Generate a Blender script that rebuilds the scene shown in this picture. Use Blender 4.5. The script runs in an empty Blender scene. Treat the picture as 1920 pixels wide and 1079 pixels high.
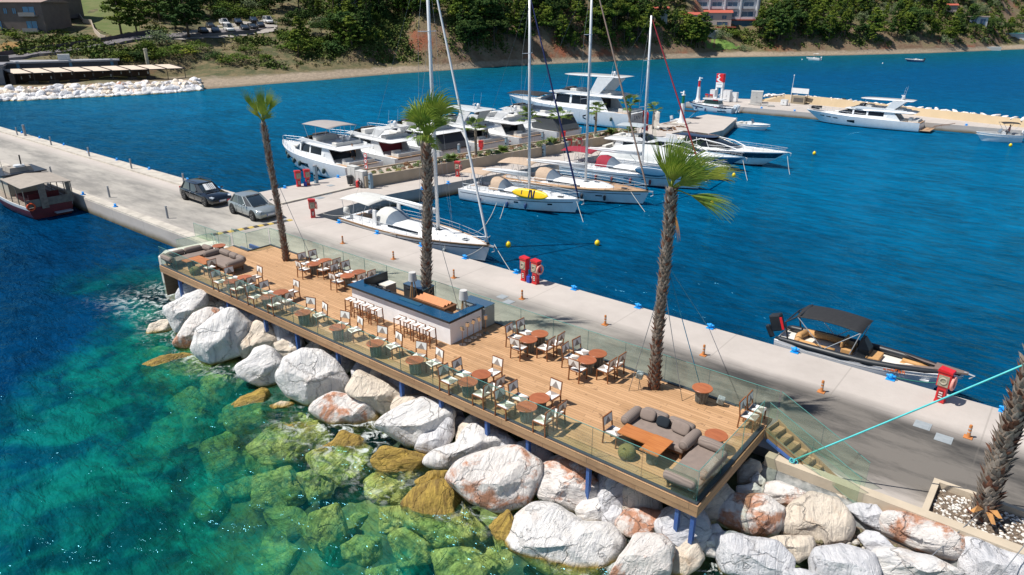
import bpy, bmesh, math, random
from mathutils import Vector, Matrix, noise, Euler
R = math.radians
rnd = random.Random(7)
scene = bpy.context.scene
COL = scene.collection
# ------------------------------------------------------------------ camera
F = 1310.0; TH = math.atan(520/F); SS = math.sin(TH); CC = math.cos(TH); HC = 14.0
cam = bpy.data.cameras.new('camera'); camo = bpy.data.objects.new('camera', cam); COL.objects.link(camo)
camo.location = (0, 0, HC); camo.rotation_euler = (math.pi/2-TH, 0, 0)
cam.sensor_width = 36; cam.lens = 36*F/1920; cam.clip_start = 0.3; cam.clip_end = 4000
scene.camera = camo
# ------------------------------------------------------------------ light
SUN = Vector((-0.5, -0.06, 0.866)).normalized()
w = bpy.data.worlds.new('World'); scene.world = w; w.use_nodes = True
nt = w.node_tree; sky = nt.nodes.new('ShaderNodeTexSky'); sky.sky_type = 'NISHITA'; sky.sun_disc = False
sky.sun_elevation = math.asin(SUN.z); sky.sun_rotation = math.atan2(SUN.x, SUN.y); sky.air_density = 1.0; sky.dust_density = 0.6; sky.ozone_density = 1.6
nt.links.new(sky.outputs[0], nt.nodes['Background'].inputs[0]); nt.nodes['Background'].inputs[1].default_value = 0.075
sl = bpy.data.lights.new('sun', 'SUN'); sl.energy = 5.0; sl.angle = R(0.55); sl.color = (1, 0.955, 0.88)
so = bpy.data.objects.new('sun', sl); COL.objects.link(so); so.rotation_euler = SUN.to_track_quat('Z', 'Y').to_euler(); so.location = (-50, -10, 90)
scene.view_settings.view_transform = 'Standard'; scene.view_settings.look = 'None'
scene.view_settings.exposure = 0.30; scene.view_settings.gamma = 1.0
# ------------------------------------------------------------------ frames
def at(px, py, z):
    x = px-960; y = py-539.5
    t = (HC-z)/(F*SS+y*CC)
    return Vector((x*t, (F*CC-y*SS)*t, z))
O = at(299.8, 498, 2.0); e_ = at(1304.6, 948.8, 2.0)
AL = math.atan2(e_.y-O.y, e_.x-O.x); U = Vector((math.cos(AL), math.sin(AL), 0)); V = Vector((-U.y, U.x, 0))
O0 = Vector((O.x, O.y, 0))
def W(s, t, z=0): return O0+U*s+V*t+Vector((0, 0, z))
def st(px, py, z):
    p = at(px, py, z)-O0; return p.dot(U), p.dot(V)
def prs(s, t, z):
    p = W(s, t, z); d = HC-z; zc = p.y*CC+d*SS
    return 960+F*p.x/zc, 539.5+F*(-p.y*SS+d*CC)/zc
# ------------------------------------------------------------------ materials
MATS = {}
def new_mat(name):
    m = bpy.data.materials.new(name); m.use_nodes = True; n = m.node_tree; n.nodes.clear()
    out = n.nodes.new('ShaderNodeOutputMaterial'); b = n.nodes.new('ShaderNodeBsdfPrincipled'); n.links.new(b.outputs[0], out.inputs[0])
    return m, n, b, out
def nd(n, typ, **k):
    x = n.nodes.new('ShaderNode'+typ)
    for a, v in k.items():
        if isinstance(a, str) and hasattr(x, a): setattr(x, a, v)
    return x
def math_(n, op, a, b=None, clamp=False):
    x = n.nodes.new('ShaderNodeMath'); x.operation = op; x.use_clamp = clamp
    for i, v in enumerate((a, b)):
        if v is None: continue
        if isinstance(v, (int, float)): x.inputs[i].default_value = v
        else: n.links.new(v, x.inputs[i])
    return x.outputs[0]
def mixc(n, f, a, b):
    x = n.nodes.new('ShaderNodeMix'); x.data_type = 'RGBA'
    for i, v in ((0, f), (6, a), (7, b)):
        if isinstance(v, (int, float)): x.inputs[i].default_value = v
        elif isinstance(v, tuple): x.inputs[i].default_value = (*v[:3], 1)
        else: n.links.new(v, x.inputs[i])
    return x.outputs[2]
def ramp(n, f, lo, hi):
    x = n.nodes.new('ShaderNodeMapRange'); x.clamp = True; n.links.new(f, x.inputs[0])
    x.inputs[1].default_value = lo; x.inputs[2].default_value = hi; return x.outputs[0]
def coords(n, kind='Object', scale=(1, 1, 1), rot=(0, 0, 0)):
    tc = n.nodes.new('ShaderNodeTexCoord'); mp = n.nodes.new('ShaderNodeMapping'); n.links.new(tc.outputs[kind], mp.inputs[0])
    mp.inputs['Scale'].default_value = scale; mp.inputs['Rotation'].default_value = rot
    return mp.outputs[0]
def noi(n, vec, scale, detail=4, rough=.55, dist=0):
    x = n.nodes.new('ShaderNodeTexNoise'); n.links.new(vec, x.inputs['Vector']); x.inputs['Scale'].default_value = scale
    x.inputs['Detail'].default_value = detail; x.inputs['Roughness'].default_value = rough; x.inputs['Distortion'].default_value = dist
    return x.outputs[0]
def bump(n, b, h, strength=.3, dist=.02):
    x = n.nodes.new('ShaderNodeBump'); x.inputs['Strength'].default_value = strength; x.inputs['Distance'].default_value = dist
    n.links.new(h, x.inputs['Height']); n.links.new(x.outputs[0], b.inputs['Normal']); return x
def M(name, c=None, rough=.5, metal=0, c2=None, sc=8, lo=.4, hi=.7, bs=None, bstr=.3, bdist=.02, coat=0, spec=.5, stretch=(1, 1, 1), alpha=None, kind='Object', rv=0):
    if name in MATS: return MATS[name]
    m, n, b, out = new_mat(name)
    b.inputs['Roughness'].default_value = rough; b.inputs['Metallic'].default_value = metal; b.inputs['Specular IOR Level'].default_value = spec
    b.inputs['Base Color'].default_value = (*c, 1)
    v = coords(n, kind, stretch)
    col = None
    if c2 is not None:
        f = ramp(n, noi(n, v, sc), lo, hi); col = mixc(n, f, c, c2)
    else:   # every surface keeps a faint unevenness
        f = ramp(n, noi(n, v, 3.1), .3, .75); col = mixc(n, f, c, tuple(x*.88 for x in c))
    if rv:
        oi = n.nodes.new('ShaderNodeObjectInfo'); hs = n.nodes.new('ShaderNodeHueSaturation'); n.links.new(col, hs.inputs['Color'])
        n.links.new(math_(n, 'ADD', math_(n, 'MULTIPLY', oi.outputs['Random'], rv), 1-rv/2), hs.inputs['Value']); col = hs.outputs[0]
    n.links.new(col, b.inputs['Base Color'])
    if bs: bump(n, b, noi(n, v, bs, 6), bstr, bdist)
    if coat: b.inputs['Coat Weight'].default_value = coat; b.inputs['Coat Roughness'].default_value = .05
    MATS[name] = m; return m
# ------------------------------------------------------------------ mesh builder
class MB:
    def __init__(s): s.v = []; s.f = []; s.m = []; s.mi = 0; s.X = None
    def add(s, vs, fs, mi=None):
        o = len(s.v)
        if s.X is not None: vs = [s.X @ Vector(p) for p in vs]
        s.v += [tuple(p) for p in vs]
        for f in fs: s.f.append(tuple(i+o for i in f)); s.m.append(s.mi if mi is None else mi)
        return s
    def box(s, x0, x1, y0, y1, z0, z1, mi=None, top=None):
        tx = ty = 0
        if top: tx, ty = top
        v = [(x0, y0, z0), (x1, y0, z0), (x1, y1, z0), (x0, y1, z0), (x0+tx, y0+ty, z1), (x1-tx, y0+ty, z1), (x1-tx, y1-ty, z1), (x0+tx, y1-ty, z1)]
        return s.add(v, [(0, 3, 2, 1), (4, 5, 6, 7), (0, 1, 5, 4), (1, 2, 6, 5), (2, 3, 7, 6), (3, 0, 4, 7)], mi)
    def obox(s, c, size, rot=(0, 0, 0), mi=None):
        old = s.X; T = Matrix.Translation(c) @ Euler(rot).to_matrix().to_4x4()
        s.X = T if old is None else old @ T
        a, b, c_ = size[0]/2, size[1]/2, size[2]/2
        s.box(-a, a, -b, b, -c_, c_, mi); s.X = old; return s
    def bar(s, p, q, w, h=None, mi=None):   # square bar from p to q
        return s.tube([p, q], [w*.7071, w*.7071], 4, mi, tw=math.pi/4)
    def tube(s, pts, r, n=8, mi=None, cap=True, tw=0):
        pts = [Vector(p) for p in pts]
        if isinstance(r, (int, float)): r = [r]*len(pts)
        rings = []; prev = None
        for i, p in enumerate(pts):
            d = (pts[min(i+1, len(pts)-1)]-pts[max(i-1, 0)]).normalized()
            a = Vector((0, 0, 1)) if abs(d.z) < .95 else Vector((1, 0, 0))
            if prev is not None: a = prev
            x = d.cross(a); 
            if x.length < 1e-5: x = d.cross(Vector((0, 1, 0)))
            x.normalize(); y = x.cross(d).normalized(); prev = y
            rings.append([p+(x*math.cos(2*math.pi*k/n+tw)+y*math.sin(2*math.pi*k/n+tw))*r[i] for k in range(n)])
        return s.loft(rings, mi, True, cap)
    def loft(s, rings, mi=None, closed=True, cap=True, rowm=None):
        n = len(rings[0]); vs = [p for r_ in rings for p in r_]; o = len(s.v)
        fs = []; ms = []
        for i in range(len(rings)-1):
            for k in range(n if closed else n-1):
                k2 = (k+1) % n
                fs.append((i*n+k, i*n+k2, (i+1)*n+k2, (i+1)*n+k)); ms.append(rowm[k] if rowm else (s.mi if mi is None else mi))
        if cap and closed:
            fs.append(tuple(range(n-1, -1, -1))); ms.append(s.mi if mi is None else mi)
            fs.append(tuple((len(rings)-1)*n+k for k in range(n))); ms.append(s.mi if mi is None else mi)
        if s.X is not None: vs = [s.X @ Vector(p) for p in vs]
        s.v += [tuple(p) for p in vs]; s.f += [tuple(i+o for i in f) for f in fs]; s.m += ms
        return s
    def lathe(s, prof, n=16, c=(0, 0, 0), mi=None, cap=True):
        rings = [[(c[0]+r_*math.cos(2*math.pi*k/n), c[1]+r_*math.sin(2*math.pi*k/n), c[2]+z) for k in range(n)] for r_, z in prof]
        return s.loft(rings, mi, True, cap)
    def ell(s, c, r, nu=12, nv=7, mi=None, rot=None, pw=1):
        m = Euler(rot).to_matrix() if rot else None
        rings = []
        for j in range(nv+1):
            ph = -math.pi/2+math.pi*j/nv; ph = max(-1.5, min(1.5, ph)); ring = []
            for k in range(nu):
                th = 2*math.pi*k/nu
                def sg(x): return math.copysign(abs(x)**pw, x)
                p = Vector((r[0]*sg(math.cos(ph))*sg(math.cos(th)), r[1]*sg(math.cos(ph))*sg(math.sin(th)), r[2]*sg(math.sin(ph))))
                if m: p = m @ p
                ring.append(p+Vector(c))
            rings.append(ring)
        return s.loft(rings, mi)
    def torus(s, c, R_, r_, n=20, m_=8, axis='z', mi=None):
        vs = []; fs = []
        for i in range(n):
            a = 2*math.pi*i/n
            for j in range(m_):
                b = 2*math.pi*j/m_; x = (R_+r_*math.cos(b))*math.cos(a); y = (R_+r_*math.cos(b))*math.sin(a); z = r_*math.sin(b)
                p = {'z': (x, y, z), 'y': (x, z, y), 'x': (z, x, y)}[axis]
                vs.append(Vector(p)+Vector(c))
                fs.append((i*m_+j, ((i+1) % n)*m_+j, ((i+1) % n)*m_+(j+1) % m_, i*m_+(j+1) % m_))
        return s.add(vs, fs, mi)
    def prism(s, poly, z0, z1, mi=None, hole=False):
        n = len(poly); v = [(x, y, z0) for x, y in poly]+[(x, y, z1) for x, y in poly]
        return s.add(v, [tuple(range(n-1, -1, -1)), tuple(range(n, 2*n))]+[(i, (i+1) % n, n+(i+1) % n, n+i) for i in range(n)], mi)
    def side(s, prof, y0, y1, mi=None):      # profile in x,z extruded along y
        n = len(prof); v = [(x, y0, z) for x, z in prof]+[(x, y1, z) for x, z in prof]
        return s.add(v, [tuple(range(n-1, -1, -1)), tuple(range(n, 2*n))]+[(i, (i+1) % n, n+(i+1) % n, n+i) for i in range(n)], mi)
    def mesh(s, name, mats, smooth=False, ang=None):
        me = bpy.data.meshes.new(name); me.from_pydata([tuple(p) for p in s.v], [], s.f)
        if not isinstance(mats, (list, tuple)): mats = [mats]
        for m in mats: me.materials.append(m)
        for p, mi in zip(me.polygons, s.m): p.material_index = min(mi, len(mats)-1); p.use_smooth = bool(smooth)
        bm = bmesh.new(); bm.from_mesh(me); bmesh.ops.recalc_face_normals(bm, faces=bm.faces); bm.to_mesh(me); bm.free()
        if smooth and smooth is not True: me.set_sharp_from_angle(angle=R(smooth))
        me.update(); return me
    def build(s, name, mats, parent=None, smooth=False, bevel=0):
        o = bpy.data.objects.new(name, s.mesh(name, mats, smooth)); COL.objects.link(o)
        if parent: o.parent = parent
        if bevel:
            b = o.modifiers.new('bevel', 'BEVEL'); b.width = bevel; b.segments = 2; b.limit_method = 'ANGLE'; b.angle_limit = R(50)
        return o
def tag(o, label=None, cat=None, group=None, kind=None):
    if label: o['label'] = label
    if cat: o['category'] = cat
    if group: o['group'] = group
    if kind: o['kind'] = kind
    return o
def place(o, s, t, z=0, h=0, sc=1):
    o.location = W(s, t, z); o.rotation_euler = (0, 0, AL+R(h)); 
    if sc != 1: o.scale = (sc, sc, sc)
    return o
def thing(name, label, cat, s, t, z=0, h=0, group=None, sc=1):
    o = bpy.data.objects.new(name, None); COL.objects.link(o); o.empty_display_size = .2
    place(o, s, t, z, h, sc); return tag(o, label, cat, group)
def struct(name, mb, m, smooth=False):
    o = mb.build(name, m, None, smooth); place(o, 0, 0, 0); o['kind'] = 'structure'; return o
def children(o): return [c for c in KIDS.get(o.name, [])]
KIDS = {}
def copy_tree(o, parent=None, kids=None):
    if kids is None:
        kids = {}
        for x in COL.objects:
            if x.parent: kids.setdefault(x.parent.name, []).append(x)
    c = o.copy(); COL.objects.link(c); c.parent = parent
    for ch in kids.get(o.name, []): copy_tree(ch, c, kids)
    return c
def dup(root, label, s, t, z, h=0, group=None, first=[None]):
    o = copy_tree(root); place(o, s, t, z, h)
    o['label'] = label
    if group: o['group'] = group
    return o
QZ = 1.0; DZ = 2.0
# ------------------------------------------------------------------ terrain
SHORE = [(-500, 196), (-200, 194), (0, 190), (100, 186), (200, 181), (300, 176), (372, 170), (450, 164), (600, 152), (700, 143), (850, 132), (960, 124), (1100, 118), (1200, 113), (1320, 109), (1440, 107), (1600, 104), (1750, 100), (1870, 95), (1920, 93), (2100, 88), (2500, 82)]
SH = []
for px, py in SHORE:
    p = at(px, py, 0); SH.append((p.x/p.y, p.y))
def lerp(tab, x):
    if x <= tab[0][0]: return tab[0][1]
    for (a, b), (c, d) in zip(tab, tab[1:]):
        if x <= c: return b+(d-b)*(x-a)/(c-a)
    return tab[-1][1]
PROF = {   # height against distance from the water for a few bearings
 -600: [(0, -.3), (3, .9), (6, 1.2), (15, 1.4), (21, 5), (40, 9.3), (75, 17), (120, 34), (300, 90)],
 340: [(0, -.3), (3, .9), (6, 1.2), (15, 1.4), (21, 5), (40, 9.3), (75, 17), (120, 34), (300, 90)],
 390: [(0, -.3), (7, 1.3), (14, 2.2), (38, 9.3), (52, 9.8), (75, 17), (120, 34), (300, 90)],
 560: [(0, -.3), (7, 1.5), (12, 3), (36, 9.3), (50, 10.2), (75, 18), (120, 36), (300, 90)],
 720: [(0, -.3), (6, 1.4), (9, 2.5), (17, 9), (30, 14), (75, 30), (140, 55), (300, 90)],
 900: [(0, -.3), (2, .8), (3, 1.9), (13, 12), (30, 17), (75, 36), (140, 60), (300, 90)],
 1280: [(0, -.3), (2.2, .8), (3.2, 1.8), (14, 10), (40, 20), (75, 34), (140, 60), (300, 100)],
 1340: [(0, -.3), (5, 1.1), (14, 5), (30, 11), (60, 20), (75, 25), (140, 52), (300, 100)],
 1400: [(0, -.3), (5, 1.1), (14, 5), (30, 10), (60, 20), (75, 25), (140, 52), (300, 100)],
 1470: [(0, -.3), (2.6, .8), (4, 2.0), (15, 9), (40, 17), (75, 30), (140, 58), (300, 110)],
 1830: [(0, -.3), (2.6, .8), (4, 2.0), (13, 7), (40, 15), (75, 28), (140, 56), (300, 110)],
 1880: [(0, -.3), (6, 1.0), (12, 2.0), (30, 8), (75, 22), (140, 50), (300, 110)],
 2600: [(0, -.3), (6, 1.0), (12, 2.0), (30, 8), (75, 22), (140, 50), (300, 110)]}
PK = sorted(PROF)
def terr(X, Y):
    a = X/Y; px = 960+1376*a; d = Y-lerp(SH, a)
    if d <= -6: return -3.0
    if d < 0: return -.3+d*.45
    k = 0
    while k < len(PK)-2 and px > PK[k+1]: k += 1
    f = min(1, max(0, (px-PK[k])/(PK[k+1]-PK[k]))); f = f*f*(3-2*f)
    h = lerp(PROF[PK[k]], d)*(1-f)+lerp(PROF[PK[k+1]], d)*f
    amp = min(1, max(0, (d-4)/10))*(0.25 if px < 620 else 1.0)
    g = noise.noise(Vector((X*.11, Y*.045, 3.1)))*3.0+noise.noise(Vector((X*.35, Y*.12, 7.7)))*1.0+noise.noise(Vector((X*.03, Y*.03, 1.0)))*4*min(1, d/60)
    return h+g*amp
def ray(px, py, lift=0, r0=100):
    x = px-960; y = py-539.5
    dx, dy, dz = x/(F*CC-y*SS), 1.0, -(F*SS+y*CC)/(F*CC-y*SS)
    D = r0
    while D < 480:
        if HC+dz*D < terr(dx*D, D)+lift: break
        D += .5
    return Vector((dx*D, D, terr(dx*D, D)))
ds = [-20, -6, -3, -1, 0, 1, 2, 3, 4, 5, 6, 7, 8, 9, 10, 11.5, 13, 14.5, 16, 18, 20, 22, 25, 28, 31, 35, 39, 43, 48, 53, 59, 66, 74, 83, 93, 105, 120, 140, 170, 210, 260]
g = MB(); NA = 300; a0, a1 = -1.05, 1.15
for i in range(NA+1):
    a = a0+(a1-a0)*i/NA; ys = lerp(SH, a)
    for d in ds:
        Y = ys+d; X = a*Y; g.v.append((X, Y, terr(X, Y)))
nd_ = len(ds)
for i in range(NA):
    for j in range(nd_-1): g.f.append((i*nd_+j, (i+1)*nd_+j, (i+1)*nd_+j+1, i*nd_+j+1)); g.m.append(0)
m, n, b, out = new_mat('hill_soil')
v = coords(n, 'Object')
geo = n.nodes.new('ShaderNodeNewGeometry'); sx = n.nodes.new('ShaderNodeSeparateXYZ'); n.links.new(geo.outputs['Normal'], sx.inputs[0])
sp = n.nodes.new('ShaderNodeSeparateXYZ'); n.links.new(geo.outputs['Position'], sp.inputs[0])
n1 = noi(n, v, .35, 8, .65); n2 = noi(n, v, .09, 6, .6)
soil = mixc(n, ramp(n, n1, .38, .62), (.16, .095, .055), (.24, .17, .11))
soil = mixc(n, ramp(n, n2, .52, .6), soil, (.26, .085, .04))
grass = mixc(n, ramp(n, n1, .4, .6), (.05, .065, .02), (.17, .13, .065))
stp = ramp(n, math_(n, 'ADD', sx.outputs[2], math_(n, 'MULTIPLY', math_(n, 'SUBTRACT', n1, .5), .8)), .72, .9)
c = mixc(n, stp, soil, grass)
zl = math_(n, 'ADD', sp.outputs[2], math_(n, 'MULTIPLY', math_(n, 'SUBTRACT', n1, .5), 1.6))
sand = mixc(n, ramp(n, noi(n, v, 1.2, 5), .4, .65), (.33, .26, .19), (.25, .20, .145))
sand = mixc(n, ramp(n, sp.outputs[2], .05, .35), (.16, .13, .09), sand)
c = mixc(n, ramp(n, zl, 1.1, 1.6), sand, c)
n.links.new(c, b.inputs['Base Color']); b.inputs['Roughness'].default_value = .95
bump(n, b, noi(n, v, 1.3, 8, .7), .7, .5)
hill = g.build('hill_terrain', m, None, True); hill['kind'] = 'structure'
# ------------------------------------------------------------------ sea bed
g = MB(); nx, ny = 60, 40
for i in range(nx+1):
    for j in range(ny+1):
        s = -45+100*i/nx; t = -40+46*j/ny
        z = max(-7, -1.1+.32*min(t, 3)) if t < 3 else -.3+.9*min(1, (t-3)/1.2)
        z -= 6*min(1, max(0, (1.5-s)/4)) + .12*max(0, 16-s)*min(1, max(0, -t/3))
        z += .35*noise.noise(Vector((s*.3, t*.3, 0)))
        g.v.append((s, t, min(z, .75)))
for i in range(nx):
    for j in range(ny): g.f.append((i*(ny+1)+j, (i+1)*(ny+1)+j, (i+1)*(ny+1)+j+1, i*(ny+1)+j+1)); g.m.append(0)
m = M('seabed', (.20, .24, .10), .9, c2=(.03, .055, .04), sc=.6, lo=.42, hi=.58, bs=1.5, bstr=1, bdist=.3)
struct('seabed', g, m, True)
# ------------------------------------------------------------------ water
def sinfoot(x): return x
m, n, b, out = new_mat('sea_water'); n.nodes.remove(b)
v = coords(n, 'Object'); sep = n.nodes.new('ShaderNodeSeparateXYZ'); n.links.new(v, sep.inputs[0])
S_, T_ = sep.outputs[0], sep.outputs[1]
big = noi(n, v, .12, 4, .6); mid = noi(n, v, .45, 4, .6, .6)
# distance out from the rock line, wobbling
off = math_(n, 'ADD', math_(n, 'MULTIPLY', T_, -1), math_(n, 'MULTIPLY', math_(n, 'SUBTRACT', big, .5), 9))
lim = n.nodes.new('ShaderNodeMapRange'); lim.inputs[1].default_value = -2; lim.inputs[2].default_value = 22; lim.inputs[3].default_value = 1.5; lim.inputs[4].default_value = 13; n.links.new(S_, lim.inputs[0])
depthf = math_(n, 'DIVIDE', off, lim.outputs[0])          # 0 at the rocks, 1 where the bottom is lost
inner = ramp(n, T_, 3.2, 4.2)
leftf = ramp(n, S_, -7, -1)
clear = math_(n, 'SUBTRACT', 1, ramp(n, depthf, .25, 1.25))
clear = math_(n, 'MULTIPLY', clear, math_(n, 'MULTIPLY', math_(n, 'SUBTRACT', 1, inner), leftf))
teal = ramp(n, depthf, 2.0, .8)
teal = math_(n, 'MULTIPLY', math_(n, 'MULTIPLY', teal, math_(n, 'SUBTRACT', 1, inner)), ramp(n, S_, -9, 1))
deepc = mixc(n, ramp(n, big, .35, .65), (.0, .018, .058), (.0, .030, .088))
deepc = mixc(n, ramp(n, T_, 9, 14), deepc, mixc(n, ramp(n, big, .35, .65), (.0, .034, .088), (.0, .048, .118)))
deepc = mixc(n, ramp(n, T_, 14, 48), deepc, mixc(n, ramp(n, big, .35, .65), (.0, .080, .180), (.0, .108, .230)))
deepc = mixc(n, ramp(n, T_, 60, 150), deepc, (.0, .062, .165))
# greener shallows along the far beach
geo = n.nodes.new('ShaderNodeNewGeometry'); gp = n.nodes.new('ShaderNodeSeparateXYZ'); n.links.new(geo.outputs['Position'], gp.inputs[0])
shal = math_(n, 'SUBTRACT', gp.outputs[1], math_(n, 'MULTIPLY', gp.outputs[0], .42))
deepc = mixc(n, math_(n, 'MULTIPLY', ramp(n, math_(n, 'ADD', shal, math_(n, 'MULTIPLY', big, 30)), 150, 205), .75), deepc, (.002, .075, .085))
tealc = mixc(n, ramp(n, mid, .42, .6), (.0005, .055, .060), (.003, .165, .115))
body = mixc(n, teal, deepc, tealc)
rv3 = coords(n, 'Object', (.5, 1.35, 1), (0, 0, R(35))); rip = ramp(n, math_(n, 'ADD', math_(n, 'MULTIPLY', noi(n, rv3, 1.5, 5, .65, .5), .6), math_(n, 'MULTIPLY', noi(n, rv3, .5, 3, .6, .5), .4)), .36, .64)
vm = n.nodes.new('ShaderNodeVectorMath'); vm.operation = 'SCALE'; n.links.new(body, vm.inputs[0]); n.links.new(math_(n, 'ADD', math_(n, 'MULTIPLY', rip, .75), .62), vm.inputs['Scale']); body = vm.outputs[0]  # bright and dark of the wavelets painted into the body colour
dif = n.nodes.new('ShaderNodeBsdfDiffuse'); n.links.new(body, dif.inputs[0])
tr = n.nodes.new('ShaderNodeBsdfTransparent')
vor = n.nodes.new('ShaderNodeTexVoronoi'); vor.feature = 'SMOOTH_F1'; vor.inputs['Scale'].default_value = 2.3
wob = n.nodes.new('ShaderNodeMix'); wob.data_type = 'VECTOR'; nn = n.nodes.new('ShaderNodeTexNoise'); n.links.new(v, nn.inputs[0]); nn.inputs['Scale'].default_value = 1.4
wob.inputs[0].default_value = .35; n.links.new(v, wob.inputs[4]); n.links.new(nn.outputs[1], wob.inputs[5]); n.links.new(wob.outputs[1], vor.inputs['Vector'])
tint = mixc(n, ramp(n, vor.outputs[0], .1, .55), (.66, .80, .66), (1.0, 1.0, .92))  # caustic light network painted into the transparent colour
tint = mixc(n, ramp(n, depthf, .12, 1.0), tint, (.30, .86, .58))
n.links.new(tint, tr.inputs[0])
mx = n.nodes.new('ShaderNodeMixShader'); n.links.new(math_(n, 'MULTIPLY', math_(n, 'MULTIPLY', clear, .96), math_(n, 'SUBTRACT', 1, math_(n, 'MULTIPLY', ramp(n, noi(n, v, 1.6, 6, .7, 1.8), .47, .66), math_(n, 'ADD', .06, math_(n, 'MULTIPLY', ramp(n, depthf, .15, .8), .6))))), mx.inputs[0]); n.links.new(dif.outputs[0], mx.inputs[1]); n.links.new(tr.outputs[0], mx.inputs[2])
gl = n.nodes.new('ShaderNodeBsdfGlossy'); n.links.new(math_(n, 'ADD', math_(n, 'MULTIPLY', ramp(n, T_, 20, 140), .10), .13), gl.inputs['Roughness']); gl.inputs[0].default_value = (.22, .72, 1, 1)
fr = n.nodes.new('ShaderNodeFresnel'); fr.inputs[0].default_value = 1.33
v2 = coords(n, 'Object', (1, 1, 1), (0, 0, R(28))); v3 = coords(n, 'Object', (.55, 1.25, 1), (0, 0, R(35)))
h = math_(n, 'ADD', math_(n, 'MULTIPLY', noi(n, v3, 1.5, 3, .6, .4), 1.0), math_(n, 'MULTIPLY', noi(n, v3, .35, 3, .5), 2.0))
h = math_(n, 'ADD', h, math_(n, 'MULTIPLY', noi(n, v3, 5, 2, .6), .25))
bp = n.nodes.new('ShaderNodeBump'); bp.inputs['Strength'].default_value = .8; bp.inputs['Distance'].default_value = .33; n.links.new(h, bp.inputs['Height'])
for x in (gl, fr, dif): n.links.new(bp.outputs[0], x.inputs['Normal'])
mx2 = n.nodes.new('ShaderNodeMixShader'); n.links.new(math_(n, 'MULTIPLY', fr.outputs[0], .5), mx2.inputs[0]); n.links.new(mx.outputs[0], mx2.inputs[1]); n.links.new(gl.outputs[0], mx2.inputs[2])
# foam where the swell breaks on the boulders
fo = n.nodes.new('ShaderNodeBsdfDiffuse'); fo.inputs[0].default_value = (.75, .8, .8, 1)
fz = noi(n, v, 1.7, 8, .75, 1.5); band = math_(n, 'MULTIPLY', ramp(n, off, 3.8, 1.2), ramp(n, math_(n, 'MULTIPLY', T_, -1), -2.6, -.8))
band = math_(n, 'MULTIPLY', band, math_(n, 'MULTIPLY', ramp(n, S_, -4, 0), ramp(n, big, .38, .48)))
ff = math_(n, 'MULTIPLY', ramp(n, fz, .50, .62), band)
mx3 = n.nodes.new('ShaderNodeMixShader'); n.links.new(math_(n, 'MULTIPLY', ff, .8), mx3.inputs[0]); n.links.new(mx2.outputs[0], mx3.inputs[1]); n.links.new(fo.outputs[0], mx3.inputs[2])
n.links.new(mx3.outputs[0], out.inputs[0])
g = MB(); g.add([(-900, -300, 0), (900, -300, 0), (900, 900, 0), (-900, 900, 0)], [(0, 1, 2, 3)])
struct('water', g, m)
# ------------------------------------------------------------------ quay, pier
m, n, b, out = new_mat('quay_concrete'); v = coords(n, 'Object'); sep = n.nodes.new('ShaderNodeSeparateXYZ'); n.links.new(v, sep.inputs[0])
n1 = noi(n, v, .5, 7, .65); n2 = noi(n, coords(n, 'Object', (.35, 1.2, 1)), .45, 8, .7)
lite = mixc(n, ramp(n, n1, .35, .7), (.465, .42, .385), (.39, .35, .32))
dark = mixc(n, ramp(n, n2, .40, .62), (.37, .345, .31), (.20, .19, .175))
dark2 = mixc(n, ramp(n, n2, .40, .58), (.15, .135, .12), (.04, .038, .036))
dark = mixc(n, ramp(n, math_(n, 'ADD', sep.outputs[0], math_(n, 'MULTIPLY', n1, 9)), 17, 32), dark, dark2)
edge = math_(n, 'ADD', sep.outputs[1], math_(n, 'MULTIPLY', math_(n, 'SUBTRACT', n2, .5), 1.5))
isd = math_(n, 'MULTIPLY', math_(n, 'SUBTRACT', 1, ramp(n, edge, 9.6, 10.6)), ramp(n, edge, 4.9, 5.9))
c = mixc(n, isd, lite, dark)
# expansion joints
def joint(src, period, offv, wd):
    f = math_(n, 'FRACT', math_(n, 'DIVIDE', math_(n, 'ADD', src, offv), period))
    return math_(n, 'LESS_THAN', f, wd/period)
jt = math_(n, 'MAXIMUM', joint(sep.outputs[0], 4.68, 3.0, .05), math_(n, 'MULTIPLY', math_(n, 'GREATER_THAN', sep.outputs[1], 9.98), math_(n, 'LESS_THAN', sep.outputs[1], 10.03)))
jt = math_(n, 'MAXIMUM', jt, math_(n, 'MULTIPLY', math_(n, 'GREATER_THAN', sep.outputs[1], 12.72), joint(sep.outputs[1], 4.1, 0, .05)))
c = mixc(n, math_(n, 'MULTIPLY', jt, .28), c, (.14, .125, .11))
# algae and damp on the walls near the water
zf = ramp(n, math_(n, 'ADD', sep.outputs[2], math_(n, 'MULTIPLY', math_(n, 'SUBTRACT', n1, .5), .5)), .05, .45)
c = mixc(n, zf, (.11, .085, .04), c)
n.links.new(c, b.inputs['Base Color']); b.inputs['Roughness'].default_value = .85
bump(n, b, noi(n, v, 6, 8, .7), .35, .03); QM = m
g = MB(); g.prism([(-80, 4.6), (-2.2, 4.6), (-1.2, 5.2), (29.4, 5.2), (29.6, 4.55), (60, 4.55), (60, 12.75), (-4.6, 12.75), (-80, 12.45)], -2, QZ)
struct('quay', g, QM)
PA = math.atan2(-.157, .988)    # the pier leans a little off square
pw = (.157, .988); pr_ = (.988, -.157)
def PP(along, off): return (-8.25+along*pw[0]+off*pr_[0], 20+along*pw[1]+off*pr_[1])
g = MB(); g.prism([(-13.5, 12.62), (-4.75, 12.76), PP(0, 3.0), PP(36, 3.4), PP(38, 3.4), PP(46, 2.8), PP(56, -1.5), PP(56, -6), PP(36, -4.6), PP(0, -5)], -2, QZ+.002)
struct('pier', g, QM)
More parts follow.
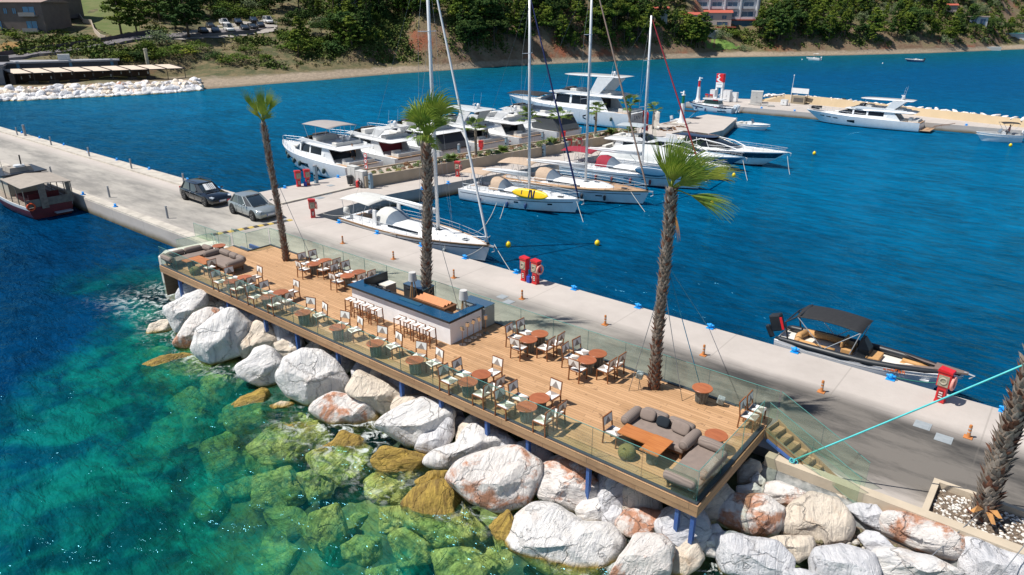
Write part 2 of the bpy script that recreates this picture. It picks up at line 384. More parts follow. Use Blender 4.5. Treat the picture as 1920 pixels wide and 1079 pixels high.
# far pier
g = MB(); g.prism([(-14.2, 87.8), (60, 87.9), (60, 90.0), (28.5, 92.2), (14.7, 95.9), (2.9, 98.6), (-5.6, 99), (-12.5, 96.5)], -2, .85)
struct('far_pier', g, QM)
# kerb strip at the back of the left quay and front coping
cm = M('kerb_concrete', (.50, .46, .40), .85, c2=(.36, .33, .29), sc=1.5, bs=9)
g = MB(); g.box(-80, -16.5, 11.15, 12.3, QZ+.002, QZ+.14, top=(.02, .02)); struct('kerb', g, cm)
g = MB(); g.box(-80, -2.5, 4.62, 5.3, QZ+.002, QZ+.10, top=(.02, .02)); struct('kerb', g, cm)
g = MB(); g.box(-9.1, -8.85, 12.9, 19.6, QZ+.004, QZ+.12); struct('kerb', g, cm)
# ================================================================== deck
def plank_mat(name, ca, cb, wd=.125, axis=1):
    m, n, b, out = new_mat(name); v = coords(n, 'Object'); sep = n.nodes.new('ShaderNodeSeparateXYZ'); n.links.new(v, sep.inputs[0])
    q = math_(n, 'DIVIDE', sep.outputs[axis], wd); fl = math_(n, 'FLOOR', q); fr = math_(n, 'FRACT', q)
    wn = n.nodes.new('ShaderNodeTexWhiteNoise'); wn.noise_dimensions = '1D'; n.links.new(fl, wn.inputs['W'])
    off = math_(n, 'MULTIPLY', wn.outputs[0], 9); q2 = math_(n, 'DIVIDE', math_(n, 'ADD', sep.outputs[0], off), 3.2)
    fl2 = math_(n, 'FLOOR', q2); fr2 = math_(n, 'FRACT', q2)
    wn2 = n.nodes.new('ShaderNodeTexWhiteNoise'); wn2.noise_dimensions = '2D'; cv = n.nodes.new('ShaderNodeCombineXYZ'); n.links.new(fl, cv.inputs[0]); n.links.new(fl2, cv.inputs[1]); n.links.new(cv.outputs[0], wn2.inputs['Vector'])
    big = noi(n, v, .45, 5, .6); gr = noi(n, coords(n, 'Object', (1.5, 14, 14) if axis == 1 else (1.5, 14, 14)), 2.0, 6, .7); kn = noi(n, coords(n, 'Object', (1, 2.6, 2.6)), 3.2, 2, .4)
    f = math_(n, 'ADD', math_(n, 'MULTIPLY', wn2.outputs[0], .45), math_(n, 'ADD', math_(n, 'MULTIPLY', gr, .5), math_(n, 'MULTIPLY', big, .35)))
    c = mixc(n, ramp(n, f, .35, .95), ca, cb)
    c = mixc(n, ramp(n, big, .56, .70), c, tuple((x*.5+y*.5)*.62 for x, y in zip(ca, cb)))
    c = mixc(n, math_(n, 'MULTIPLY', ramp(n, kn, .68, .74), .7), c, (.14, .07, .03))
    gap = math_(n, 'MAXIMUM', math_(n, 'LESS_THAN', fr, .075), math_(n, 'LESS_THAN', fr2, .004))
    c = mixc(n, math_(n, 'MULTIPLY', gap, .8), c, (.07, .045, .025))
    n.links.new(c, b.inputs['Base Color']); b.inputs['Roughness'].default_value = .7
    bump(n, b, math_(n, 'SUBTRACT', math_(n, 'MULTIPLY', gr, .3), gap), .4, .008); return m
DECK = plank_mat('deck_boards', (.52, .31, .165), (.37, .21, .10))
FASC = plank_mat('fascia_boards', (.44, .27, .145), (.28, .155, .08), .18, 2)
d = thing('timber_deck', 'long timber terrace deck standing on blue steel posts above the boulders', 'deck', 0, 0, 0)
g = MB(); g.prism([(.0, .13), (29.2, .13), (29.2, 5.42), (1.5, 5.42), (1.5, 4.05), (.0, 4.05)], DZ-.09, DZ); g.build('deck_floor', DECK, d)
g = MB(); g.box(-.03, 29.24, -.02, .03, DZ-.22, DZ+.0); g.box(29.19, 29.24, .032, 4.7, DZ-.22, DZ+.0); g.box(-.03, .02, .032, 4.05, DZ-.22, DZ); g.box(-.03, 29.235, -.015, .03, DZ-.35, DZ-.228); g.box(29.19, 29.235, .032, 4.7, DZ-.35, DZ-.228); g.box(-.03, .02, .032, 4.05, DZ-.35, DZ-.228)
g.build('fascia', FASC, d)
BLUE = M('blue_steel_paint', (.04, .10, .32), .5, c2=(.06, .13, .30), sc=3)
STEEL = M('grey_steel', (.10, .12, .145), .35, metal=.6)
g = MB(); g.box(.03, 29.19, .032, .128, DZ-.2, DZ+.045); g.box(29.06, 29.188, .13, 4.68, DZ+.001, DZ+.045); g.build('glass_channel', STEEL, d)
g = MB(); g.box(1.5, 28.0, 5.36, 5.46, DZ-.05, DZ+.05); g.box(1.42, 1.5, 4.0, 5.46, DZ-.05, DZ+.05); g.box(0, 1.42, 4.0, 4.1, DZ-.05, DZ+.05); g.build('rear_channel', STEEL, d)
for i in range(9):
    g = MB(); t = .5+i*.55; g.box(.1, 29.1, t, t+.1, DZ-.3, DZ-.09); g.build('joist', BLUE, d)
PX = [1.6, 6.1, 9.1, 11.4, 14.1, 17.75, 19.75, 21.85, 23.55, 25.8, 28.65, 29.1]
for s in PX:
    g = MB(); g.box(s-.055, s+.055, .06, .20, -.2, DZ-.34); g.box(s-.09, s+.09, .04, .5, DZ-.40, DZ-.32); g.build('post', BLUE, d)
for s in PX[::2]:
    g = MB(); g.box(s-.05, s+.05, 2.6, 2.7, .2, DZ-.34); g.build('post', BLUE, d)
DW = plank_mat('weathered_boards', (.20, .135, .09), (.12, .08, .055), .2, 2)
g = MB(); g.box(.02, 3.3, .95, 1.0, .45, DZ-.32); g.box(.02, .07, .06, .95, .35, DZ-.36); g.build('side_cladding', DW, d)
for s in (.9, 1.9, 2.9):
    g = MB(); g.box(s, s+.06, .88, .95, .45, DZ-.32); g.build('post', BLUE, d)
# ---- glass
m, n, b, out = new_mat('railing_glass'); n.nodes.remove(b)
tr = n.nodes.new('ShaderNodeBsdfTransparent'); tr.inputs[0].default_value = (.935, .975, .925, 1); gl = n.nodes.new('ShaderNodeBsdfGlossy'); gl.inputs['Roughness'].default_value = .02
lw0 = n.nodes.new('ShaderNodeLayerWeight'); lw0.inputs[0].default_value = .5; lwv = math_(n, 'ADD', math_(n, 'MULTIPLY', math_(n, 'POWER', lw0.outputs['Facing'], 4), .5), .02); dfs = n.nodes.new('ShaderNodeBsdfDiffuse'); dfs.inputs[0].default_value = (.5, .75, .68, 1)
vv = coords(n, 'Object'); dirt = ramp(n, noi(n, vv, 2, 6, .7), .3, .8)
m0 = n.nodes.new('ShaderNodeMixShader'); n.links.new(math_(n, 'ADD', math_(n, 'MULTIPLY', dirt, .03), .018), m0.inputs[0]); n.links.new(tr.outputs[0], m0.inputs[1]); n.links.new(dfs.outputs[0], m0.inputs[2])
m1 = n.nodes.new('ShaderNodeMixShader'); n.links.new(lwv, m1.inputs[0]); n.links.new(m0.outputs[0], m1.inputs[1]); n.links.new(gl.outputs[0], m1.inputs[2]); n.links.new(m1.outputs[0], out.inputs[0])
GLASS = m; GEDGE = M('glass_edge', (.10, .30, .27), .2)
def rail(label, pts, zb, zt, group='frameless glass railings', ends=None):
    a = pts[0]; r = thing('glass_railing', label, 'railing', a[0], a[1], 0, 0, group)
    for i, (p, q) in enumerate(zip(pts, pts[1:])):
        z0, z1 = (zb[i], zb[i+1]) if isinstance(zb, list) else (zb, zb); y0, y1 = (zt[i], zt[i+1]) if isinstance(zt, list) else (zt, zt)
        L = math.hypot(q[0]-p[0], q[1]-p[1]); k = max(1, round(L/1.62))
        ux, uy = (q[0]-p[0])/L, (q[1]-p[1])/L; nx_, ny_ = -uy*.007, ux*.007
        for j in range(k):
            f0, f1 = j/k+.004/L*2, (j+1)/k-.004/L*2; g = MB(); vs = []
            for f in (f0, f1):
                x, y = p[0]-a[0]+ux*L*f, p[1]-a[1]+uy*L*f; zz0 = z0+(z1-z0)*f; zz1 = y0+(y1-y0)*f
                vs += [(x-nx_, y-ny_, zz0), (x+nx_, y+ny_, zz0), (x+nx_, y+ny_, zz1), (x-nx_, y-ny_, zz1)]
            g.add(vs, [(0, 3, 7, 4), (1, 5, 6, 2)], 0); g.add(vs, [(3, 2, 6, 7), (0, 4, 5, 1), (0, 1, 2, 3), (4, 7, 6, 5)], 1)
            g.build('glass_panel', [GLASS, GEDGE], r)
        g = MB()
        g.tube([(p[0]-a[0], p[1]-a[1], y0+.004), (q[0]-a[0], q[1]-a[1], y1+.004)], .010, 5, 0); g.build('top_edge', GEDGE, r)
    return r
rail('long clear glass railing along the seaward edge of the deck', [(.06, .08), (29.12, .08)], DZ+.02, 3.0)
rail('clear glass railing along the quay side of the deck behind the bar', [(1.5, 5.41), (28.6, 5.41), (29.3, 5.44)], DZ+.02, 3.0)
rail('short glass railing across the seaward right end of the deck', [(29.12, .12), (29.13, 4.6)], DZ+.02, 3.0)
rail('stepped glass railing round the left corner of the deck', [(.05, 4.05), (1.45, 4.05), (1.45, 5.36)], DZ+.02, 3.0)
rail('sloping glass railing down the quay side of the timber steps', [(29.34, 5.47), (32.2, 4.95)], [DZ, 1.02], [3.0, 1.95])
rail('sloping glass railing down the sea side of the timber steps', [(29.3, 4.6), (32.2, 4.1)], [DZ, 1.02], [3.0, 1.9])
rail('low glass screen on the quay just left of the deck', [(-6.2, 5.0), (-2.0, 5.0), (-.9, 4.3)], 1.0, 1.95)
rail('low glass screen at the quay corner behind the left sofa', [(-2.9, 2.3), (-2.5, 4.2), (-.2, 3.4)], 1.55, 2.2)
# ---- white block at the quay corner
cb = MB(); cb.prism([(-3.6, 1.9), (-2.9, 1.2), (-.1, 1.2), (-.1, 4.5), (-3.2, 4.58)], -1, 1.55)
WC = M('white_concrete', (.62, .59, .54), .8, c2=(.5, .47, .42), sc=1.2, bs=10)
o = cb.build('quay_wall', WC, None, bevel=.06); place(o, 0, 0, 0); tag(o, 'pale concrete block wall at the quay corner left of the deck', 'wall')
# ---- stairs
STW = plank_mat('step_boards', (.38, .25, .13), (.26, .16, .08), .12, 1)
sr = thing('timber_stairs', 'timber steps leading from the right end of the deck down to the quay', 'stairs', 29.26, 4.72, 0, -9)
for i in range(7):
    z = DZ-.143*(i+1); x = .02+i*.265
    g = MB(); g.box(x, x+.27, .02, .72, z-.05, z); g.box(x-.012, x+.012, .02, .72, z, z+.143); g.build('step', STW, sr)
for y in (0, .73):
    g = MB(); prof = [(0, DZ+.04), (1.95, .98+.06), (2.1, .99), (1.8, .99), (0, DZ-.3)]; g.side(prof, y-.03, y+.03); g.build('stringer', STW, sr)
g = MB(); g.bar((.12, -.10, DZ-.30), (1.5, -.10, 1.22), .07); g.build('brace', BLUE, sr)
# ---- retaining wall and planter box on the right
WB = M('beige_wall_paint', (.50, .42, .32), .8, c2=(.44, .37, .28), sc=2, bs=14)
g = MB(); g.box(29.5, 60, 4.22, 4.56, .2, 1.38); g.build('wall_face', WB, None)
o = bpy.data.objects['wall_face']; o.name = 'parapet_wall'; place(o, 0, 0, 0); tag(o, 'low beige parapet wall between the right boulders and the quay', 'wall')
FELT = M('geotextile', (.16, .17, .17), .9, c2=(.34, .34, .33), sc=4, bs=4, bstr=1, bdist=.08)
g = MB(); rings = []
for i in range(90):
    x = 29.4+i*.16; dy = .12*noise.noise(Vector((x*1.7, 0, 0))); rings.append([(x, 4.23, .1), (x, 4.23, 1.05), (x, 4.0+dy, .95+dy*.6), (x, 3.72+dy, .55), (x, 3.6, .1)])
g.loft(rings, 0, True, True); o = g.build('geotextile_fold', FELT, None, True); place(o, 0, 0, 0); tag(o, 'crumpled grey geotextile and cement edge along the foot of the beige wall', 'textile')
pb = thing('planter', 'beige rendered planter box of white pebbles round the right palm', 'planter', 33.7, 4.57, 0, 0)
g = MB(); g.box(0, .16, 0, 1.75, .9, 1.36); g.box(.16, 3.6, 1.6, 1.75, .9, 1.36); g.box(3.6, 3.76, 0, 1.75, .9, 1.36); g.build('box_wall', WB, pb)
g = MB(); g.box(.16, 3.6, .0, 1.6, .95, 1.16); g.build('soil', M('dark_soil', (.10, .07, .05), .95, c2=(.2, .16, .12), sc=20), pb)
g = MB()
for i in range(900):
    x = .2+3.3*rnd.random(); y = .05+1.5*rnd.random(); r = .025+.03*rnd.random()
    g.ell((x, y, 1.16+r*.4), (r*1.3, r, r*.6), 5, 3, 0 if rnd.random() < .62 else 1, (rnd.random()*.6, rnd.random()*.6, rnd.random()*3))
o = g.build('pebbles', [M('pebble_white', (.72, .69, .64), .7), M('pebble_brown', (.25, .19, .14), .8)], pb); o['kind'] = 'stuff'
# ================================================================== bar
WHITE = M('white_stucco', (.88, .88, .90), .8, bs=30, bstr=.15, bdist=.01)
CTR = M('sky_tinted_black_counter', (.006, .055, .125), .22, c2=(.008, .07, .15), sc=2, coat=.5)  # glossy black top; the blue of reflected sky is put into its base colour
BLK = M('black_edge', (.012, .013, .015), .5)
bar = thing('bar_counter', 'white bar counter with a sky reflection tinted black worktop in the middle of the deck', 'bar', 11.7, 2.65, DZ, 0)
g = MB(); g.box(.12, 5.98, .12, .22, 0, .98); g.box(5.88, 5.98, .22, 1.93, 0, .98); g.box(.12, .22, .22, 1.85, 0, .98); g.build('bar_wall', WHITE, bar)
g = MB(); g.box(0, 6.08, 0, .56, .99, 1.05); g.box(5.66, 6.08, .56, 1.98, .99, 1.05); g.box(0, .40, .56, 1.88, .99, 1.05); g.build('worktop', CTR, bar, bevel=.006)
g = MB(); g.box(-.004, 6.084, -.004, .02, .955, 1.035); g.box(6.06, 6.086, .021, 1.98, .955, 1.035); g.box(-.005, .02, .021, 1.88, .955, 1.035); g.build('worktop_edge', BLK, bar)
g = MB(); g.box(.40, .44, .58, 1.9, .3, 1.22); g.build('back_panel', M('dark_panel', (.03, .033, .038), .5), bar)
g = MB(); g.box(.44, 5.64, .36, .9, .0, .93); g.build('under_shelf', BLK, bar)
g = MB(); g.box(2.9, 4.1, .30, .52, 1.051, 1.075); g.build('drip_tray', M('tray_blue', (.03, .13, .22), .25, metal=.4), bar)
for i in range(5):
    g = MB(); x, y = .62+.28*i, .62+.1*(i % 3); g.lathe([(.0, .93), (.11, .93), (.12, 1.0), (.10, 1.0), (.09, .95), (0, .95)], 12, (x, y, 0)); o = g.build('sink_bowl', STEEL, bar)
STST = M('stainless_top', (.23, .36, .47), .18, metal=.8); DGR = M('dark_grey_panel', (.045, .05, .055), .5)
def fridge(label, s0, s1, t0, t1, h, top, body):
    r = thing('back_counter', label, 'cabinet', s0, t0, DZ, 0)
    g = MB(); g.box(0, s1-s0, 0, t1-t0, .04, h-.04); g.box(.05, s1-s0-.05, .05, t1-t0-.05, 0, .04); g.build('cabinet_body', body, r, bevel=.01)
    g = MB(); g.box(-.01, s1-s0+.01, -.01, t1-t0+.01, h-.04, h); g.build('worktop', top, r)
    for i in range(2):
        w = (s1-s0)/2; g = MB(); g.box(.03+w*i, w*(i+1)-.03, -.012, 0, .1, h-.1); dd = g.build('door', body, r); g = MB(); g.box(w*(i+.5)-.1, w*(i+.5)+.1, -.035, -.012, h-.17, h-.15); g.build('handle', STEEL, dd)
fridge('tall steel topped counter left of the palm behind the bar', 13.25, 14.45, 4.45, 5.15, .95, STST, DGR)
fridge('steel topped counter against the glass behind the right end of the bar', 16.45, 17.75, 4.72, 5.3, .95, STST, M('grey_panel', (.30, .33, .33), .5))
fridge('small cream topped fridge inside the left end of the bar', 12.22, 12.72, 3.9, 4.5, .85, M('cream_top', (.72, .68, .60), .5), M('taupe_panel', (.30, .27, .24), .6))
# wooden trough
TK = M('orange_teak', (.50, .17, .035), .5, c2=(.38, .12, .025), sc=3, stretch=(6, 1, 1)); TKD = M('dark_teak', (.17, .075, .03), .55, c2=(.11, .045, .02), sc=3)
tr_ = thing('timber_trough', 'wooden trough topped with orange timber slats behind the bar', 'trough', 14.95, 3.5, DZ, 0)
g = MB(); g.box(0, 1.75, 0, .62, .72, 1.0, top=(-.04, -.04)); g.build('trough_box', TKD, tr_)
for i in range(3):
    g = MB(); y = .08+.19*i; g.side([(-.05, 1.02), (1.5, 1.02), (1.5, 1.05), (-.05, 1.05)], y, y+.01)
    g = MB(); g.add([(.02, y-.03, 1.01), (.02, y+.16, 1.01), (.02, y+.07, 1.10), (1.62, y-.03, 1.01), (1.62, y+.16, 1.01), (1.62, y+.07, 1.10)], [(0, 2, 1), (3, 4, 5), (0, 3, 5, 2), (1, 2, 5, 4), (0, 1, 4, 3)]); g.build('slat', TK, tr_)
for x in (.1, 1.6):
    for y in (.06, .56):
        g = MB(); g.box(x-.035, x+.035, y-.035, y+.035, 0, .72); g.build('leg', TKD, tr_)
# floor lamps
def lamp(label, s, t):
    r = thing('floor_lamp', label, 'lamp', s, t, DZ, 0, 'tripod floor lamps at the bar')
    for k in range(3):
        a = k*2.094+.5; g = MB(); g.tube([(.28*math.cos(a), .28*math.sin(a), 0), (.05*math.cos(a), .05*math.sin(a), 1.42)], .022, 6); g.build('leg', M('pine_leg', (.52, .30, .13), .6), r)
    g = MB(); g.lathe([(.0, 1.32), (.19, 1.33), (.15, 1.70), (.0, 1.70)], 20); g.lathe([(.05, 1.38), (.05, 1.41), (0, 1.41)], 8); g.build('lamp_shade', M('grey_shade', (.52, .51, .50), .8), r, 40)
lamp('tripod lamp with grey shade, left one behind the bar', 14.05, 4.28); lamp('tripod lamp with grey shade, right one behind the bar', 17.12, 4.15)
# standing ashtrays
CH = M('chrome', (.62, .60, .57), .16, metal=1); BR = M('brushed_bronze', (.35, .22, .13), .3, metal=.8)
pos = ['nearest the front corner', 'second from the front corner', 'third from the front corner', 'fourth from the front corner', 'farthest from the front corner']
for i, (s, t) in enumerate([(18.03, 3.07), (17.95, 3.45), (17.95, 3.79), (17.95, 4.12), (18.03, 4.42)]):
    r = thing('standing_ashtray', 'chrome standing ashtray at the bar end wall, '+pos[i], 'ashtray', s, t, DZ, 15*i, 'standing ashtrays at the bar end')
    g = MB(); g.lathe([(0, 0), (.14, 0), (.14, .012), (.02, .02), (0, .02)], 16); g.build('base', CH, r, 40)
    g = MB(); g.tube([(0, 0, .02), (0, 0, .62)], .012, 6); g.build('pole', BR, r)
    g = MB(); g.obox((0, 0, .70), (.13, .10, .18), (.0, .25*(i % 3-1), 0)); g.build('head', CH, r, bevel=.01)
# ================================================================== furniture
TEAK = M('teak', (.23, .085, .03), .5, c2=(.16, .055, .018), sc=6, rv=.3); SLW = M('white_sling', (.80, .78, .74), .9, bs=60, bstr=.3, bdist=.003, rv=.12); SLT = M('taupe_sling', (.24, .20, .18), .9, c2=(.30, .26, .235), sc=30, rv=.15)
def make_chair():
    r = thing('deck_chair', 'x', 'chair', 0, 0, DZ)
    for x, y, h in ((.22, .22, .42), (.22, -.22, .42)):
        g = MB(); g.bar((x, y, 0), (x, y, h), .036); g.build('leg', TEAK, r)
    for y in (-.22, .22):
        g = MB(); g.tube([(-.24, y, 0), (-.21, y, .42), (-.27, y, .88)], .0255, 4, tw=math.pi/4); g.build('leg', TEAK, r)
    g = MB(); g.bar((-.27, -.24, .87), (-.27, .24, .87), .034)
    g.build('top_rail', TEAK, r)
    g = MB()
    for y in (-.22, .22): g.bar((-.21, y, .40), (.22, y, .40), .03)
    g.bar((.22, -.22, .40), (.22, .22, .40), .03); g.bar((-.21, -.22, .40), (-.21, .22, .40), .03); g.bar((-.24, -.22, .60), (-.24, .22, .60), .022); g.build('seat_frame', TEAK, r)
    g = MB(); c = (0, 0, .425); A = [(.23, -.2, .432), (.23, .2, .432), (-.2, .2, .432), (-.2, -.2, .432)]
    g.add([c]+A, [(0, 1, 2)], 1); g.add([c]+A, [(0, 3, 4)], 1); g.add([c]+A, [(0, 2, 3)], 0); g.add([c]+A, [(0, 4, 1)], 0)
    g.add([(.23, -.2, .432), (.23, .2, .432), (.25, .2, .40), (.25, -.2, .40)], [(0, 1, 2, 3)], 0); g.box(-.2, .23, -.2, .2, .405, .42, 0)
    g.build('seat', [SLW, SLT], r)
    g = MB()
    def bp_(y, z, o=0): return (-.27+(.88-z)*.12+o, y, z)
    for o_, s_ in ((.022, 1), (-.022, -1)):
        a, b_, c_, d_ = bp_(-.215, .60, o_), bp_(.215, .60, o_), bp_(.215, .865, o_), bp_(-.215, .865, o_); ap = bp_(0, .83, o_); i1 = bp_(-.15, .60, o_); i2 = bp_(.15, .60, o_)
        g.add([i1, i2, ap], [(0, 1, 2)], 1); g.add([a, i1, ap, d_], [(0, 1, 2, 3)], 0); g.add([i2, b_, c_, ap], [(0, 1, 2, 3)], 0); g.add([d_, ap, c_], [(0, 1, 2)], 0)
    for y in (-.215, .215): g.add([bp_(y, .6, .022), bp_(y, .6, -.022), bp_(y, .865, -.022), bp_(y, .865, .022)], [(0, 1, 2, 3)], 0)
    g.build('backrest', [SLW, SLT], r)
    return r
WD = M('red_teak_top', (.36, .115, .045), .42, c2=(.27, .08, .03), sc=2.5, stretch=(1, 9, 1), rv=.25, coat=.15)
RT = M('grey_rattan', (.13, .135, .125), .7, c2=(.07, .075, .07), sc=12); RTL = M('pale_rattan', (.24, .25, .23), .7)
def make_table():
    r = thing('round_table', 'x', 'table', 0, 0, DZ)
    g = MB(); g.lathe([(0, .49), (.32, .49), (.335, .505), (.335, .52), (.325, .53), (0, .53)], 32); g.build('table_top', WD, r, 35)
    b = MB(); b.lathe([(.17, 0), (.185, .02), (.20, .25), (.215, .47), (.20, .47), (.17, .02)], 20); bo = b.build('basket_base', RT, r, 40)
    g = MB()
    for k in range(22):
        a = 2*math.pi*k/22; a2 = a+(.16 if k % 2 else -.16); g.tube([(.19*math.cos(a), .19*math.sin(a), .01), (.22*math.cos(a2), .22*math.sin(a2), .47)], .009, 4)
    g.build('weave', RTL, r)
    return r
chair0 = make_chair(); table0 = make_table(); used = {'c': False, 't': False}
def chair(label, s, t, h, group='teak sling chairs round the deck tables'):
    h += rnd.uniform(-4, 4)
    if not used['c']: used['c'] = True; place(chair0, s, t, DZ, h); chair0['label'] = label; chair0['group'] = group; return
    dup(chair0, label, s, t, DZ, h, group)
def table(label, s, t, h=None, group='round teak tables with basket bases'):
    if h is None: h = rnd.uniform(-12, 12)
    if not used['t']: used['t'] = True; place(table0, s, t, DZ, h); table0['label'] = label; table0['group'] = group; return
    dup(table0, label, s, t, DZ, h, group)
CF = [('front table pair nearest the left sofa', 6.15), ('front table pair second from left sofa', 9.05), ('front table pair right of the single tables', 20.78), ('front table pair nearest the right sofa', 23.26)]
for nm, s in CF:
    table('round teak table, seaward one of the '+nm, s+.0, .40); table('round teak table, inland one of the '+nm, s+.0, 1.07)
    chair('teak sling chair, left near seat at the '+nm, s-.72, .22, 0); chair('teak sling chair, left far seat at the '+nm, s-.66, .84, 0)
    chair('teak sling chair, right near seat at the '+nm, s+.76, .24, 180); chair('teak sling chair, right far seat at the '+nm, s+.80, .80, 180)
    chair('teak sling chair behind the '+nm, s+.08, 1.58, -90)
CB = [('rear table pair beside the left palm', 7.08), ('rear table pair left of the bar', 9.66), ('rear table pair right of the bar', 20.36), ('rear table pair left of third palm', 22.98)]
for nm, s in CB:
    table('round teak table, near one of the '+nm, s, 4.22); table('round teak table, far one of the '+nm, s+.02, 4.88)
    chair('teak sling chair, left near seat at the '+nm, s-.68, 4.2, 0); chair('teak sling chair, left far seat at the '+nm, s-.62, 4.8, 0)
    chair('teak sling chair, right near seat at the '+nm, s+.78, 4.22, 180); chair('teak sling chair, right far seat at the '+nm, s+.82, 4.78, 180)
    chair('teak sling chair, sea side of the '+nm, s+.02, 3.62, 90)
for k, s in enumerate((11.68, 13.92, 16.15, 18.27)):
    o_ = ['first', 'second', 'third', 'fourth'][k]
    table(o_+' single round table from the left along the front glass', s, .36)
    chair('teak sling chair behind the '+o_+' single table from the left', s-.27, .78, -74); chair('teak sling chair right of the '+o_+' single table from the left', s+.52, .80, -98)
table('lone round table by the rear glass right of the third palm', 27.0, 4.95); table('round teak table behind the corner of the right sofa', 28.5, 2.65)
table('round teak table behind the corner of the left sofa', .85, 2.8)
chair('teak sling chair facing the left sofa across the long table', 3.35, .9, 180)
chair('teak sling chair between the right sofa and the green pouf', 26.0, 1.1, 0)
chair('near one of two teak chairs at the head of the steps', 28.78, 4.45, 0); chair('far one of two teak chairs at the head of the steps', 28.8, 5.0, 0)
# stools
def make_stool():
    r = thing('bar_stool', 'x', 'stool', 0, 0, DZ)
    for x in (-.17, .17):
        for y in (-.16, .16):
            g = MB(); g.bar((x*1.12, y*1.12, 0), (x, y, .70 if y < 0 else .74), .034); g.build('leg', TEAK, r)
    g = MB()
    for y in (-.165, .165): g.bar((-.17, y, .26), (.17, y, .26), .024)
    for x in (-.175, .175): g.bar((x, -.16, .34), (x, .16, .34), .024)
    g.build('stretcher', TEAK, r)
    g = MB(); rings = []
    for i in range(7):
        u = -1+i/3; z = .70-.035*(1-u*u); rings.append([(u*.19, -.16, z), (u*.19, .16, z+.02), (u*.19, .16, z+.032), (u*.19, -.16, z+.012)])
    g.loft(rings, 0, True, True); g.build('seat', SLW, r)
    g = MB(); g.add([(-.1, -.13, .682), (.1, -.13, .682), (0, .12, .70)], [(0, 1, 2)]); 
    for y in (-.17, .17): g.bar((-.19, y, .70+(y > 0)*.02), (.19, y, .70+(y > 0)*.02), .02)
    g.build('seat_rail', TEAK, r)
    return r
st0 = make_stool()
for k, s in enumerate((12.42, 12.98, 13.52, 14.06, 15.46, 16.02, 16.56, 17.10)):
    o_ = ['leftmost', 'second', 'third', 'fourth'][k % 4]; lb = 'white sling bar stool, %s of the %s four at the bar' % (o_ if k % 4 == 0 else o_+' from left', 'left' if k < 4 else 'right')
    if k == 0: place(st0, s, 2.22, DZ, 0); tag(st0, lb, None, 'bar stools in front of the bar')
    else: dup(st0, lb, s, 2.22+.01*(k % 3), DZ, rnd.uniform(-5, 5), 'bar stools in front of the bar')
# sofas
SOF = M('taupe_fabric', (.23, .18, .155), .95, c2=(.19, .15, .13), sc=5, bs=45, bstr=.5, bdist=.008, rv=.08)
def knit(name, c, sc=34):
    m, n, b, out = new_mat(name); v = coords(n, 'Object'); wv = n.nodes.new('ShaderNodeTexWave'); n.links.new(v, wv.inputs[0]); wv.inputs['Scale'].default_value = sc/6; wv.inputs['Distortion'].default_value = 1.5; wv.bands_direction = 'Y'
    cc = mixc(n, wv.outputs[1], tuple(x*.72 for x in c), c); n.links.new(cc, b.inputs['Base Color']); b.inputs['Roughness'].default_value = .95; bump(n, b, wv.outputs[1], .6, .012); return m
ROLL = knit('ribbed_bolster', (.245, .195, .17)); OLV = knit('olive_weave', (.19, .165, .055), 60)
def bolster(parent, p, q, r=.16, name='bolster', mat=None):
    p, q = Vector(p), Vector(q); d_ = (q-p).normalized(); g = MB()
    pts = [p, p+d_*.03, p+d_*.09, (p+q)/2, q-d_*.09, q-d_*.03, q]; g.tube(pts, [r*.35, r*.82, r*.97, r*1.03, r*.97, r*.82, r*.35], 14)
    return g.build(name, mat or ROLL, parent, True)
def sofa_bench(parent, x0, x1, y0, y1):
    g = MB(); g.box(x0, x1, y0, y1, .22, .38); g.build('seat_cushion', SOF, parent, bevel=.04)
    g = MB(); g.box(x0+.04, x1-.04, y0+.04, y1-.04, .16, .215)
    g.build('sofa_frame', TKD, parent)
    for x in (x0+.08, x1-.08):
        for y in (y0+.08, y1-.08):
            g = MB(); g.box(x-.03, x+.03, y-.03, y+.03, 0, .16); g.build('leg', TKD, parent)
def pillow(parent, c, size, rot, m_):
    g = MB(); g.ell(c, (size[0]/2, size[1]/2, size[2]/2), 20, 10, 0, rot, .55); g.build('cushion', m_, parent, True)
z = .50
a = thing('sofa', 'long taupe outdoor sofa with ribbed bolsters facing the sea, right group', 'sofa', 26.0, 1.55, DZ)
sofa_bench(a, .08, 2.0, 0, .95); bolster(a, (.02, .08, z-.02), (.05, .95, z), .17); bolster(a, (1.98, -.02, z-.02), (2.02, .92, z), .17)
bolster(a, (.2, .98, z), (1.02, 1.0, z), .165); bolster(a, (1.04, 1.0, z), (1.88, .98, z), .165)
pillow(a, (.45, .78, .55), (.5, .16, .36), (R(-28), 0, .1), SOF); pillow(a, (1.55, .75, .55), (.58, .17, .38), (R(-30), 0, -.08), SOF); pillow(a, (.98, .74, .53), (.42, .14, .32), (R(-30), 0, .05), M('navy_cushion', (.006, .012, .02), .9))
a = thing('sofa', 'taupe outdoor daybed with bolsters at the right front corner of the deck', 'sofa', 28.1, .12, DZ)
sofa_bench(a, .06, .98, .05, 2.0); bolster(a, (.05, .0, z), (.98, .02, z), .16); bolster(a, (.1, 2.02, z), (.9, 2.0, z), .165); bolster(a, (.93, .45, z), (.95, 1.85, z), .13)
a = thing('sofa', 'taupe outdoor daybed with bolsters at the left front corner of the deck', 'sofa', .12, .1, DZ)
sofa_bench(a, .1, 1.0, .05, 2.1); bolster(a, (.05, .05, z), (1.1, .03, z), .17); bolster(a, (.12, .2, z), (.16, 1.1, z), .15); bolster(a, (.14, 1.12, z), (.22, 2.0, z), .16); bolster(a, (.2, 2.12, z), (1.0, 2.15, z), .16)
a = thing('sofa', 'taupe outdoor sofa with curled bolsters left of the palm', 'sofa', 1.55, 1.45, DZ)
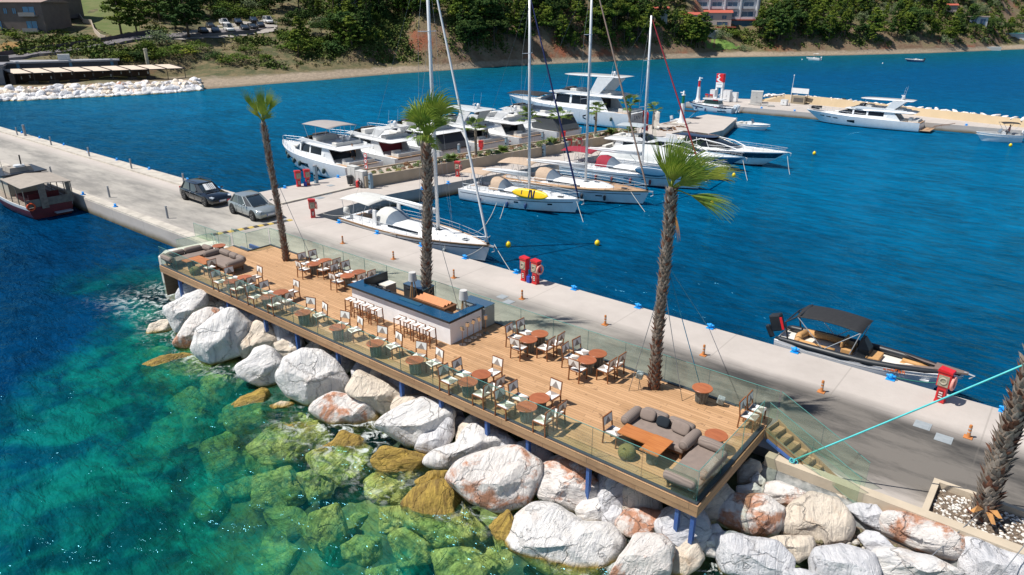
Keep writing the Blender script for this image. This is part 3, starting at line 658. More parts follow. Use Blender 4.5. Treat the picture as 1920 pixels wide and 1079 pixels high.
sofa_bench(a, .08, 2.35, 0, .95); bolster(a, (.05, .1, z), (.07, .95, z), .17); bolster(a, (.15, .98, z), (1.05, 1.0, z), .165); bolster(a, (1.06, 1.0, z), (1.7, .99, z), .165); bolster(a, (1.72, 1.0, z), (2.35, .95, z), .17); bolster(a, (2.45, -.05, z), (2.42, .9, z), .18)
def ltable(label, rects, bases, ox, oy):
    r = thing('coffee_table', label, 'table', ox, oy, DZ)
    for i, (x0, x1, y0, y1) in enumerate(rects):
        g = MB(); g.box(x0, x1, y0, y1, .455+.004*i, .495+.004*i); g.build('table_top', TKT[i], r, bevel=.004)
    for x, y in bases:
        g = MB(); g.lathe([(.15, 0), (.17, .02), (.19, .45), (.15, .45)], 16, (x, y, 0)); g.build('basket_base', RT, r, 40)
TKT = [M('orange_plank_top', (.46, .17, .05), .4, c2=(.36, .115, .03), sc=1.6, stretch=(1, 14, 1), coat=.2), M('orange_plank_top_turned', (.48, .18, .05), .4, c2=(.38, .12, .032), sc=1.6, stretch=(1, 14, 1), coat=.2)]
ltable('L shaped orange teak low table in front of the right sofa', [(0, .98, .35, .93), (.94, 1.52, 0, .95)], [(.25, .64), (1.22, .3)], 26.15, .66)
ltable('L shaped reddish low table in front of the left sofa', [(.5, 1.45, .38, .94), (0, .52, 0, .92)], [(.3, .3), (1.2, .62)], 1.5, .44)
def pouf(label, s, t):
    r = thing('pouf', label, 'pouf', s, t, DZ, 0, 'olive woven poufs')
    g = MB(); g.lathe([(.0, 0), (.17, 0), (.24, .06), (.265, .17), (.24, .29), (.17, .36), (.06, .385), (0, .385)], 24); g.build('pouf_body', OLV, r, True)
    g = MB(); g.tube([(-.05, -.17, .36), (0, -.19, .42), (.05, -.17, .36)], .012, 5); g.build('handle', OLV, r)
pouf('round olive pouf beside the right low table', 26.68, .72); pouf('round olive pouf beside the left front glass', 2.62, .5)
# speakers / garden rocks lights
SPK = M('speckled_granite', (.16, .20, .20), .8, c2=(.33, .38, .37), sc=25, lo=.45, hi=.6)
def speaker(label, s, t, z):
    r = thing('floodlight', label, 'floodlight', s, t, DZ)
    g = MB(); g.tube([(0, 0, 0), (.02, 0, .42+z)], .01, 5); g.tube([(.12, 0, 0), (.02, 0, .3)], .008, 5); g.build('stand', STEEL, r)
    g = MB(); g.obox((0, .02, .50+z), (.24, .20, .26), (.2, .2, .3)); g.build('head', SPK, r, bevel=.04)
speaker('grey mottled spotlight on a thin stand beside the third palm', 25.0, 4.35, .05)
speaker('grey mottled spotlight on the floor right of the lone round table', 27.6, 5.1, -.3)
speaker('grey mottled spotlight on the floor right of the bar', 19.0, 5.15, -.3)
# ================================================================== boats
GEL = M('white_gelcoat', (.78, .79, .80), .22, coat=.3, rv=.04); GEL2 = M('cream_gelcoat', (.74, .71, .65), .3); NAVY = M('navy_gelcoat', (.010, .016, .045), .15, coat=.5)
BOOT = M('dark_boot_stripe', (.02, .025, .05), .3); DGL = M('dark_boat_glass', (.006, .009, .014), .10, coat=.0, spec=.45); ANTI = M('antifoul', (.03, .04, .08), .8)
TEAKD = M('boat_teak_deck', (.42, .27, .16), .7, c2=(.34, .21, .12), sc=3, stretch=(1, 12, 1)); ALU = M('mast_white', (.72, .74, .76), .3, metal=.2); INOX = M('inox', (.42, .45, .48), .45, metal=.35)
ROPE = M('pale_rope', (.55, .53, .48), .9); WIRE = M('rigging_wire', (.30, .32, .34), .4, metal=.5); BLKF = M('black_canvas', (.013, .014, .017), .85, c2=(.02, .021, .024), sc=9); GREYF = M('grey_fender', (.22, .27, .30), .6)
UPH = M('white_upholstery', (.62, .61, .58), .8); DKI = M('dark_cockpit', (.05, .045, .045), .8); TANF = M('tan_canvas', (.46, .35, .26), .9, c2=(.40, .30, .22), sc=4); CLEARP = M('clear_vinyl', (.16, .20, .25), .1, coat=.4)
def hull(L, B, hb, hs, rake=.12, sternw=.88, fullness=2.0, flare=.35, n=22, low=-.5):
    lev = [(1.0, 1.0), (.90, .995), (.55, .965), (.22, .91), (.10, .88), (-.05, .80), (-.45, .45), (-.6, .05)]
    def half(u):
        if u < .42: return B/2*(sternw+(1-sternw)*math.sin(math.pi/2*u/.42))
        x = (u-.42)/.58; return B/2*max(.012, (1-x**fullness))
    def sheer(u): return hs+(hb-hs)*u**1.7
    def pt(u, f, side=1, out=0):     # f: fraction of sheer height
        zs = sheer(u); z = f*zs if f > 0 else f*1.0
        k = 1.0
        for (f0, k0), (f1, k1) in zip(lev, lev[1:]):
            if f <= f0 and f >= f1: k = k0+(k1-k0)*((f0-f)/(f0-f1)); break
        k *= 1-flare*(1-max(0, f))*u**2.5
        x = L*u-rake*L*(1-max(0, f))*u**5
        return (x, side*(half(u)*k+out), z)
    us = [1-(1-i/n)**1.15 for i in range(n+1)]
    rings = []
    for u in us: rings.append([pt(u, f, -1) for f, k in lev]+[pt(u, f, 1) for f, k in reversed(lev)])
    return rings, us, pt, half, sheer, len(lev)
def make_hull(r, L, B, hb, hs, mats, deckm, rowm=None, inset=.05, drop=.03, **k):
    rings, us, pt, half, sheer, nl = hull(L, B, hb, hs, **k); g = MB()
    rm = rowm or [1, 0, 0, 0, 2, 3, 3]; rm = rm+[3]+rm[::-1]
    g.loft(rings, None, False, False, rm+[0]); g.f.append(tuple(range(len(rings[0])))); g.m.append(0)
    h = g.build('hull', mats, r, 50); h.data.name = 'hull'
    g = MB(); v = []
    for u in us:
        z = sheer(u)-drop; b = max(.01, half(u)-inset*.2); x = L*u; v += [(x, -b, z), (x, -b*.5, z+.02), (x, 0, z+.03), (x, b*.5, z+.02), (x, b, z)]
    g.add(v, [(5*i+j, 5*i+5+j, 5*i+6+j, 5*i+1+j) for i in range(len(us)-1) for j in range(4)]); g.build('deck', deckm, r, True)
    g = MB()
    for sd in (-1, 1): g.tube([(L*u, sd*max(.01, half(u)-.02), sheer(u)+.01) for u in us], .03, 5)
    g.build('toe_rail', mats[1], r, True)
    return pt, half, sheer
def patch(pt, u0, u1, f0, f1, sd, out=.012, n=6, taper=0):
    g = MB(); v = []
    for i in range(n+1):
        u = u0+(u1-u0)*i/n; t = taper*(i/n)*(f1-f0)
        v += [pt(u, f0+t*.5, sd, out), pt(u, f1-t*.5, sd, out), pt(u, f0+t*.5, sd, out-.05), pt(u, f1-t*.5, sd, out-.05)]
    fs = [(4*i, 4*i+1, 4*i+5, 4*i+4) for i in range(n)]+[(4*i+2, 4*i, 4*i+4, 4*i+6) for i in range(n)]+[(4*i+1, 4*i+3, 4*i+7, 4*i+5) for i in range(n)]+[(0, 1, 3, 2), (4*n, 4*n+1, 4*n+3, 4*n+2)]
    return g.add(v, fs)
def outl(x0, x1, w, z, fr=.25, rr=.06, nose=.3):
    L = x1-x0
    h = [(x0, w*(1-rr)), (x0+.04*L, w), (x0+.45*L, w), (x1-fr*L, w*.96), (x1-fr*.45*L, w*(.55+nose*.55)), (x1-fr*.1*L, w*(.22+nose*.6)), (x1, w*nose*.5)]
    return [(x, -y, z) for x, y in h]+[(x, y, z) for x, y in reversed(h)]
def house(g, levels, mi=None, **k):   # levels: (z, x0, x1, w)
    g.loft([outl(x0, x1, w, z, **k) for z, x0, x1, w in levels], mi, True, True); return g
def fender(r, pt, u, sd, mat, rad=.11, ln=.45, top=.86):
    p = Vector(pt(u, top, sd, .02)); q = Vector(pt(u, .5, sd, rad+.03)); q.z = p.z-.25-ln/2
    g = MB(); g.lathe([(0, -ln/2), (rad*.6, -ln/2+.03), (rad, -ln/2+.1), (rad, ln/2-.1), (rad*.5, ln/2-.02), (0, ln/2)], 10, q); f = g.build('fender', mat, r, True)
    g = MB(); g.tube([q+Vector((0, 0, ln/2)), p+Vector((0, -sd*.05, .05))], .008, 4); g.build('lanyard', ROPE, f)
def rails(r, half, sheer, L, u0, u1, h=.45, n=9, inset=.08, front=True, name='guard_rail', mid=True):
    g = MB(); us = [u0+(u1-u0)*i/n for i in range(n+1)]
    tops = []
    for sd in (-1, 1):
        P = [Vector((L*u, sd*max(.03, half(u)-inset), sheer(u))) for u in us]
        for p in P: g.tube([p, p+Vector((0, 0, h))], .012, 4)
        top = [p+Vector((0, 0, h)) for p in P]; g.tube(top, .013, 4); tops.append(top)
        if mid: g.tube([p+Vector((0, 0, h*.5)) for p in P], .008, 4)
    if front: g.tube([tops[0][-1], (L*u1+.25, 0, sheer(u1)+h), tops[1][-1]], .013, 4)
    g.build(name, INOX, r)
def canopy(name, mat, r, x0, x1, w, z, sag=.12, n=8, poles=None, thick=.02, tilt=0, parent=None):
    g = MB(); rings = []
    for i in range(n+1):
        f = i/n; x = x0+(x1-x0)*f; zz = z+sag*math.sin(math.pi*f)+tilt*f
        rings.append([(x, w*y, zz+.10*w*(1-y*y)) for y in (-1, -.8, -.4, 0, .4, .8, 1)]+[(x, w*y, zz+.10*w*(1-y*y)-thick) for y in (1, .8, .4, 0, -.4, -.8, -1)])
    g.loft(rings); o = g.build(name, mat, r, True)
    if poles:
        g = MB()
        for (xa, za, xb) in poles:
            for sd in (-1, 1): g.tube([(xa, sd*w, za), (xb, sd*w*.98, z)], .018, 5)
        g.build('canopy_frame', INOX, o)
    return o
def sailboat(label, s, t, h, L, B, H, mastx, canvas, hullmats, stay, deckm, fend, fcol, group='sailing yachts moored in the marina', boomup=0, cover=True, hatches=True, stripe=True, boom=True):
    r = thing('sailing_yacht', label, 'sailboat', s, t, 0, h, group)
    pt, half, sheer = make_hull(r, L, B, 1.15, .95, hullmats, deckm, rake=.04, sternw=.84, fullness=2.0, flare=.25)
    if stripe:
        for sd in (-1, 1): patch(pt, .02, .96, .74, .79, sd, .004, 20).build('cove_stripe', BOOT, r)
    zd = .97; cr = GEL
    g = MB(); house(g, [(zd-.05, .30*L, .80*L, B*.30), (zd+.28, .31*L, .74*L, B*.26), (zd+.36, .33*L, .70*L, B*.20)], fr=.35); g.build('coachroof', cr, r, 40)
    for sd in (-1, 1):
        g = MB(); y = sd*B*.285; g.add([(.36*L, y*1.03, zd+.10), (.58*L, y*1.0, zd+.10), (.57*L, y*.97, zd+.22), (.37*L, y*.97, zd+.22)], [(0, 1, 2, 3)]); g.add([(.36*L, y*.9, zd+.10), (.58*L, y*.9, zd+.10), (.57*L, y*.9, zd+.22), (.37*L, y*.9, zd+.22)], [(0, 1, 2, 3)]); g.loft([[(.36*L, y*1.035, zd+.10), (.36*L, y*.99, zd+.22), (.36*L, y*.9, zd+.22), (.36*L, y*.9, zd+.1)], [(.58*L, y*1.03, zd+.10), (.58*L, y*.98, zd+.22), (.58*L, y*.9, zd+.22), (.58*L, y*.9, zd+.1)]]); g.build('cabin_window', DGL, r)
    # cockpit
    g = MB(); g.box(.03*L, .27*L, -B*.16, B*.16, zd-.25, zd+.012); g.build('cockpit_sole', TEAKD, r)
    for sd in (-1, 1):
        g = MB(); g.side([(.05*L, zd), (.30*L, zd), (.30*L, zd+.30), (.10*L, zd+.22), (.05*L, zd+.2)], sd*B*.26-.06, sd*B*.26+.06); g.box(.06*L, .28*L, min(sd*B*.17, sd*B*.24), max(sd*B*.17, sd*B*.24), zd, zd+.15); g.build('cockpit_seat', GEL, r)
        g = MB(); g.torus((.10*L, sd*B*.16, zd+.42), .30, .015, 18, 5, 'x'); g.tube([(.11*L, sd*B*.16, zd), (.11*L, sd*B*.16, zd+.42)], .03, 6)
        for k in range(3): a = k*2.09; g.tube([(.10*L, sd*B*.16, zd+.42), (.10*L, sd*B*.16+.3*math.cos(a), zd+.42+.3*math.sin(a))], .008, 4)
        g.build('steering_wheel', INOX, r)
    for k, (xx, yy) in enumerate(((.60, .09), (.60, -.09), (.66, 0), (.84, 0), (.72, .07), (.72, -.07))[:6 if hatches else 3]):
        zz = zd+.345 if xx < .69 else (zd+.20 if xx < .8 else sheer(xx)+.02); g = MB(); g.box(xx*L-.22, xx*L+.22, yy*B-.16, yy*B+.16, zz, zz+.035); g.build('deck_hatch', DGL, r, bevel=.01)
    # bimini and sprayhood
    if cover:
        canopy('bimini', canvas, r, .0*L, .24*L, B*.36, zd+1.25, .08, poles=[(.04*L, zd, .02*L), (.10*L, zd, .12*L), (.16*L, zd, .22*L)])
        g = MB(); rings = []
        for i, (x, w, z) in enumerate(((.26, .30, .98), (.30, .29, 1.05), (.345, .285, .90), (.40, .27, .40))):
            rings.append([(x*L, B*w*math.cos(a), zd+.2+(z-.2)*math.sin(a)) for a in [math.pi*k/8 for k in range(9)]]+[(x*L, B*(w-.012)*math.cos(a), zd+.18+(z-.22)*math.sin(a)) for a in [math.pi*k/8 for k in range(8, -1, -1)]])
        g.loft(rings[:3]); sp = g.build('sprayhood', canvas, r, 50)
        g = MB(); g.loft(rings[2:]); g.build('sprayhood_window', CLEARP, sp, 50)
    # rig
    mz = zd+.36; g = MB(); g.tube([(mastx, 0, mz-.2), (mastx-.05, 0, H*.6), (mastx-.10, 0, H)], [.11, .105, .08], 8); g.build('mast', ALU, r, True)
    for f, w in ((.42, .95), (.72, .7)):
        g = MB(); z = mz+(H-mz)*f; g.tube([(mastx-.25, -w, z), (mastx, 0, z), (mastx-.25, w, z)], .022, 5); g.build('spreader', ALU, r)
        
    g = MB()
    for sd in (-1, 1):
        c = (mastx-.15, sd*half(.5)*.9, 1.0); z1 = mz+(H-mz)*.42; z2 = mz+(H-mz)*.72
        g.tube([c, (mastx-.25, sd*.95, z1), (mastx-.25, sd*.7, z2), (mastx-.1, 0, H-.3)], .007, 3); g.tube([c, (mastx-.02, 0, z1)], .006, 3); g.tube([(mastx-.25, sd*.95, z1), (mastx-.05, 0, z2)], .006, 3)
    g.tube([(.0, B*.2, 1.0), (.9, 0, 3.2), (mastx-.1, 0, H)], .007, 3); g.tube([(.0, -B*.2, 1.0), (.9, 0, 3.2)], .007, 3); g.build('rigging', WIRE, r)
    g = MB(); a, b_ = Vector((L*.985, 0, 1.25)), Vector((mastx-.02, 0, H-.25)); g.tube([a, a.lerp(b_, .03), a.lerp(b_, .08), a.lerp(b_, .5), a.lerp(b_, .9), a.lerp(b_, .98), b_], [.03, .07, .075, .065, .05, .03, .01], 8); g.build('furled_headsail', stay, r, True)
    g = MB(); g.lathe([(0, -.08), (.09, -.08), (.09, .04), (0, .04)], 10, a); g.build('furling_drum', BLK, r)
    if boom:
        bz = mz+1.05; be = (max(.2, mastx-L*.42), 0, bz+boomup); g = MB(); g.tube([(mastx-.12, 0, bz), be], .10, 8); g.build('boom', ALU, r, True)
        g = MB(); g.tube([(mastx-.15, 0, bz+.16), ((mastx+be[0])/2, 0, bz+.17+boomup/2), (be[0]+.3, 0, bz+.12+boomup)], [.13, .12, .06], 8); g.build('furled_mainsail', GEL, r, True)
        g = MB(); g.tube([(mastx-1.2, 0, bz-.1), (mastx-.1, 0, mz)], .03, 5); g.tube([(be[0]+.8, 0, bz), (.29*L, 0, zd+.3)], .012, 4); g.build('vang', INOX, r)
    rails(r, half, sheer, L, .04, .97, .48, 11, .1)
    g = MB(); g.obox((L+.05, 0, 1.12), (.5, .12, .08)); g.tube([(L+.25, 0, 1.1), (L+.32, 0, .85), (L+.12, 0, .75)], .035, 5); g.build('anchor', INOX, r)
    for u, sd in fend: fender(r, pt, u, sd, fcol)
    return r, pt, half, sheer
S_W = [GEL, GEL, BOOT, ANTI]; S_T = [GEL, TEAKD, BOOT, ANTI]
GC = M('pale_grey_canvas', (.55, .55, .53), .9, c2=(.49, .49, .47), sc=4); WS = M('white_sail_cover', (.72, .74, .76), .8); NV = M('navy_sail_cover', (.012, .02, .10), .8); BRN = M('brown_sail_cover', (.36, .25, .20), .9); RED = M('red_sail_cover', (.34, .02, .035), .8)
BURG = M('burgundy_canvas', (.28, .015, .035), .85, c2=(.22, .012, .03), sc=5); BF = M('blue_fender', (.015, .05, .16), .6); RFD = M('burgundy_fender', (.20, .03, .03), .7); BKF = M('black_fender', (.02, .022, .03), .6)
HW = M('pale_blue_gelcoat', (.62, .68, .72), .2, coat=.4)
r, pt, half, sheer = sailboat('large white sailing yacht with grey bimini moored alongside the near quay', -3.15, 14.85, .5, 12.3, 3.3, 17.4, 8.04, GC, [GEL, TEAKD, BOOT, ANTI], WS, GEL, [(.03, -1), (.12, -1), (.17, -1), (.31, -1), (.45, -1), (.62, -1), (.78, -1)], GREYF, boomup=.15)
for sd in (-1, 1): patch(pt, .58, .64, .55, .66, sd, .006).build('hull_window', DGL, r)
g = MB(); g.lathe([(0, -.3), (.2, -.28), (.22, .0), (.18, .26), (0, .3)], 12, (.55, -1.1, 1.45)); g.build('cover_bag', GC, r, True)
g = MB(); g.side([(.255*12.3, .9), (.285*12.3, .9), (.285*12.3, 2.0), (.262*12.3, 2.0)], -1.12, -1.0); g.side([(.255*12.3, .9), (.285*12.3, .9), (.285*12.3, 2.0), (.262*12.3, 2.0)], 1.0, 1.12); g.build('targa_arch', GEL, r, bevel=.03)
r2, pt, half, sheer = sailboat('white sailing yacht carrying a yellow paddleboard on its side deck', -2.75, 25.9, 8, 10.0, 3.1, 15.0, 5.7, TANF, S_W, NV, GEL, [(.22, -1), (.47, -1), (.62, -1)], BF)
for u in (.52, .78): patch(pt, u, u+.035, .55, .66, -1, .006).build('hull_window', DGL, r2)
r3, pt, half, sheer = sailboat('white sailing yacht with teak deck and tan canopies next to the paddleboard yacht', -2.9, 30.9, 8, 12.9, 3.7, 16.6, 7.5, TANF, [HW, TEAKD, BOOT, ANTI], BRN, TEAKD, [(.62, -1), (.76, -1), (.35, -1)], BKF)
patch(pt, .70, .74, .5, .58, -1, .006).build('hull_window', DGL, r3)
r4, pt, half, sheer = sailboat('white sailing yacht with burgundy canopies, fenders and red furled sail', -1.9, 38.6, 6, 13.0, 3.7, 13.6, 7.4, BURG, [HW, GEL, BOOT, ANTI], RED, GEL, [(.30, -1), (.42, -1), (.55, -1), (.68, -1)], RFD)
for u in (.5, .62): patch(pt, u, u+.03, .55, .62, -1, .006).build('hull_window', DGL, r4)
def board(name, label, s, t, z, h, L, w, col, marks, tilt):
    r = thing(name, label, 'paddleboard', s, t, z, h); g = MB(); rings = []
    for i in range(15):
        u = -1+i/7; b = w/2*(1-abs(u)**2.6)**.6+.004; rings.append([(u*L/2, b*y, .05*math.sqrt(max(0, 1-y*y*.9))+.06*abs(u)**3) for y in (-1, -.6, 0, .6, 1)]+[(u*L/2, b*y, -.05*math.sqrt(max(0, 1-y*y*.9))+.06*abs(u)**3) for y in (.6, 0, -.6)])
    g.loft(rings); o = g.build('board_body', col, r, True); r.rotation_euler.x = 0
    r.rotation_euler = (Euler((R(tilt), 0, 0)).to_matrix().to_4x4()).to_euler(); r.rotation_euler = (Matrix.Rotation(AL+R(h), 4, 'Z') @ Matrix.Rotation(R(tilt), 4, 'X')).to_euler()
    g = MB()
    for q in marks: g.add([(x, y, .062) for x, y in q], [tuple(range(len(q)))])
    for q in marks: g.add([(x, y, -.062) for x, y in q], [tuple(range(len(q)))])
    g.build('board_marking', NAVY, r)
    return r
YEL = M('yellow_board', (.85, .55, .01), .35); BLB = M('blue_board', (.01, .08, .17), .35)
zz = [[(-.12, -.30), (.0, -.30), (.0, .30), (-.12, .30)], [(.0, .30), (.12, .30), (.26, -.30), (.13, -.30)], [(.26, -.30), (.38, -.30), (.38, .30), (.26, .30)], [(-.75, -.12), (-.68, -.12), (-.68, .2), (-.75, .2)], [(.95, -.1), (1.1, -.1), (1.02, .14)]]
c2_ = (math.cos(R(8)), math.sin(R(8)))
board('paddleboard', 'yellow paddleboard with a big dark letter lashed to the sailing yacht rail', -2.75+6.6*c2_[0]+1.42*c2_[1], 25.9+6.6*c2_[1]-1.42*c2_[0], 1.40, 8, 3.1, .72, YEL, zz, 68)
board('paddleboard', 'dark blue paddleboard tied along the rail of the burgundy sailing yacht', 7.2, 37.85, 1.42, 6, 3.0, .8, BLB, [[(-.9, -.1), (-.8, -.1), (-.8, .1), (-.9, .1)]], 68)
# ------------------------------------------------------------------ motor yachts
def text_mb(txt, size, thick=.004, mi=0, font_w=.62):
    cu = bpy.data.curves.new('txt', 'FONT'); cu.body = txt; cu.size = size; cu.extrude = thick; cu.align_x = 'CENTER'; cu.align_y = 'CENTER'
    o = bpy.data.objects.new('txt', cu); COL.objects.link(o); dg = bpy.context.evaluated_depsgraph_get(); me = bpy.data.meshes.new_from_object(o.evaluated_get(dg)); bpy.data.objects.remove(o)
    g = MB(); g.v = [tuple(v.co) for v in me.vertices]; g.f = [tuple(p.vertices) for p in me.polygons]; g.m = [mi]*len(g.f); return g
def text_obj(name, txt, size, mat, parent, loc, rot):
    g = text_mb(txt, size); o = g.build(name, mat, parent); o.location = loc; o.rotation_euler = rot; return o
TX = M('dark_lettering', (.03, .04, .09), .5)
def motor_yacht(label, s, t, h, L, B, group='motor yachts moored stern to the pier', hb=2.0, hs=1.45, top='bimini', topcol=None, mats=None, wins=((.60, .93, .52, .66), (.42, .55, .42, .66)), cockpit=DKI, dome=True, side_glass=True, enclosed=None, lv=1.22, bow_rail=True, fend=(), wincol=None, deck2=False):
    r = thing('motor_yacht', label, 'motor yacht', s, t, 0, h, group)
    pt, half, sheer = make_hull(r, L, B, hb, hs, mats or [GEL, GEL, BOOT, ANTI], GEL, rake=.16, sternw=.9, fullness=2.3, flare=.5)
    for (u0, u1, f0, f1) in wins:
        for sd in (-1, 1): patch(pt, u0, u1, f0, f1, sd, .008, taper=.5).build('hull_window', wincol or DGL, r)
    g = MB(); g.box(-.09*L, .01, -B*.40, B*.40, .22, .34); g.build('swim_platform', TEAKD, r, bevel=.03)
    zc = hs+.05
    g = MB(); g.box(.0, .24*L, -B*.36, B*.36, hs-.15, hs-.0); g.build('cockpit_sole', TEAKD, r)
    g = MB(); g.box(.25*L, .27*L, -B*.34, B*.34, hs-.05, hs+1.0*lv); g.build('saloon_doors', DGL if cockpit is DKI else cockpit, r)
    g = MB(); g.box(.02*L, .07*L, -B*.30, B*.30, hs-.05, hs+.32); g.box(.07*L, .10*L, B*.1, B*.30, hs-.05, hs+.5); g.build('aft_seat', UPH, r, bevel=.04)
    # trunk + saloon
    g = MB(); house(g, [(hs, .25*L, .88*L, B*.40), (hs+.30*lv+.12, .26*L, .80*L, B*.37)], fr=.42); g.build('cabin_trunk', GEL, r, 40)
    z0 = hs+.40*lv; z1 = hs+1.0*lv
    g = MB(); house(g, [(z0, .26*L, .74*L, B*.365), (z1, .27*L, .60*L, B*.33)], fr=.34, nose=.5); g.build('saloon_windows', DGL, r, 30)
    g = MB()
    for sd in (-1, 1):
        for (xa, xb) in ((.27, .30), (.43, .445), (.55, .565)):
            g = MB(); g.add([(xa*L, sd*B*.372, z0), (xb*L, sd*B*.372, z0), (xb*L, sd*B*.337, z1), (xa*L, sd*B*.337, z1), (xa*L, sd*B*.36, z0), (xb*L, sd*B*.36, z0), (xb*L, sd*B*.32, z1), (xa*L, sd*B*.32, z1)], [(0, 1, 2, 3), (4, 7, 6, 5), (0, 4, 5, 1), (1, 5, 6, 2), (2, 6, 7, 3), (3, 7, 4, 0)]); g.build('window_pillar', GEL, r)
        g = MB(); g.side([(.16*L, hs), (.28*L, hs), (.27*L, z1), (.22*L, z1)], sd*B*.35-.04, sd*B*.35+.04); g.build('cockpit_side', GEL, r)
    # flybridge deck
    g = MB(); house(g, [(z1-.02, .07*L, .64*L, B*.385), (z1+.08, .05*L, .655*L, B*.40), (z1+.20, .08*L, .62*L, B*.385)], fr=.35, nose=.45); g.build('flybridge_deck', GEL, r, 40)
    g = MB(); zf = z1+.2
    for sd in (-1, 1): g.side([(.12*L, zf-.02), (.60*L, zf-.02), (.52*L, zf+.34), (.30*L, zf+.26), (.12*L, zf+.12)], sd*B*.36-.03, sd*B*.36+.03)
    g.build('flybridge_coaming', GEL, r, bevel=.02)
    g = MB(); house(g, [(zf, .50*L, .60*L, B*.33), (zf+.42, .47*L, .53*L, B*.28)], fr=.5, nose=.6); g.build('flybridge_windscreen', DGL, r, 40)
    g = MB(); g.box(.42*L, .47*L, -B*.25, B*.22, zf, zf+.5); g.build('helm_seat', UPH, r, bevel=.04); g = MB(); g.prism([(.16*L, -B*.30), (.33*L, -B*.30), (.33*L, -B*.2), (.21*L, -B*.2), (.21*L, B*.28), (.16*L, B*.28)], zf, zf+.31); g.build('flybridge_seat', UPH, r, bevel=.04)
    g = MB(); g.box(.49*L, .53*L, -B*.22, B*.1, zf, zf+.55); g.build('helm_console', DKI, r, bevel=.03)
    zt = zf+1.25*lv
    if top == 'bimini': canopy('bimini', topcol or M('taupe_bimini', (.33, .30, .29), .9), r, .20*L, .52*L, B*.34, zt, .06, poles=[(.30*L, zf, .22*L), (.36*L, zf, .36*L), (.44*L, zf, .50*L)])
    elif top == 'hard' or top == 'arch':
        if top == 'hard':
            g = MB(); house(g, [(zt, .10*L, .52*L, B*.32), (zt+.07, .09*L, .53*L, B*.34), (zt+.13, .12*L, .50*L, B*.30)], fr=.3, nose=.6); g.build('hardtop', topcol or GEL, r, 40)
        za = zt if top == 'hard' else zf+.9
        for sd in (-1, 1):
            g = MB(); g.side([(.24*L, zf), (.31*L, zf), (.25*L, za), (.14*L, za)], sd*B*.33-.05, sd*B*.33+.05); g.build('radar_arch', GEL, r, bevel=.02)
        if top == 'arch':
            g = MB(); g.box(.14*L, .26*L, -B*.33, B*.33, za, za+.09); g.build('radar_arch', GEL, r, bevel=.02)
        if top == 'hard':
            g = MB()
            for sd in (-1, 1): g.tube([(.49*L, sd*B*.28, zf+.3), (.47*L, sd*B*.28, zt)], .025, 5)
            g.build('hardtop_strut', INOX, r)
    za = zt+.12 if top == 'hard' else (zf+.99 if top == 'arch' else zf+.25)
    if dome:
        g = MB(); x = .19*L
        g.lathe([(0, 0), (.14, 0), (.17, .10), (.19, .28), (.15, .42), (.06, .48), (0, .48)], 14, (x, -.25, za+.05)); g.lathe([(.08, -.03), (.05, .05)], 8, (x, -.25, za)); g.build('satellite_dome', GEL, r, True)
        g = MB(); g.tube([(x+.1, .3, za), (x, .3, za+.5)], .05, 6); g.obox((x, .3, za+.52), (.10, .9, .07), (0, 0, .5)); g.build('radar', GEL, r)
        g = MB()
        for y in (-.5, .55): g.tube([(x, y, za-.05), (x-.25, y, za+1.6)], .010, 4)
        g.build('aerial', GEL, r)
    if enclosed:
        g = MB(); g.side([(.0, hs+.05), (.26*L, hs+.05), (.26*L, z1-.02), (.07*L, z1-.02)], -B*.37, B*.37); g.build('cockpit_enclosure', enclosed, r)
    if bow_rail: rails(r, half, sheer, L, .42, .97, .5, 9, .1)
    g = MB()
    for sd in (-1, 1): g.tube([(-.05*L, sd*B*.2, .34), (-.14*L, sd*B*.2, .9), (-.22*L, sd*B*.18, 1.1)], .02, 4)
    g.obox((-.17*L, 0, 1.02), (.16*L, .35, .04), (0, .25, 0)); g.build('gangway', TKD, r)
    for u, sd in fend: fender(r, pt, u, sd, GFEN, .15, .5)
    g = MB(); g.box(.62*L, .74*L, -B*.2, B*.2, hs+.42*lv+.02, hs+.42*lv+.12); g.build('sunpad', UPH, r, bevel=.05)
    return r, pt, half, sheer
GFEN = M('green_grey_fender', (.05, .085, .08), .7)
motor_yacht('white flybridge yacht with taupe bimini, nearest the near quay', -13.6, 24.4, 176, 13.6, 4.5, fend=((.22, 1), (.30, 1), (.52, 1), (.62, 1), (.78, 1), (.9, 1)), cockpit=DKI)
motor_yacht('white flybridge yacht with open aft deck, second from the quay', -13.2, 29.7, 176, 13.6, 4.5, top='arch', cockpit=M('red_interior', (.20, .02, .03), .8), dome=True)
motor_yacht('white yacht with dark grey cockpit tent and dome, third from the quay', -12.7, 35.0, 176, 14.5, 4.7, top='arch', enclosed=M('charcoal_canvas', (.035, .04, .05), .9), lv=1.35)
motor_yacht('white yacht with grey hardtop, fourth from the quay on the pier', -12.1, 40.3, 176, 14.2, 4.6, top='hard', topcol=M('light_grey_top', (.55, .58, .60), .4))
motor_yacht('white yacht with burgundy hull window, fifth from the quay', -11.4, 45.6, 176, 14.6, 4.7, top='arch', wins=((.08, .26, .3, .72), (.5, .8, .5, .66)), wincol=M('burgundy_glass', (.22, .01, .02), .3))
motor_yacht('tall white yacht with black bimini and dark canvas, beside the big yacht', -10.6, 51.4, 176, 15.6, 5.0, top='bimini', topcol=BLKF, enclosed=M('slate_canvas', (.06, .07, .08), .9), lv=1.5, dome=False)
rT, pt, half, sheer = motor_yacht('biggest yacht, three decks and white hardtop, at the head of the pier', -9.6, 65.2, 180, 21, 5.2, hb=2.7, hs=2.0, top='hard', lv=1.75, wins=((.40, .43, .40, .70), (.30, .325, .40, .72), (.22, .245, .40, .72), (.50, .53, .45, .72)), fend=((.12, 1),), group=None)
g = MB(); g.side([(0, .4), (0, 2.0), (.35, 2.05), (.35, .4)], -2.1, 2.1); g.build('transom', GEL, rT)
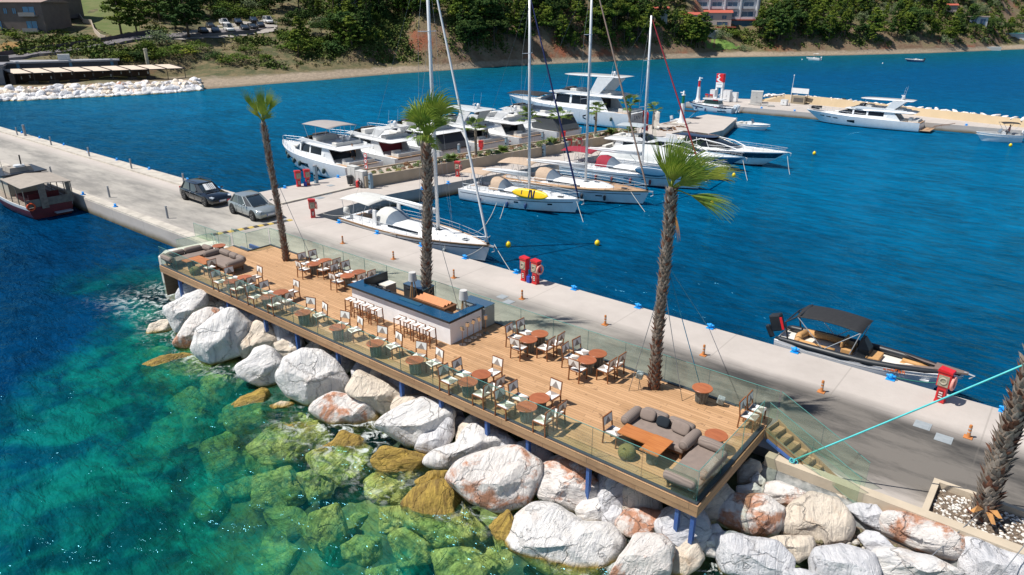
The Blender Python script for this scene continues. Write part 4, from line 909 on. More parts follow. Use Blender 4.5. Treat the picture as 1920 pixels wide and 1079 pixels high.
text_obj('transom_name', 'TANTA', .75, TX, rT, (-.012, 0, 1.45), (R(90), 0, R(-90)))
# people-free cruisers on the right side of the pier
def cruiser(label, s, t, h, L, B, group='sport cruisers on the right side of the pier', mats=None, covered=None, glass=DGL, hb=1.35, hs=1.0, topm=None, arch=True, glasslen=.22):
    r = thing('sport_cruiser', label, 'motor boat', s, t, 0, h, group)
    pt, half, sheer = make_hull(r, L, B, hb, hs, mats or [GEL, GEL, BOOT, ANTI], GEL, rake=.18, sternw=.9, fullness=2.1, flare=.5)
    g = MB(); g.box(-.08*L, .01, -B*.40, B*.40, .2, .32); g.build('swim_platform', TEAKD, r, bevel=.03)
    g = MB(); house(g, [(hs, .30*L, .90*L, B*.38), (hs+.34, .34*L, .72*L, B*.33)], fr=.5); g.build('foredeck', GEL, r, 40)
    if covered:
        g = MB(); rings = []
        for f, w, z in ((.0, .40, .5), (.08, .43, .95), (.25, .45, 1.35), (.42, .44, 1.45), (.55, .42, 1.1), (.70, .33, .6), (.80, .25, .35)):
            rings.append([(f*L, B*w*math.cos(a)*1.0, hs-.05+z*math.sin(a)**.7) for a in [math.pi*k/10 for k in range(11)]])
        g.loft(rings, 0, False, False); g.f.append(tuple(range(11))); g.m.append(0); g.build('boat_cover', covered, r, 35)
    else:
        g = MB(); g.box(.02*L, .28*L, -B*.36, B*.36, hs-.1, hs+.02); g.build('cockpit_sole', TEAKD, r)
        g = MB(); g.box(.04*L, .10*L, -B*.3, B*.3, hs, hs+.4); g.box(.10*L, .2*L, B*.18, B*.3, hs, hs+.4); g.build('aft_seat', UPH, r, bevel=.04)
        z1 = hs+1.05; g = MB(); house(g, [(hs+.28, .26*L, .68*L, B*.36), (z1, .27*L, .68*L-glasslen*L, B*.29)], fr=.4, nose=.55); g.build('windscreen', glass, r, 30)
        g = MB()
        for sd in (-1, 1):
            for xa, xb in ((.29, .29), (.38, .36), (.47, .43)): g.tube([(xa*L, sd*B*.365, hs+.28), (xb*L, sd*B*.295, z1)], .03, 4)
            g.tube([(.24*L, sd*B*.37, hs+.2), (.40*L, sd*B*.33, hs+.98), (.56*L, sd*B*.33, hs+.75), (.66*L, sd*B*.25, hs+.38)], .055, 6)
        g.build('windscreen_frame', GEL, r)
        g = MB(); house(g, [(z1, .16*L, .47*L, B*.30), (z1+.06, .16*L, .48*L, B*.31), (z1+.10, .2*L, .46*L, B*.27)], fr=.3, nose=.6); g.build('hardtop', topm or GEL, r, 40)
        if arch:
            for sd in (-1, 1):
                g = MB(); g.side([(.12*L, hs), (.24*L, hs), (.20*L, z1+.02), (.12*L, z1+.02)], sd*B*.33-.04, sd*B*.33+.04); g.build('arch', GEL, r, bevel=.02)
    rails(r, half, sheer, L, .48, .97, .42, 8, .08)
    g = MB(); g.tube([(L+.02, 0, hb), (L+.2, 0, hb-.05), (L+.15, 0, hb-.3)], .035, 5); g.build('anchor', INOX, r)
    return r, pt, half, sheer
cruiser('white motor cruiser under a pale fitted cover beside the burgundy yacht', -1.0, 44.0, 1, 12.2, 3.6, covered=M('pale_cover', (.52, .55, .56), .8, c2=(.60, .62, .62), sc=2))
cruiser('dark blue hulled cruiser between the covered boat and the navy striped cruiser', -1.2, 48.8, 1, 12.0, 3.4, mats=[M('slate_blue_gelcoat', (.03, .10, .20), .2, coat=.4), M('light_blue_rail', (.10, .26, .40), .3), BOOT, ANTI], topm=M('grey_top', (.42, .46, .50), .5))
rN, pt, half, sheer = cruiser('white sport cruiser with navy hull band, farthest right of the pier boats', -.6, 53.6, -4, 14.2, 4.0, mats=[GEL, GEL, BOOT, ANTI], topm=NAVY, hb=1.6, hs=1.1)
for sd in (-1, 1): patch(pt, .02, .985, .58, .93, sd, .006, 20).build('navy_band', NAVY, rN)
rE, pt, half, sheer = motor_yacht('small white flybridge boat with grey bimini moored by the bare plaza', -3.2, 47.2, 3, 8.6, 3.3, hb=1.35, hs=1.0, lv=1.0, top='bimini', topcol=M('slate_bimini', (.36, .40, .43), .9), dome=False, group=None, wins=())
text_obj('hull_lettering', 'DEG', .32, TX, rE, (1.0, -1.58, .80), (R(86), 0, 0)); text_obj('hull_lettering', 'Explorer', .30, TX, rE, (1.6, -1.60, .45), (R(86), 0, 0))
# far yacht alongside the far pier
rY, pt, half, sheer = motor_yacht('white flybridge yacht with hardtop alongside the far right pier', 18.6, 85.75, 180, 14.1, 3.7, hb=1.55, hs=1.15, top='hard', lv=.95, wins=((.83, .88, .66, .76), (.76, .81, .64, .74), (.69, .74, .62, .72), (.53, .60, .38, .68)), group=None)
g = MB()
for k in range(7): g.lathe([(0, -.2), (.12, -.15), (.12, .15), (0, .2)], 8, (12.4+.16*k, .5-.05*k, 1.9)); g.lathe([(0, -.2), (.12, -.15), (.12, .15), (0, .2)], 8, (12.4+.16*k, -.5+.05*k, 1.9))
g.build('fender_rack', BLKF, rY)
# small open boats
def openboat(label, s, t, h, L, B, hullm, inside, rim, top=None, engine=True, seats=UPH, screen=True, name='motor_boat', group=None, hb=.75, hs=.6):
    r = thing(name, label, 'boat', s, t, 0, h, group)
    pt, half, sheer = make_hull(r, L, B, hb, hs, [hullm, rim, hullm, ANTI], inside, rake=.15, sternw=.85, fullness=2.0, flare=.4, n=14, drop=.22)
    g = MB(); g.box(.35*L, .48*L, -B*.14, B*.14, hs-.2, hs+.3); g.build('console', GEL, r, bevel=.03)
    if screen: g = MB(); g.add([(.50*L, -B*.18, hs+.2), (.50*L, B*.18, hs+.2), (.45*L, B*.14, hs+.62), (.45*L, -B*.14, hs+.62)], [(0, 1, 2, 3)]); g.box(.495*L, .505*L, -B*.18, B*.18, hs+.15, hs+.22); g.build('windscreen', CLEARP, r)
    for bx in ((.06*L, .16*L, -B*.33, B*.33, hs-.2, hs+.12), (.24*L, .32*L, -B*.2, B*.2, hs-.2, hs+.2), (.62*L, .80*L, -B*.16, B*.16, hs-.15, hs+.02)): g = MB(); g.box(*bx); g.build('seat', seats, r, bevel=.03)
    if engine:
        g = MB(); g.obox((-.22, 0, hs+.28), (.36, .28, .42), (0, -.2, 0)); g.obox((-.3, 0, hs-.15), (.14, .10, .5)); g.build('outboard', BLKF if hullm is not GEL else GEL, r, bevel=.04)
    if top: canopy('bimini', top, r, .12*L, .50*L, B*.38, hs+1.25, .05, poles=[(.30*L, hs, .13*L), (.30*L, hs, .49*L)])
    return r, pt, half, sheer
openboat('small white cuddy cruiser with black canopy moored at far right pier', 28.9, 84.6, 206, 4.6, 1.9, GEL, UPH, GEL, BLKF, hb=.95, hs=.8)
openboat('white open boat with black bimini tied behind the pier head', -8.0, 71.5, 5, 6.5, 2.2, GEL, UPH, GEL, BLKF)
openboat('white open boat at the right tip of the pier head', -.6, 74.6, -6, 4.6, 2.0, GEL, GEL2, GEL, None)
openboat('tiny white boat anchored in the bay off the far right beach', *st(1538, 114, 0), 170, 4.5, 1.7, GEL, UPH, GEL, GC)
openboat('tiny dark motor boat anchored in the bay, rightmost', *st(1731, 117, 0), 175, 5.0, 1.8, M('tender_blue', (.03, .07, .16), .4), DKI, GEL, None)
openboat('white dinghy with a pale cover moored behind the right palm', 34.9, 14.5, 0, 3.6, 1.6, GEL, GEL, GEL, None, engine=False, screen=False, hb=.6, hs=.5)
# inflatable tenders behind the yachts
RUB = M('grey_rubber', (.33, .38, .42), .5)
def tender(label, s, t, h, L=2.8):
    r = thing('inflatable_dinghy', label, 'dinghy', s, t, .25, h, 'inflatable tenders behind the yachts')
    g = MB(); P = [(0, -.6, .25), (.6*L, -.6, .25), (.85*L, -.42, .32), (L, 0, .40), (.85*L, .42, .32), (.6*L, .6, .25), (0, .6, .25)]; g.tube(P, [.14, .19, .18, .17, .18, .19, .14], 8); g.build('tube', RUB, r, True)
    g = MB(); g.box(.05, .8*L, -.45, .45, .10, .18); g.box(.4*L, .5*L, -.3, .3, .18, .45); g.build('floor', UPH, r)
    g = MB(); g.obox((-.1, 0, .5), (.22, .2, .35)); g.build('outboard', BLKF, r, bevel=.03)
tender('grey inflatable dinghy across the stern of the nearest flybridge yacht', -11.7, 23.9, 62); tender('grey inflatable dinghy behind the second yacht on the pier', -11.6, 28.2, 70)
# ------------------------------------------------------------------ black and white RIB at the right
rib = thing('rigid_inflatable_boat', 'black and white motor boat with black canopy and tan seats alongside the quay', 'motor boat', 26.4, 14.62, .28, -1)
TANU = M('tan_upholstery', (.50, .28, .11), .7, c2=(.44, .24, .09), sc=6); TKG = M('weathered_teak', (.19, .14, .12), .7, c2=(.13, .10, .085), sc=4, stretch=(1, 10, 1)); RWH = M('bright_white_hull', (.90, .90, .91), .5, spec=.2); RIBT = M('black_tube', (.012, .015, .02), .45, c2=(.02, .024, .03), sc=3)
LR = 6.9; BR_ = 1.95
pt, half, sheer = make_hull(rib, LR, BR_, .78, .48, [RWH, RWH, RWH, RWH], GEL2, rake=.12, sternw=.86, fullness=2.2, flare=.10, drop=.12)
for sd in (-1, 1):
    g = MB(); g.tube([(LR*u, sd*(half(u)-.12), sheer(u)+.05) for u in (.0, .03, .2, .4, .55, .7, .82, .92, .985)], [.05, .13, .155, .155, .15, .14, .125, .10, .05], 10); g.build('tube', RIBT, rib, True)
    g = MB(); v = []
    for u in (.30, .42, .55, .68, .8, .9, .985): x, b, z = LR*u, half(u), sheer(u)+.165; v += [(x, sd*(b-.10), z-.02), (x, sd*max(0, b-.22-.16*(u > .75)), z)]
    g.add(v, [(2*i, 2*i+1, 2*i+3, 2*i+2) for i in range(6)]); g.build('side_deck', TKG, rib)
g = MB(); g.add([(LR*.86, -half(.86)+.1, .92), (LR*.86, half(.86)-.1, .92), (LR*1.02, .08, .97), (LR*1.02, -.08, .97), (LR*.86, -half(.86)+.1, .85), (LR*.86, half(.86)-.1, .85), (LR*1.02, .08, .9), (LR*1.02, -.08, .9)], [(0, 1, 2, 3), (4, 7, 6, 5), (0, 4, 5, 1), (1, 5, 6, 2), (2, 6, 7, 3), (3, 7, 4, 0)]); g.build('bow_platform', TKG, rib)
g = MB(); g.tube([(LR*1.0, 0, .95), (LR*1.05, 0, .90), (LR*1.03, 0, .75)], .04, 6); g.build('anchor', INOX, rib)
for pts_ in ([(.9, -.62), (.75, 0), (.9, .62)], [(.9, .62), (1.9, .66), (2.5, .6)], [(1.0, -.62), (1.9, -.64), (2.4, -.6)]):
    g = MB(); g.tube([(x, y, .58) for x, y in pts_], .15, 8); g.build('seat_bolster', TANU, rib, True)
g = MB(); g.box(2.6, 3.0, -.5, -.1, .4, .78); g.box(2.6, 3.0, .08, .5, .4, .78); g.box(2.55, 2.65, -.5, .5, .78, 1.05); g.build('helm_seat', TANU, rib, bevel=.04)
g = MB(); g.box(3.55, 4.05, -.42, .42, .35, .70); g.build('console_seat', TANU, rib, bevel=.04)
g = MB(); g.loft([[(3.15, -.4, .4), (3.7, -.38, .4), (3.7, .38, .4), (3.15, .4, .4)], [(3.2, -.36, .9), (3.62, -.3, .9), (3.62, .3, .9), (3.2, .36, .9)], [(3.22, -.25, 1.3), (3.35, -.2, 1.3), (3.35, .2, 1.3), (3.22, .25, 1.3)]]); g.build('covered_console', RIBT, rib)
g = MB(); g.box(4.2, 5.9, -.5, .5, .36, .42); g.build('bow_floor', GEL, rib)
for sd in (-1, 1):
    g = MB(); g.tube([(4.75, sd*.42, .58), (5.7, sd*.3, .62)], [.10, .09], 8); g.obox((5.2, sd*.28, .5), (1.0, .28, .10), (0, 0, -sd*.12)); g.build('bow_cushion', TANU, rib, True)
g = MB(); g.obox((-.25, .0, .95), (.5, .42, .75), (0, -.35, 0)); g.obox((-.5, 0, .45), (.22, .2, .6), (0, -.5, 0)); o = g.build('outboard', RIBT, rib, bevel=.07)
g = MB(); g.obox((.02, -.19, 1.02), (.10, .05, .55), (0, -.35, 0)); g.build('engine_stripe', M('engine_red', (.7, .02, .03), .4), o)
canopy('bimini', BLKF, rib, .75, 3.35, .82, 1.78, .10, poles=[(2.0, .65, .8), (2.0, .65, 3.3), (3.0, .65, 3.3)])
g = MB()
for sd in (-1, 1): g.tube([(.55, sd*.8, .6), (.35, sd*.8, 1.4), (.9, sd*.7, 1.85)], .035, 6)
g.tube([(.35, -.8, 1.4), (.35, .8, 1.4)], .035, 6); g.tube([(.9, -.7, 1.85), (.9, .7, 1.85)], .035, 6); g.build('roll_bar', RIBT, rib)
OL = M('orange_lettering', (.75, .16, .02), .5); g = MB()
for k in range(6):
    x = .13*k; g.box(x, x+.025, -.004, .004, 0, .12); g.box(x+.025, x+.09, -.004, .004, .095 if k % 2 else .0, .12 if k % 2 else .025); g.box(x+.025, x+.08, -.004, .004, .045, .07)
    if k % 3: g.box(x+.075, x+.10, -.0045, .0035, .0, .06)
o = g.build('hull_marking', OL, rib); o.location = (4.35, -half(.66)-.035, .56); o.rotation_euler = (R(-8), 0, R(7))
# ------------------------------------------------------------------ fishing boat at the far left
MAR = M('maroon_hull_paint', (.13, .012, .02), .4, c2=(.09, .01, .015), sc=3); WOODG = M('grey_boat_wood', (.26, .22, .18), .8, c2=(.16, .13, .11), sc=5)
fb = thing('fishing_boat', 'old wooden excursion boat with maroon hull and canvas roof at the left quay', 'fishing boat', -22.4, 2.6, 0, 180)
pt, half, sheer = make_hull(fb, 11, 3.5, 1.6, .85, [MAR, M('white_painted_rail', (.62, .62, .62), .6), MAR, MAR], WOODG, rowm=[1, 4, 0, 0, 0, 3, 3], rake=.1, sternw=.82, fullness=2.4, flare=.3)
for sd in (-1, 1): patch(pt, .0, .95, .76, .95, sd, .008, 14).build('white_sheer_band', M('white_band', (.6, .62, .66), .5), fb)
FCAN = M('beige_awning', (.33, .29, .25), .9, c2=(.27, .24, .21), sc=3)
g = MB(); g.add([(-.1, -1.65, 2.35), (4.2, -1.65, 2.45), (4.2, 0, 2.62), (-.1, 0, 2.52), (4.2, 1.65, 2.45), (-.1, 1.65, 2.35)]+[(-.1, -1.65, 2.31), (4.2, -1.65, 2.41), (4.2, 0, 2.58), (-.1, 0, 2.48), (4.2, 1.65, 2.41), (-.1, 1.65, 2.31)], [(0, 1, 2, 3), (3, 2, 4, 5), (6, 9, 8, 7), (9, 11, 10, 8), (0, 3, 9, 6), (3, 5, 11, 9), (0, 6, 7, 1), (4, 10, 11, 5)]); g.build('awning', FCAN, fb)
for x in (0, 1.4, 2.8, 4.1):
    for sd in (-1, 1):
        g = MB(); g.tube([(x, sd*1.55, .85), (x, sd*1.55, 2.36)], .035, 6); g.build('awning_post', WOODG, fb)
g = MB(); g.box(4.3, 6.9, -1.2, 1.2, .9, 2.55); g.build('wheelhouse', M('cabin_cream', (.45, .40, .32), .7), fb, bevel=.05)
g = MB(); g.box(4.0, 7.2, -1.5, 1.5, 2.56, 2.66); g.build('solar_panels', M('solar_dark', (.02, .03, .05), .25), fb)
g = MB(); g.box(4.5, 6.2, -.8, .8, 2.67, 3.0, top=(.15, .1)); g.build('roof_box', FCAN, fb)
g = MB(); g.lathe([(0, 3.0), (.38, 3.0), (.38, 3.14), (.30, 3.17), (0, 3.17)], 18, (4.9, 0, 0)); g.build('life_raft', GEL, fb, 30)
g = MB(); g.tube([(4.7, -.1, 3.1), (4.6, -.1, 3.9)], .05, 6); g.build('exhaust', BLK, fb)
g = MB(); g.tube([(5.6, .9, 2.6), (5.65, .95, 4.3)], .015, 5); fp = g.build('flagpole', WOODG, fb)
FB = M('flag_blue', (.02, .10, .45), .8); 
g = MB(); g.box(.12, .55, -.01, .01, 0, .34); g.box(.12, .55, -.012, .012, .08, .12); fl = g.build('flag', FB, fp); fl.location = (5.5, .95, 3.95)
g = MB()
for z in (.05, .15, .25): g.box(.12, .55, -.014, .014, z, z+.035)
f2 = g.build('flag_stripes', GEL, fp); f2.location = (5.5, .95, 3.95)
g = MB(); g.box(-.04, .02, -1.5, 1.5, .88, 1.42); g.box(.0, .06, -1.5, -1.2, 1.2, 2.3); g.build('stern_rail_cloth', M('faded_cloth', (.20, .19, .16), .9, c2=(.11, .10, .09), sc=3), fb)
g = MB(); g.box(-.10, -.04, .15, .6, .7, 2.45)
for k in range(6): g.box(-.13, -.10, .2, .55, .8+.25*k, .84+.25*k)
g.build('boarding_ramp', WOODG, fb)
g = MB(); g.box(1.2, 3.8, -1.0, 1.0, .85, 1.25); g.box(1.0, 1.2, -1.0, 1.0, .85, 1.6); g.build('bench', M('dark_red_seat', (.12, .015, .02), .8), fb)
g = MB(); g.torus((-.12, 1.3, .95), .24, .06, 20, 8, 'x'); g.build('lifebuoy', M('orange_ring', (.85, .10, .02), .5), fb, True)
g = MB(); g.box(-.5, -.02, -1.2, -.1, .25, .32); g.build('stern_step', M('pale_step', (.3, .36, .42), .5), fb)
# ------------------------------------------------------------------ patrol boat
pb_ = thing('patrol_boat', 'small white patrol boat with red and navy flashes below the red tower', 'patrol boat', -6.0, 86.7, 0, 180)
pt, half, sheer = make_hull(pb_, 7.2, 2.3, 1.15, .8, [GEL, NAVY, GEL, ANTI], GEL, rake=.14, sternw=.88, fullness=2.2, flare=.4)
for sd in (-1, 1):
    patch(pt, .30, .38, .08, .97, sd, .01).build('red_flash', M('patrol_red', (.75, .02, .02), .4), pb_); patch(pt, .10, .295, .2, .95, sd, .01).build('navy_flash', NAVY, pb_)
    patch(pt, .62, .93, .5, .66, sd, .01).build('dark_stripe', BOOT, pb_); fender(pb_, pt, .55, sd, BF); fender(pb_, pt, .8, sd, BF)
g = MB(); house(g, [(.85, 2.0, 5.0, .85), (1.15, 2.05, 4.8, .83)], fr=.25); g.build('cabin', GEL, pb_)
g = MB(); house(g, [(1.15, 2.05, 4.8, .82), (1.75, 2.3, 4.5, .74)], fr=.25); g.build('cabin_windows', M('green_glass', (.03, .06, .05), .1, coat=.5), pb_)
g = MB(); house(g, [(1.75, 1.6, 4.9, .9), (1.86, 1.6, 4.9, .9)], fr=.2); g.build('cabin_roof', GEL, pb_); g = MB(); g.box(2.2, 3.0, -.905, .905, 1.74, 1.82); g.build('roof_stripe', M('patrol_red', (.75, .02, .02), .4), pb_)
g = MB(); g.tube([(2.5, 0, 1.85), (2.4, 0, 2.6)], .04, 5); g.lathe([(0, 1.9), (.18, 1.92), (.18, 2.1), (0, 2.16)], 10, (2.9, .2, 0)); g.obox((2.4, 0, 2.45), (.1, .8, .08)); g.build('radar', GEL, pb_)
for y in (-.45, .45):
    g = MB(); g.obox((-.35, y, .95), (.5, .4, .55), (0, -.5, 0)); g.obox((-.6, y, .4), (.2, .15, .6), (0, -.3, 0)); g.build('outboard', GEL, pb_, bevel=.06)
g = MB()
for k in range(2): g.torus((1.15+.42*k, half(.2)+.02, .5), .12, .03, 14, 4, 'y')
g.build('hull_marking', M('pale_marking', (.35, .5, .6), .5), pb_)
# mooring lines and buoys
YB = M('yellow_buoy', (.85, .60, .01), .4)
for i, (px, py, lb) in enumerate([(953, 458, 'yellow buoy hanging off the bow of the alongside yacht'), (1120, 455, 'yellow buoy in open water right of the alongside yacht'), (1335, 380, 'yellow buoy right of the third palm crown'), (1527, 287, 'yellow buoy off the bow of the navy striped cruiser'), (1376, 328, 'yellow buoy at the bow of the covered cruiser'), (1399, 299, 'yellow buoy at the bow of the dark blue cruiser'), (1895, 272, 'yellow buoy by the cuddy cruiser at far right'), (1504, 112, 'tiny pale buoy far out left of the anchored boats'), (1655, 119, 'tiny pale buoy far out between the anchored boats')]):
    s, t = st(px, py, .2 if i else 1.0); r = thing('mooring_buoy', lb, 'buoy', s, t, 0 if i else .8, 0, 'mooring buoys')
    g = MB(); g.lathe([(0, -.05), (.10, 0), (.17, .12), (.15, .26), (.06, .36), (0, .37)], 12); g.build('float', YB if i < 7 else GEL, r, True); g = MB(); g.torus((0, 0, .39), .04, .012, 8, 4, 'x'); g.build('eye', INOX, r)
def line(label, p, q, sag=.5, rr=.018, mat=None, n=10, name='mooring_line', group='mooring lines', cat='rope'):
    P, Q = W(*p), W(*q); pts = [P.lerp(Q, i/n)-Vector((0, 0, sag*4*(i/n)*(1-i/n))) for i in range(n+1)]; o0 = P.copy()
    g = MB(); g.tube([x-o0 for x in pts], rr, 5); o = g.build(name, mat or ROPE, None, True); o.location = o0; return tag(o, label, cat, group)
line('bow line of the alongside yacht to the quay', (8.6, 15.3, 1.1), (9.28, 12.7, 1.12), .1)
line('middle line of the alongside yacht to the quay', (2.9, 13.3, 1.0), (1.8, 12.75, 1.12), .03)
line('stern line of the alongside yacht to the pier corner', (-3.0, 14.2, 1.0), (-4.5, 13.2, 1.05), .1)
line('taut bow line of the alongside yacht running into the water', (8.9, 15.6, 1.0), (10.9, 14.8, -.1), .05)
line('left slack line from the alongside yacht to the paddleboard yacht', (6.2, 16.3, 1.0), (1.5, 24.5, .5), .7); line('right slack line from the alongside yacht to the paddleboard yacht', (7.4, 16.0, 1.0), (2.2, 24.6, .5), .9)
line('bow line of the paddleboard yacht into the water', (6.9, 27.2, 1.0), (8.6, 25.7, -.1), .02); line('bow line of the teak decked yacht into the water', (8.6, 32.0, 1.1), (10.7, 30.9, -.1), .03)
line('bow line of the dark blue cruiser into the water', (10.6, 49.0, 1.1), (12.6, 45.6, -.1), .05); line('bow line of the navy striped cruiser into the water', (13.5, 52.4, 1.3), (14.6, 50.5, -.1), .1)
line('green line from the quay cleat to the black and white boat', (31.2, 12.7, 1.1), (33.0, 14.0, .9), .1, mat=M('green_rope', (.05, .28, .2), .8)); line('green line from the quay cleat to the stern of the black and white boat', (27.6, 12.7, 1.1), (27.3, 13.6, .7), .05, mat=MATS['green_rope'])
line('line from the patrol boat to the far pier', (-6.4, 87.2, .9), (-4, 88.2, .9), .05)
# ================================================================== palms
BARK = M('palm_bark', (.20, .155, .12), .9, c2=(.11, .08, .06), sc=7, bs=12, bstr=.8, bdist=.04); BOOTL = M('palm_boot_grey', (.33, .28, .235), .9, c2=(.19, .145, .115), sc=5); BOOTR = M('palm_boot_red', (.20, .085, .05), .9, c2=(.12, .05, .03), sc=6)
def leafmat(name, a, b_, tr=.35):
    m, n, b, out = new_mat(name); v = coords(n, 'Object'); c = mixc(n, ramp(n, noi(n, v, 2.5), .35, .65), a, b_); n.links.new(c, b.inputs['Base Color']); b.inputs['Roughness'].default_value = .5
    t = n.nodes.new('ShaderNodeBsdfTranslucent'); n.links.new(c, t.inputs[0]); mx_ = n.nodes.new('ShaderNodeMixShader'); mx_.inputs[0].default_value = tr; n.links.new(b.outputs[0], mx_.inputs[1]); n.links.new(t.outputs[0], mx_.inputs[2]); n.links.new(mx_.outputs[0], out.inputs[0]); return m
FROND = leafmat('palm_frond', (.11, .22, .022), (.30, .38, .045)); FRONDY = leafmat('palm_frond_yellow', (.42, .44, .06), (.28, .36, .05)); DEAD = M('dead_frond', (.45, .22, .07), .9, c2=(.28, .14, .06), sc=4)
def frond(parent, o, d, plen, R_, spread, n=30, wind=(.18, .03, -.05), face=None, mat=None, name='frond', droop=.25, inner=.38):
    o = Vector(o); d = Vector(d).normalized(); g = MB(); rr = random.Random(int(o.x*91+d.x*577+d.z*313+R_*37))
    h = o+d*plen; w = Vector(wind)
    side = d.cross(Vector(face) if face else Vector((0, -1, .2))).normalized(); nrm = side.cross(d).normalized()
    if plen > .05: g.tube([o, o.lerp(h, .5)+Vector((0, 0, .04)), h], [.028, .022, .016], 5, 1)
    for k in range(n):
        a = R(spread)*(2*(k+.5)/n-1); dirk = (d*math.cos(a)+side*math.sin(a)+nrm*(.10 if k % 2 else -.10)).normalized()
        L = R_*(1-.22*abs(2*(k+.5)/n-1)**2)*rr.uniform(.9, 1.08); wd = 2*R(spread)/n*R_*inner*.95; perp = dirk.cross(nrm).normalized()
        pts = []; p = h.copy(); dd = dirk.copy()
        for i in range(7):
            pts.append(p.copy()); f = i/6; dd = (dd+(w*f*1.0+Vector((0, 0, -droop*f*f)))*.8*rr.uniform(.7, 1.3)).normalized(); p = p+dd*L/6
        ws = [wd*.25, wd*.7, wd*1.05, wd*1.0, wd*.75, wd*.4, .004]; vs = []
        for p, q in zip(pts, ws): vs += [p-perp*q, p+nrm*q*.35, p+perp*q]
        g.add(vs, [(3*i+j, 3*i+3+j, 3*i+4+j, 3*i+1+j) for i in range(6) for j in (0, 1)], 0)
    return g.build(name, [mat or FROND, FRONDY], parent)
def palm(label, s, t, z, pts, rad, fr, seed=1, red=.9, boots=360, group='tall palms along the deck', spike=1):
    r = thing('palm_tree', label, 'palm tree', s, t, z, 0, group); r.rotation_euler = (0, 0, 0); rr = random.Random(seed)
    g = MB(); P = [Vector(p) for p in pts]
    def at_(f):
        x = f*(len(P)-1); i = min(int(x), len(P)-2); return P[i].lerp(P[i+1], x-i)
    def rd(f): return rad*(1.12-.22*min(1, f*6))*(1 if f < .9 else 1-.35*(f-.9)*10)*(1-.10*f)
    g.tube([at_(i/24) for i in range(25)], [rd(i/24) for i in range(25)], 14); g.build('trunk', BARK, r, True)
    g = MB(); H = P[-1].z
    for k in range(boots):
        f = k/boots*.985; a = k*2.39996+rr.uniform(-.15, .15); c = at_(f); q = rd(f)*.93; u = Vector((math.cos(a), math.sin(a), 0)); tg = Vector((-u.y, u.x, 0))
        L = rr.uniform(.11, .20)*spike; w = rr.uniform(.05, .085)*(rad/.2); out_ = rr.uniform(.05, .16)*spike; b0 = c+u*q-Vector((0, 0, .05)); tip = b0+u*out_+Vector((0, 0, L))+tg*rr.uniform(-.05, .05)
        dn = Vector((0, 0, -.035)); mi = 1 if f*H < red else (0 if rr.random() < .8 else 1)
        g.add([b0-tg*w, b0+tg*w, b0+tg*w*.5+u*out_*.6+Vector((0, 0, L*.6)), b0-tg*w*.5+u*out_*.6+Vector((0, 0, L*.6)), tip, b0+u*.02+dn-tg*w*.6, b0+u*.02+dn+tg*w*.6], [(0, 1, 2, 3), (3, 2, 4), (5, 4, 6), (0, 3, 5), (1, 6, 2), (3, 4, 5), (2, 6, 4)], mi)
    g.build('leaf_boots', [BOOTL, BOOTR], r)
    for x in fr: frond(r, P[-1]+Vector((0, 0, x.get('dz', 0)-.1)), x['d'], x.get('p', .6), x.get('R', 1.15), x.get('s', 50), x.get('n', 28), x.get('w', (.18, .03, -.02)), x.get('f'), x.get('m'), droop=x.get('dr', .25), name=x.get('name', 'frond'))
    return r
rr = random.Random(3)
F1 = [dict(d=(-.55, .0, 1), p=.7, R=1.0, s=14, n=18, w=(.02, 0, .1), dr=.0), dict(d=(-.35, -.2, 1), p=.5, R=1.0, s=22, n=20, w=(.05, 0, .1), dr=.05), dict(d=(.35, .1, 1), p=.7, R=1.0, s=18, n=20, w=(.08, 0, .08), dr=.05), dict(d=(.15, -.3, 1), p=.4, R=1.0, s=30, n=24, w=(.1, 0, .1), dr=.05), dict(d=(.6, .2, 1), p=.6, R=.95, s=20, n=20, w=(.15, 0, .0), dr=.1), dict(d=(-.1, .4, 1), p=.5, R=.9, s=26, n=20, w=(.1, 0, .1), dr=.1), dict(d=(.5, -.4, .5), p=.3, R=.8, s=26, n=18, w=(.2, 0, -.05), dr=.2), dict(d=(-.4, -.3, .8), p=.3, R=.8, s=24, n=16, w=(.1, 0, .05), dr=.1, m=FRONDY), dict(d=(0, 0, 1), p=.6, R=1.1, s=20, n=20, w=(.05, 0, .1), dr=0), dict(d=(.3, -.5, .9), p=.3, R=1.0, s=26, n=22, w=(.12, 0, .0), dr=.2), dict(d=(-.3, .5, .9), p=.4, R=1.0, s=26, n=22, w=(.05, 0, .0), dr=.2)]
palm('tall slim palm with a narrow upright crown at the left end of the deck', 4.32, 4.5, DZ, [(0, 0, -.1), (-.08, 0, 2.5), (-.22, 0, 5.2), (-.30, 0, 7.1)], .15, F1, 11, .9, 380, spike=.85)
F2 = [dict(d=(-.12, -.35, 1), p=.85, R=1.35, s=62, n=36, f=(-.2, -1, .4), w=(.25, -.05, -.30), dr=.75), dict(d=(.42, -.1, 1.2), p=1.2, R=1.4, s=54, n=34, f=(.3, -1, .5), w=(.45, 0, -.25), dr=.6), dict(d=(.1, -.35, 1.0), p=.35, R=1.15, s=36, n=26, w=(.35, 0, -.3), dr=.7), dict(d=(.5, .2, .9), p=.7, R=1.2, s=34, n=26, w=(.35, 0, -.3), dr=.8), dict(d=(-.25, .3, 1.0), p=.9, R=1.15, s=40, n=26, w=(.2, 0, -.2), dr=.6), dict(d=(.15, .1, 1.0), p=1.0, R=1.2, s=46, n=28, w=(.35, 0, -.2), dr=.6), dict(d=(-.1, -.5, .45), p=.2, R=.9, s=26, n=20, w=(.15, 0, -.4), dr=.8), dict(d=(.3, -.4, .3), p=.2, R=.85, s=24, n=18, w=(.2, 0, -.4), dr=.8), dict(d=(.4, -.2, .0), p=.1, R=.6, s=20, n=12, w=(.1, 0, -.4), dr=.7, m=FRONDY)]
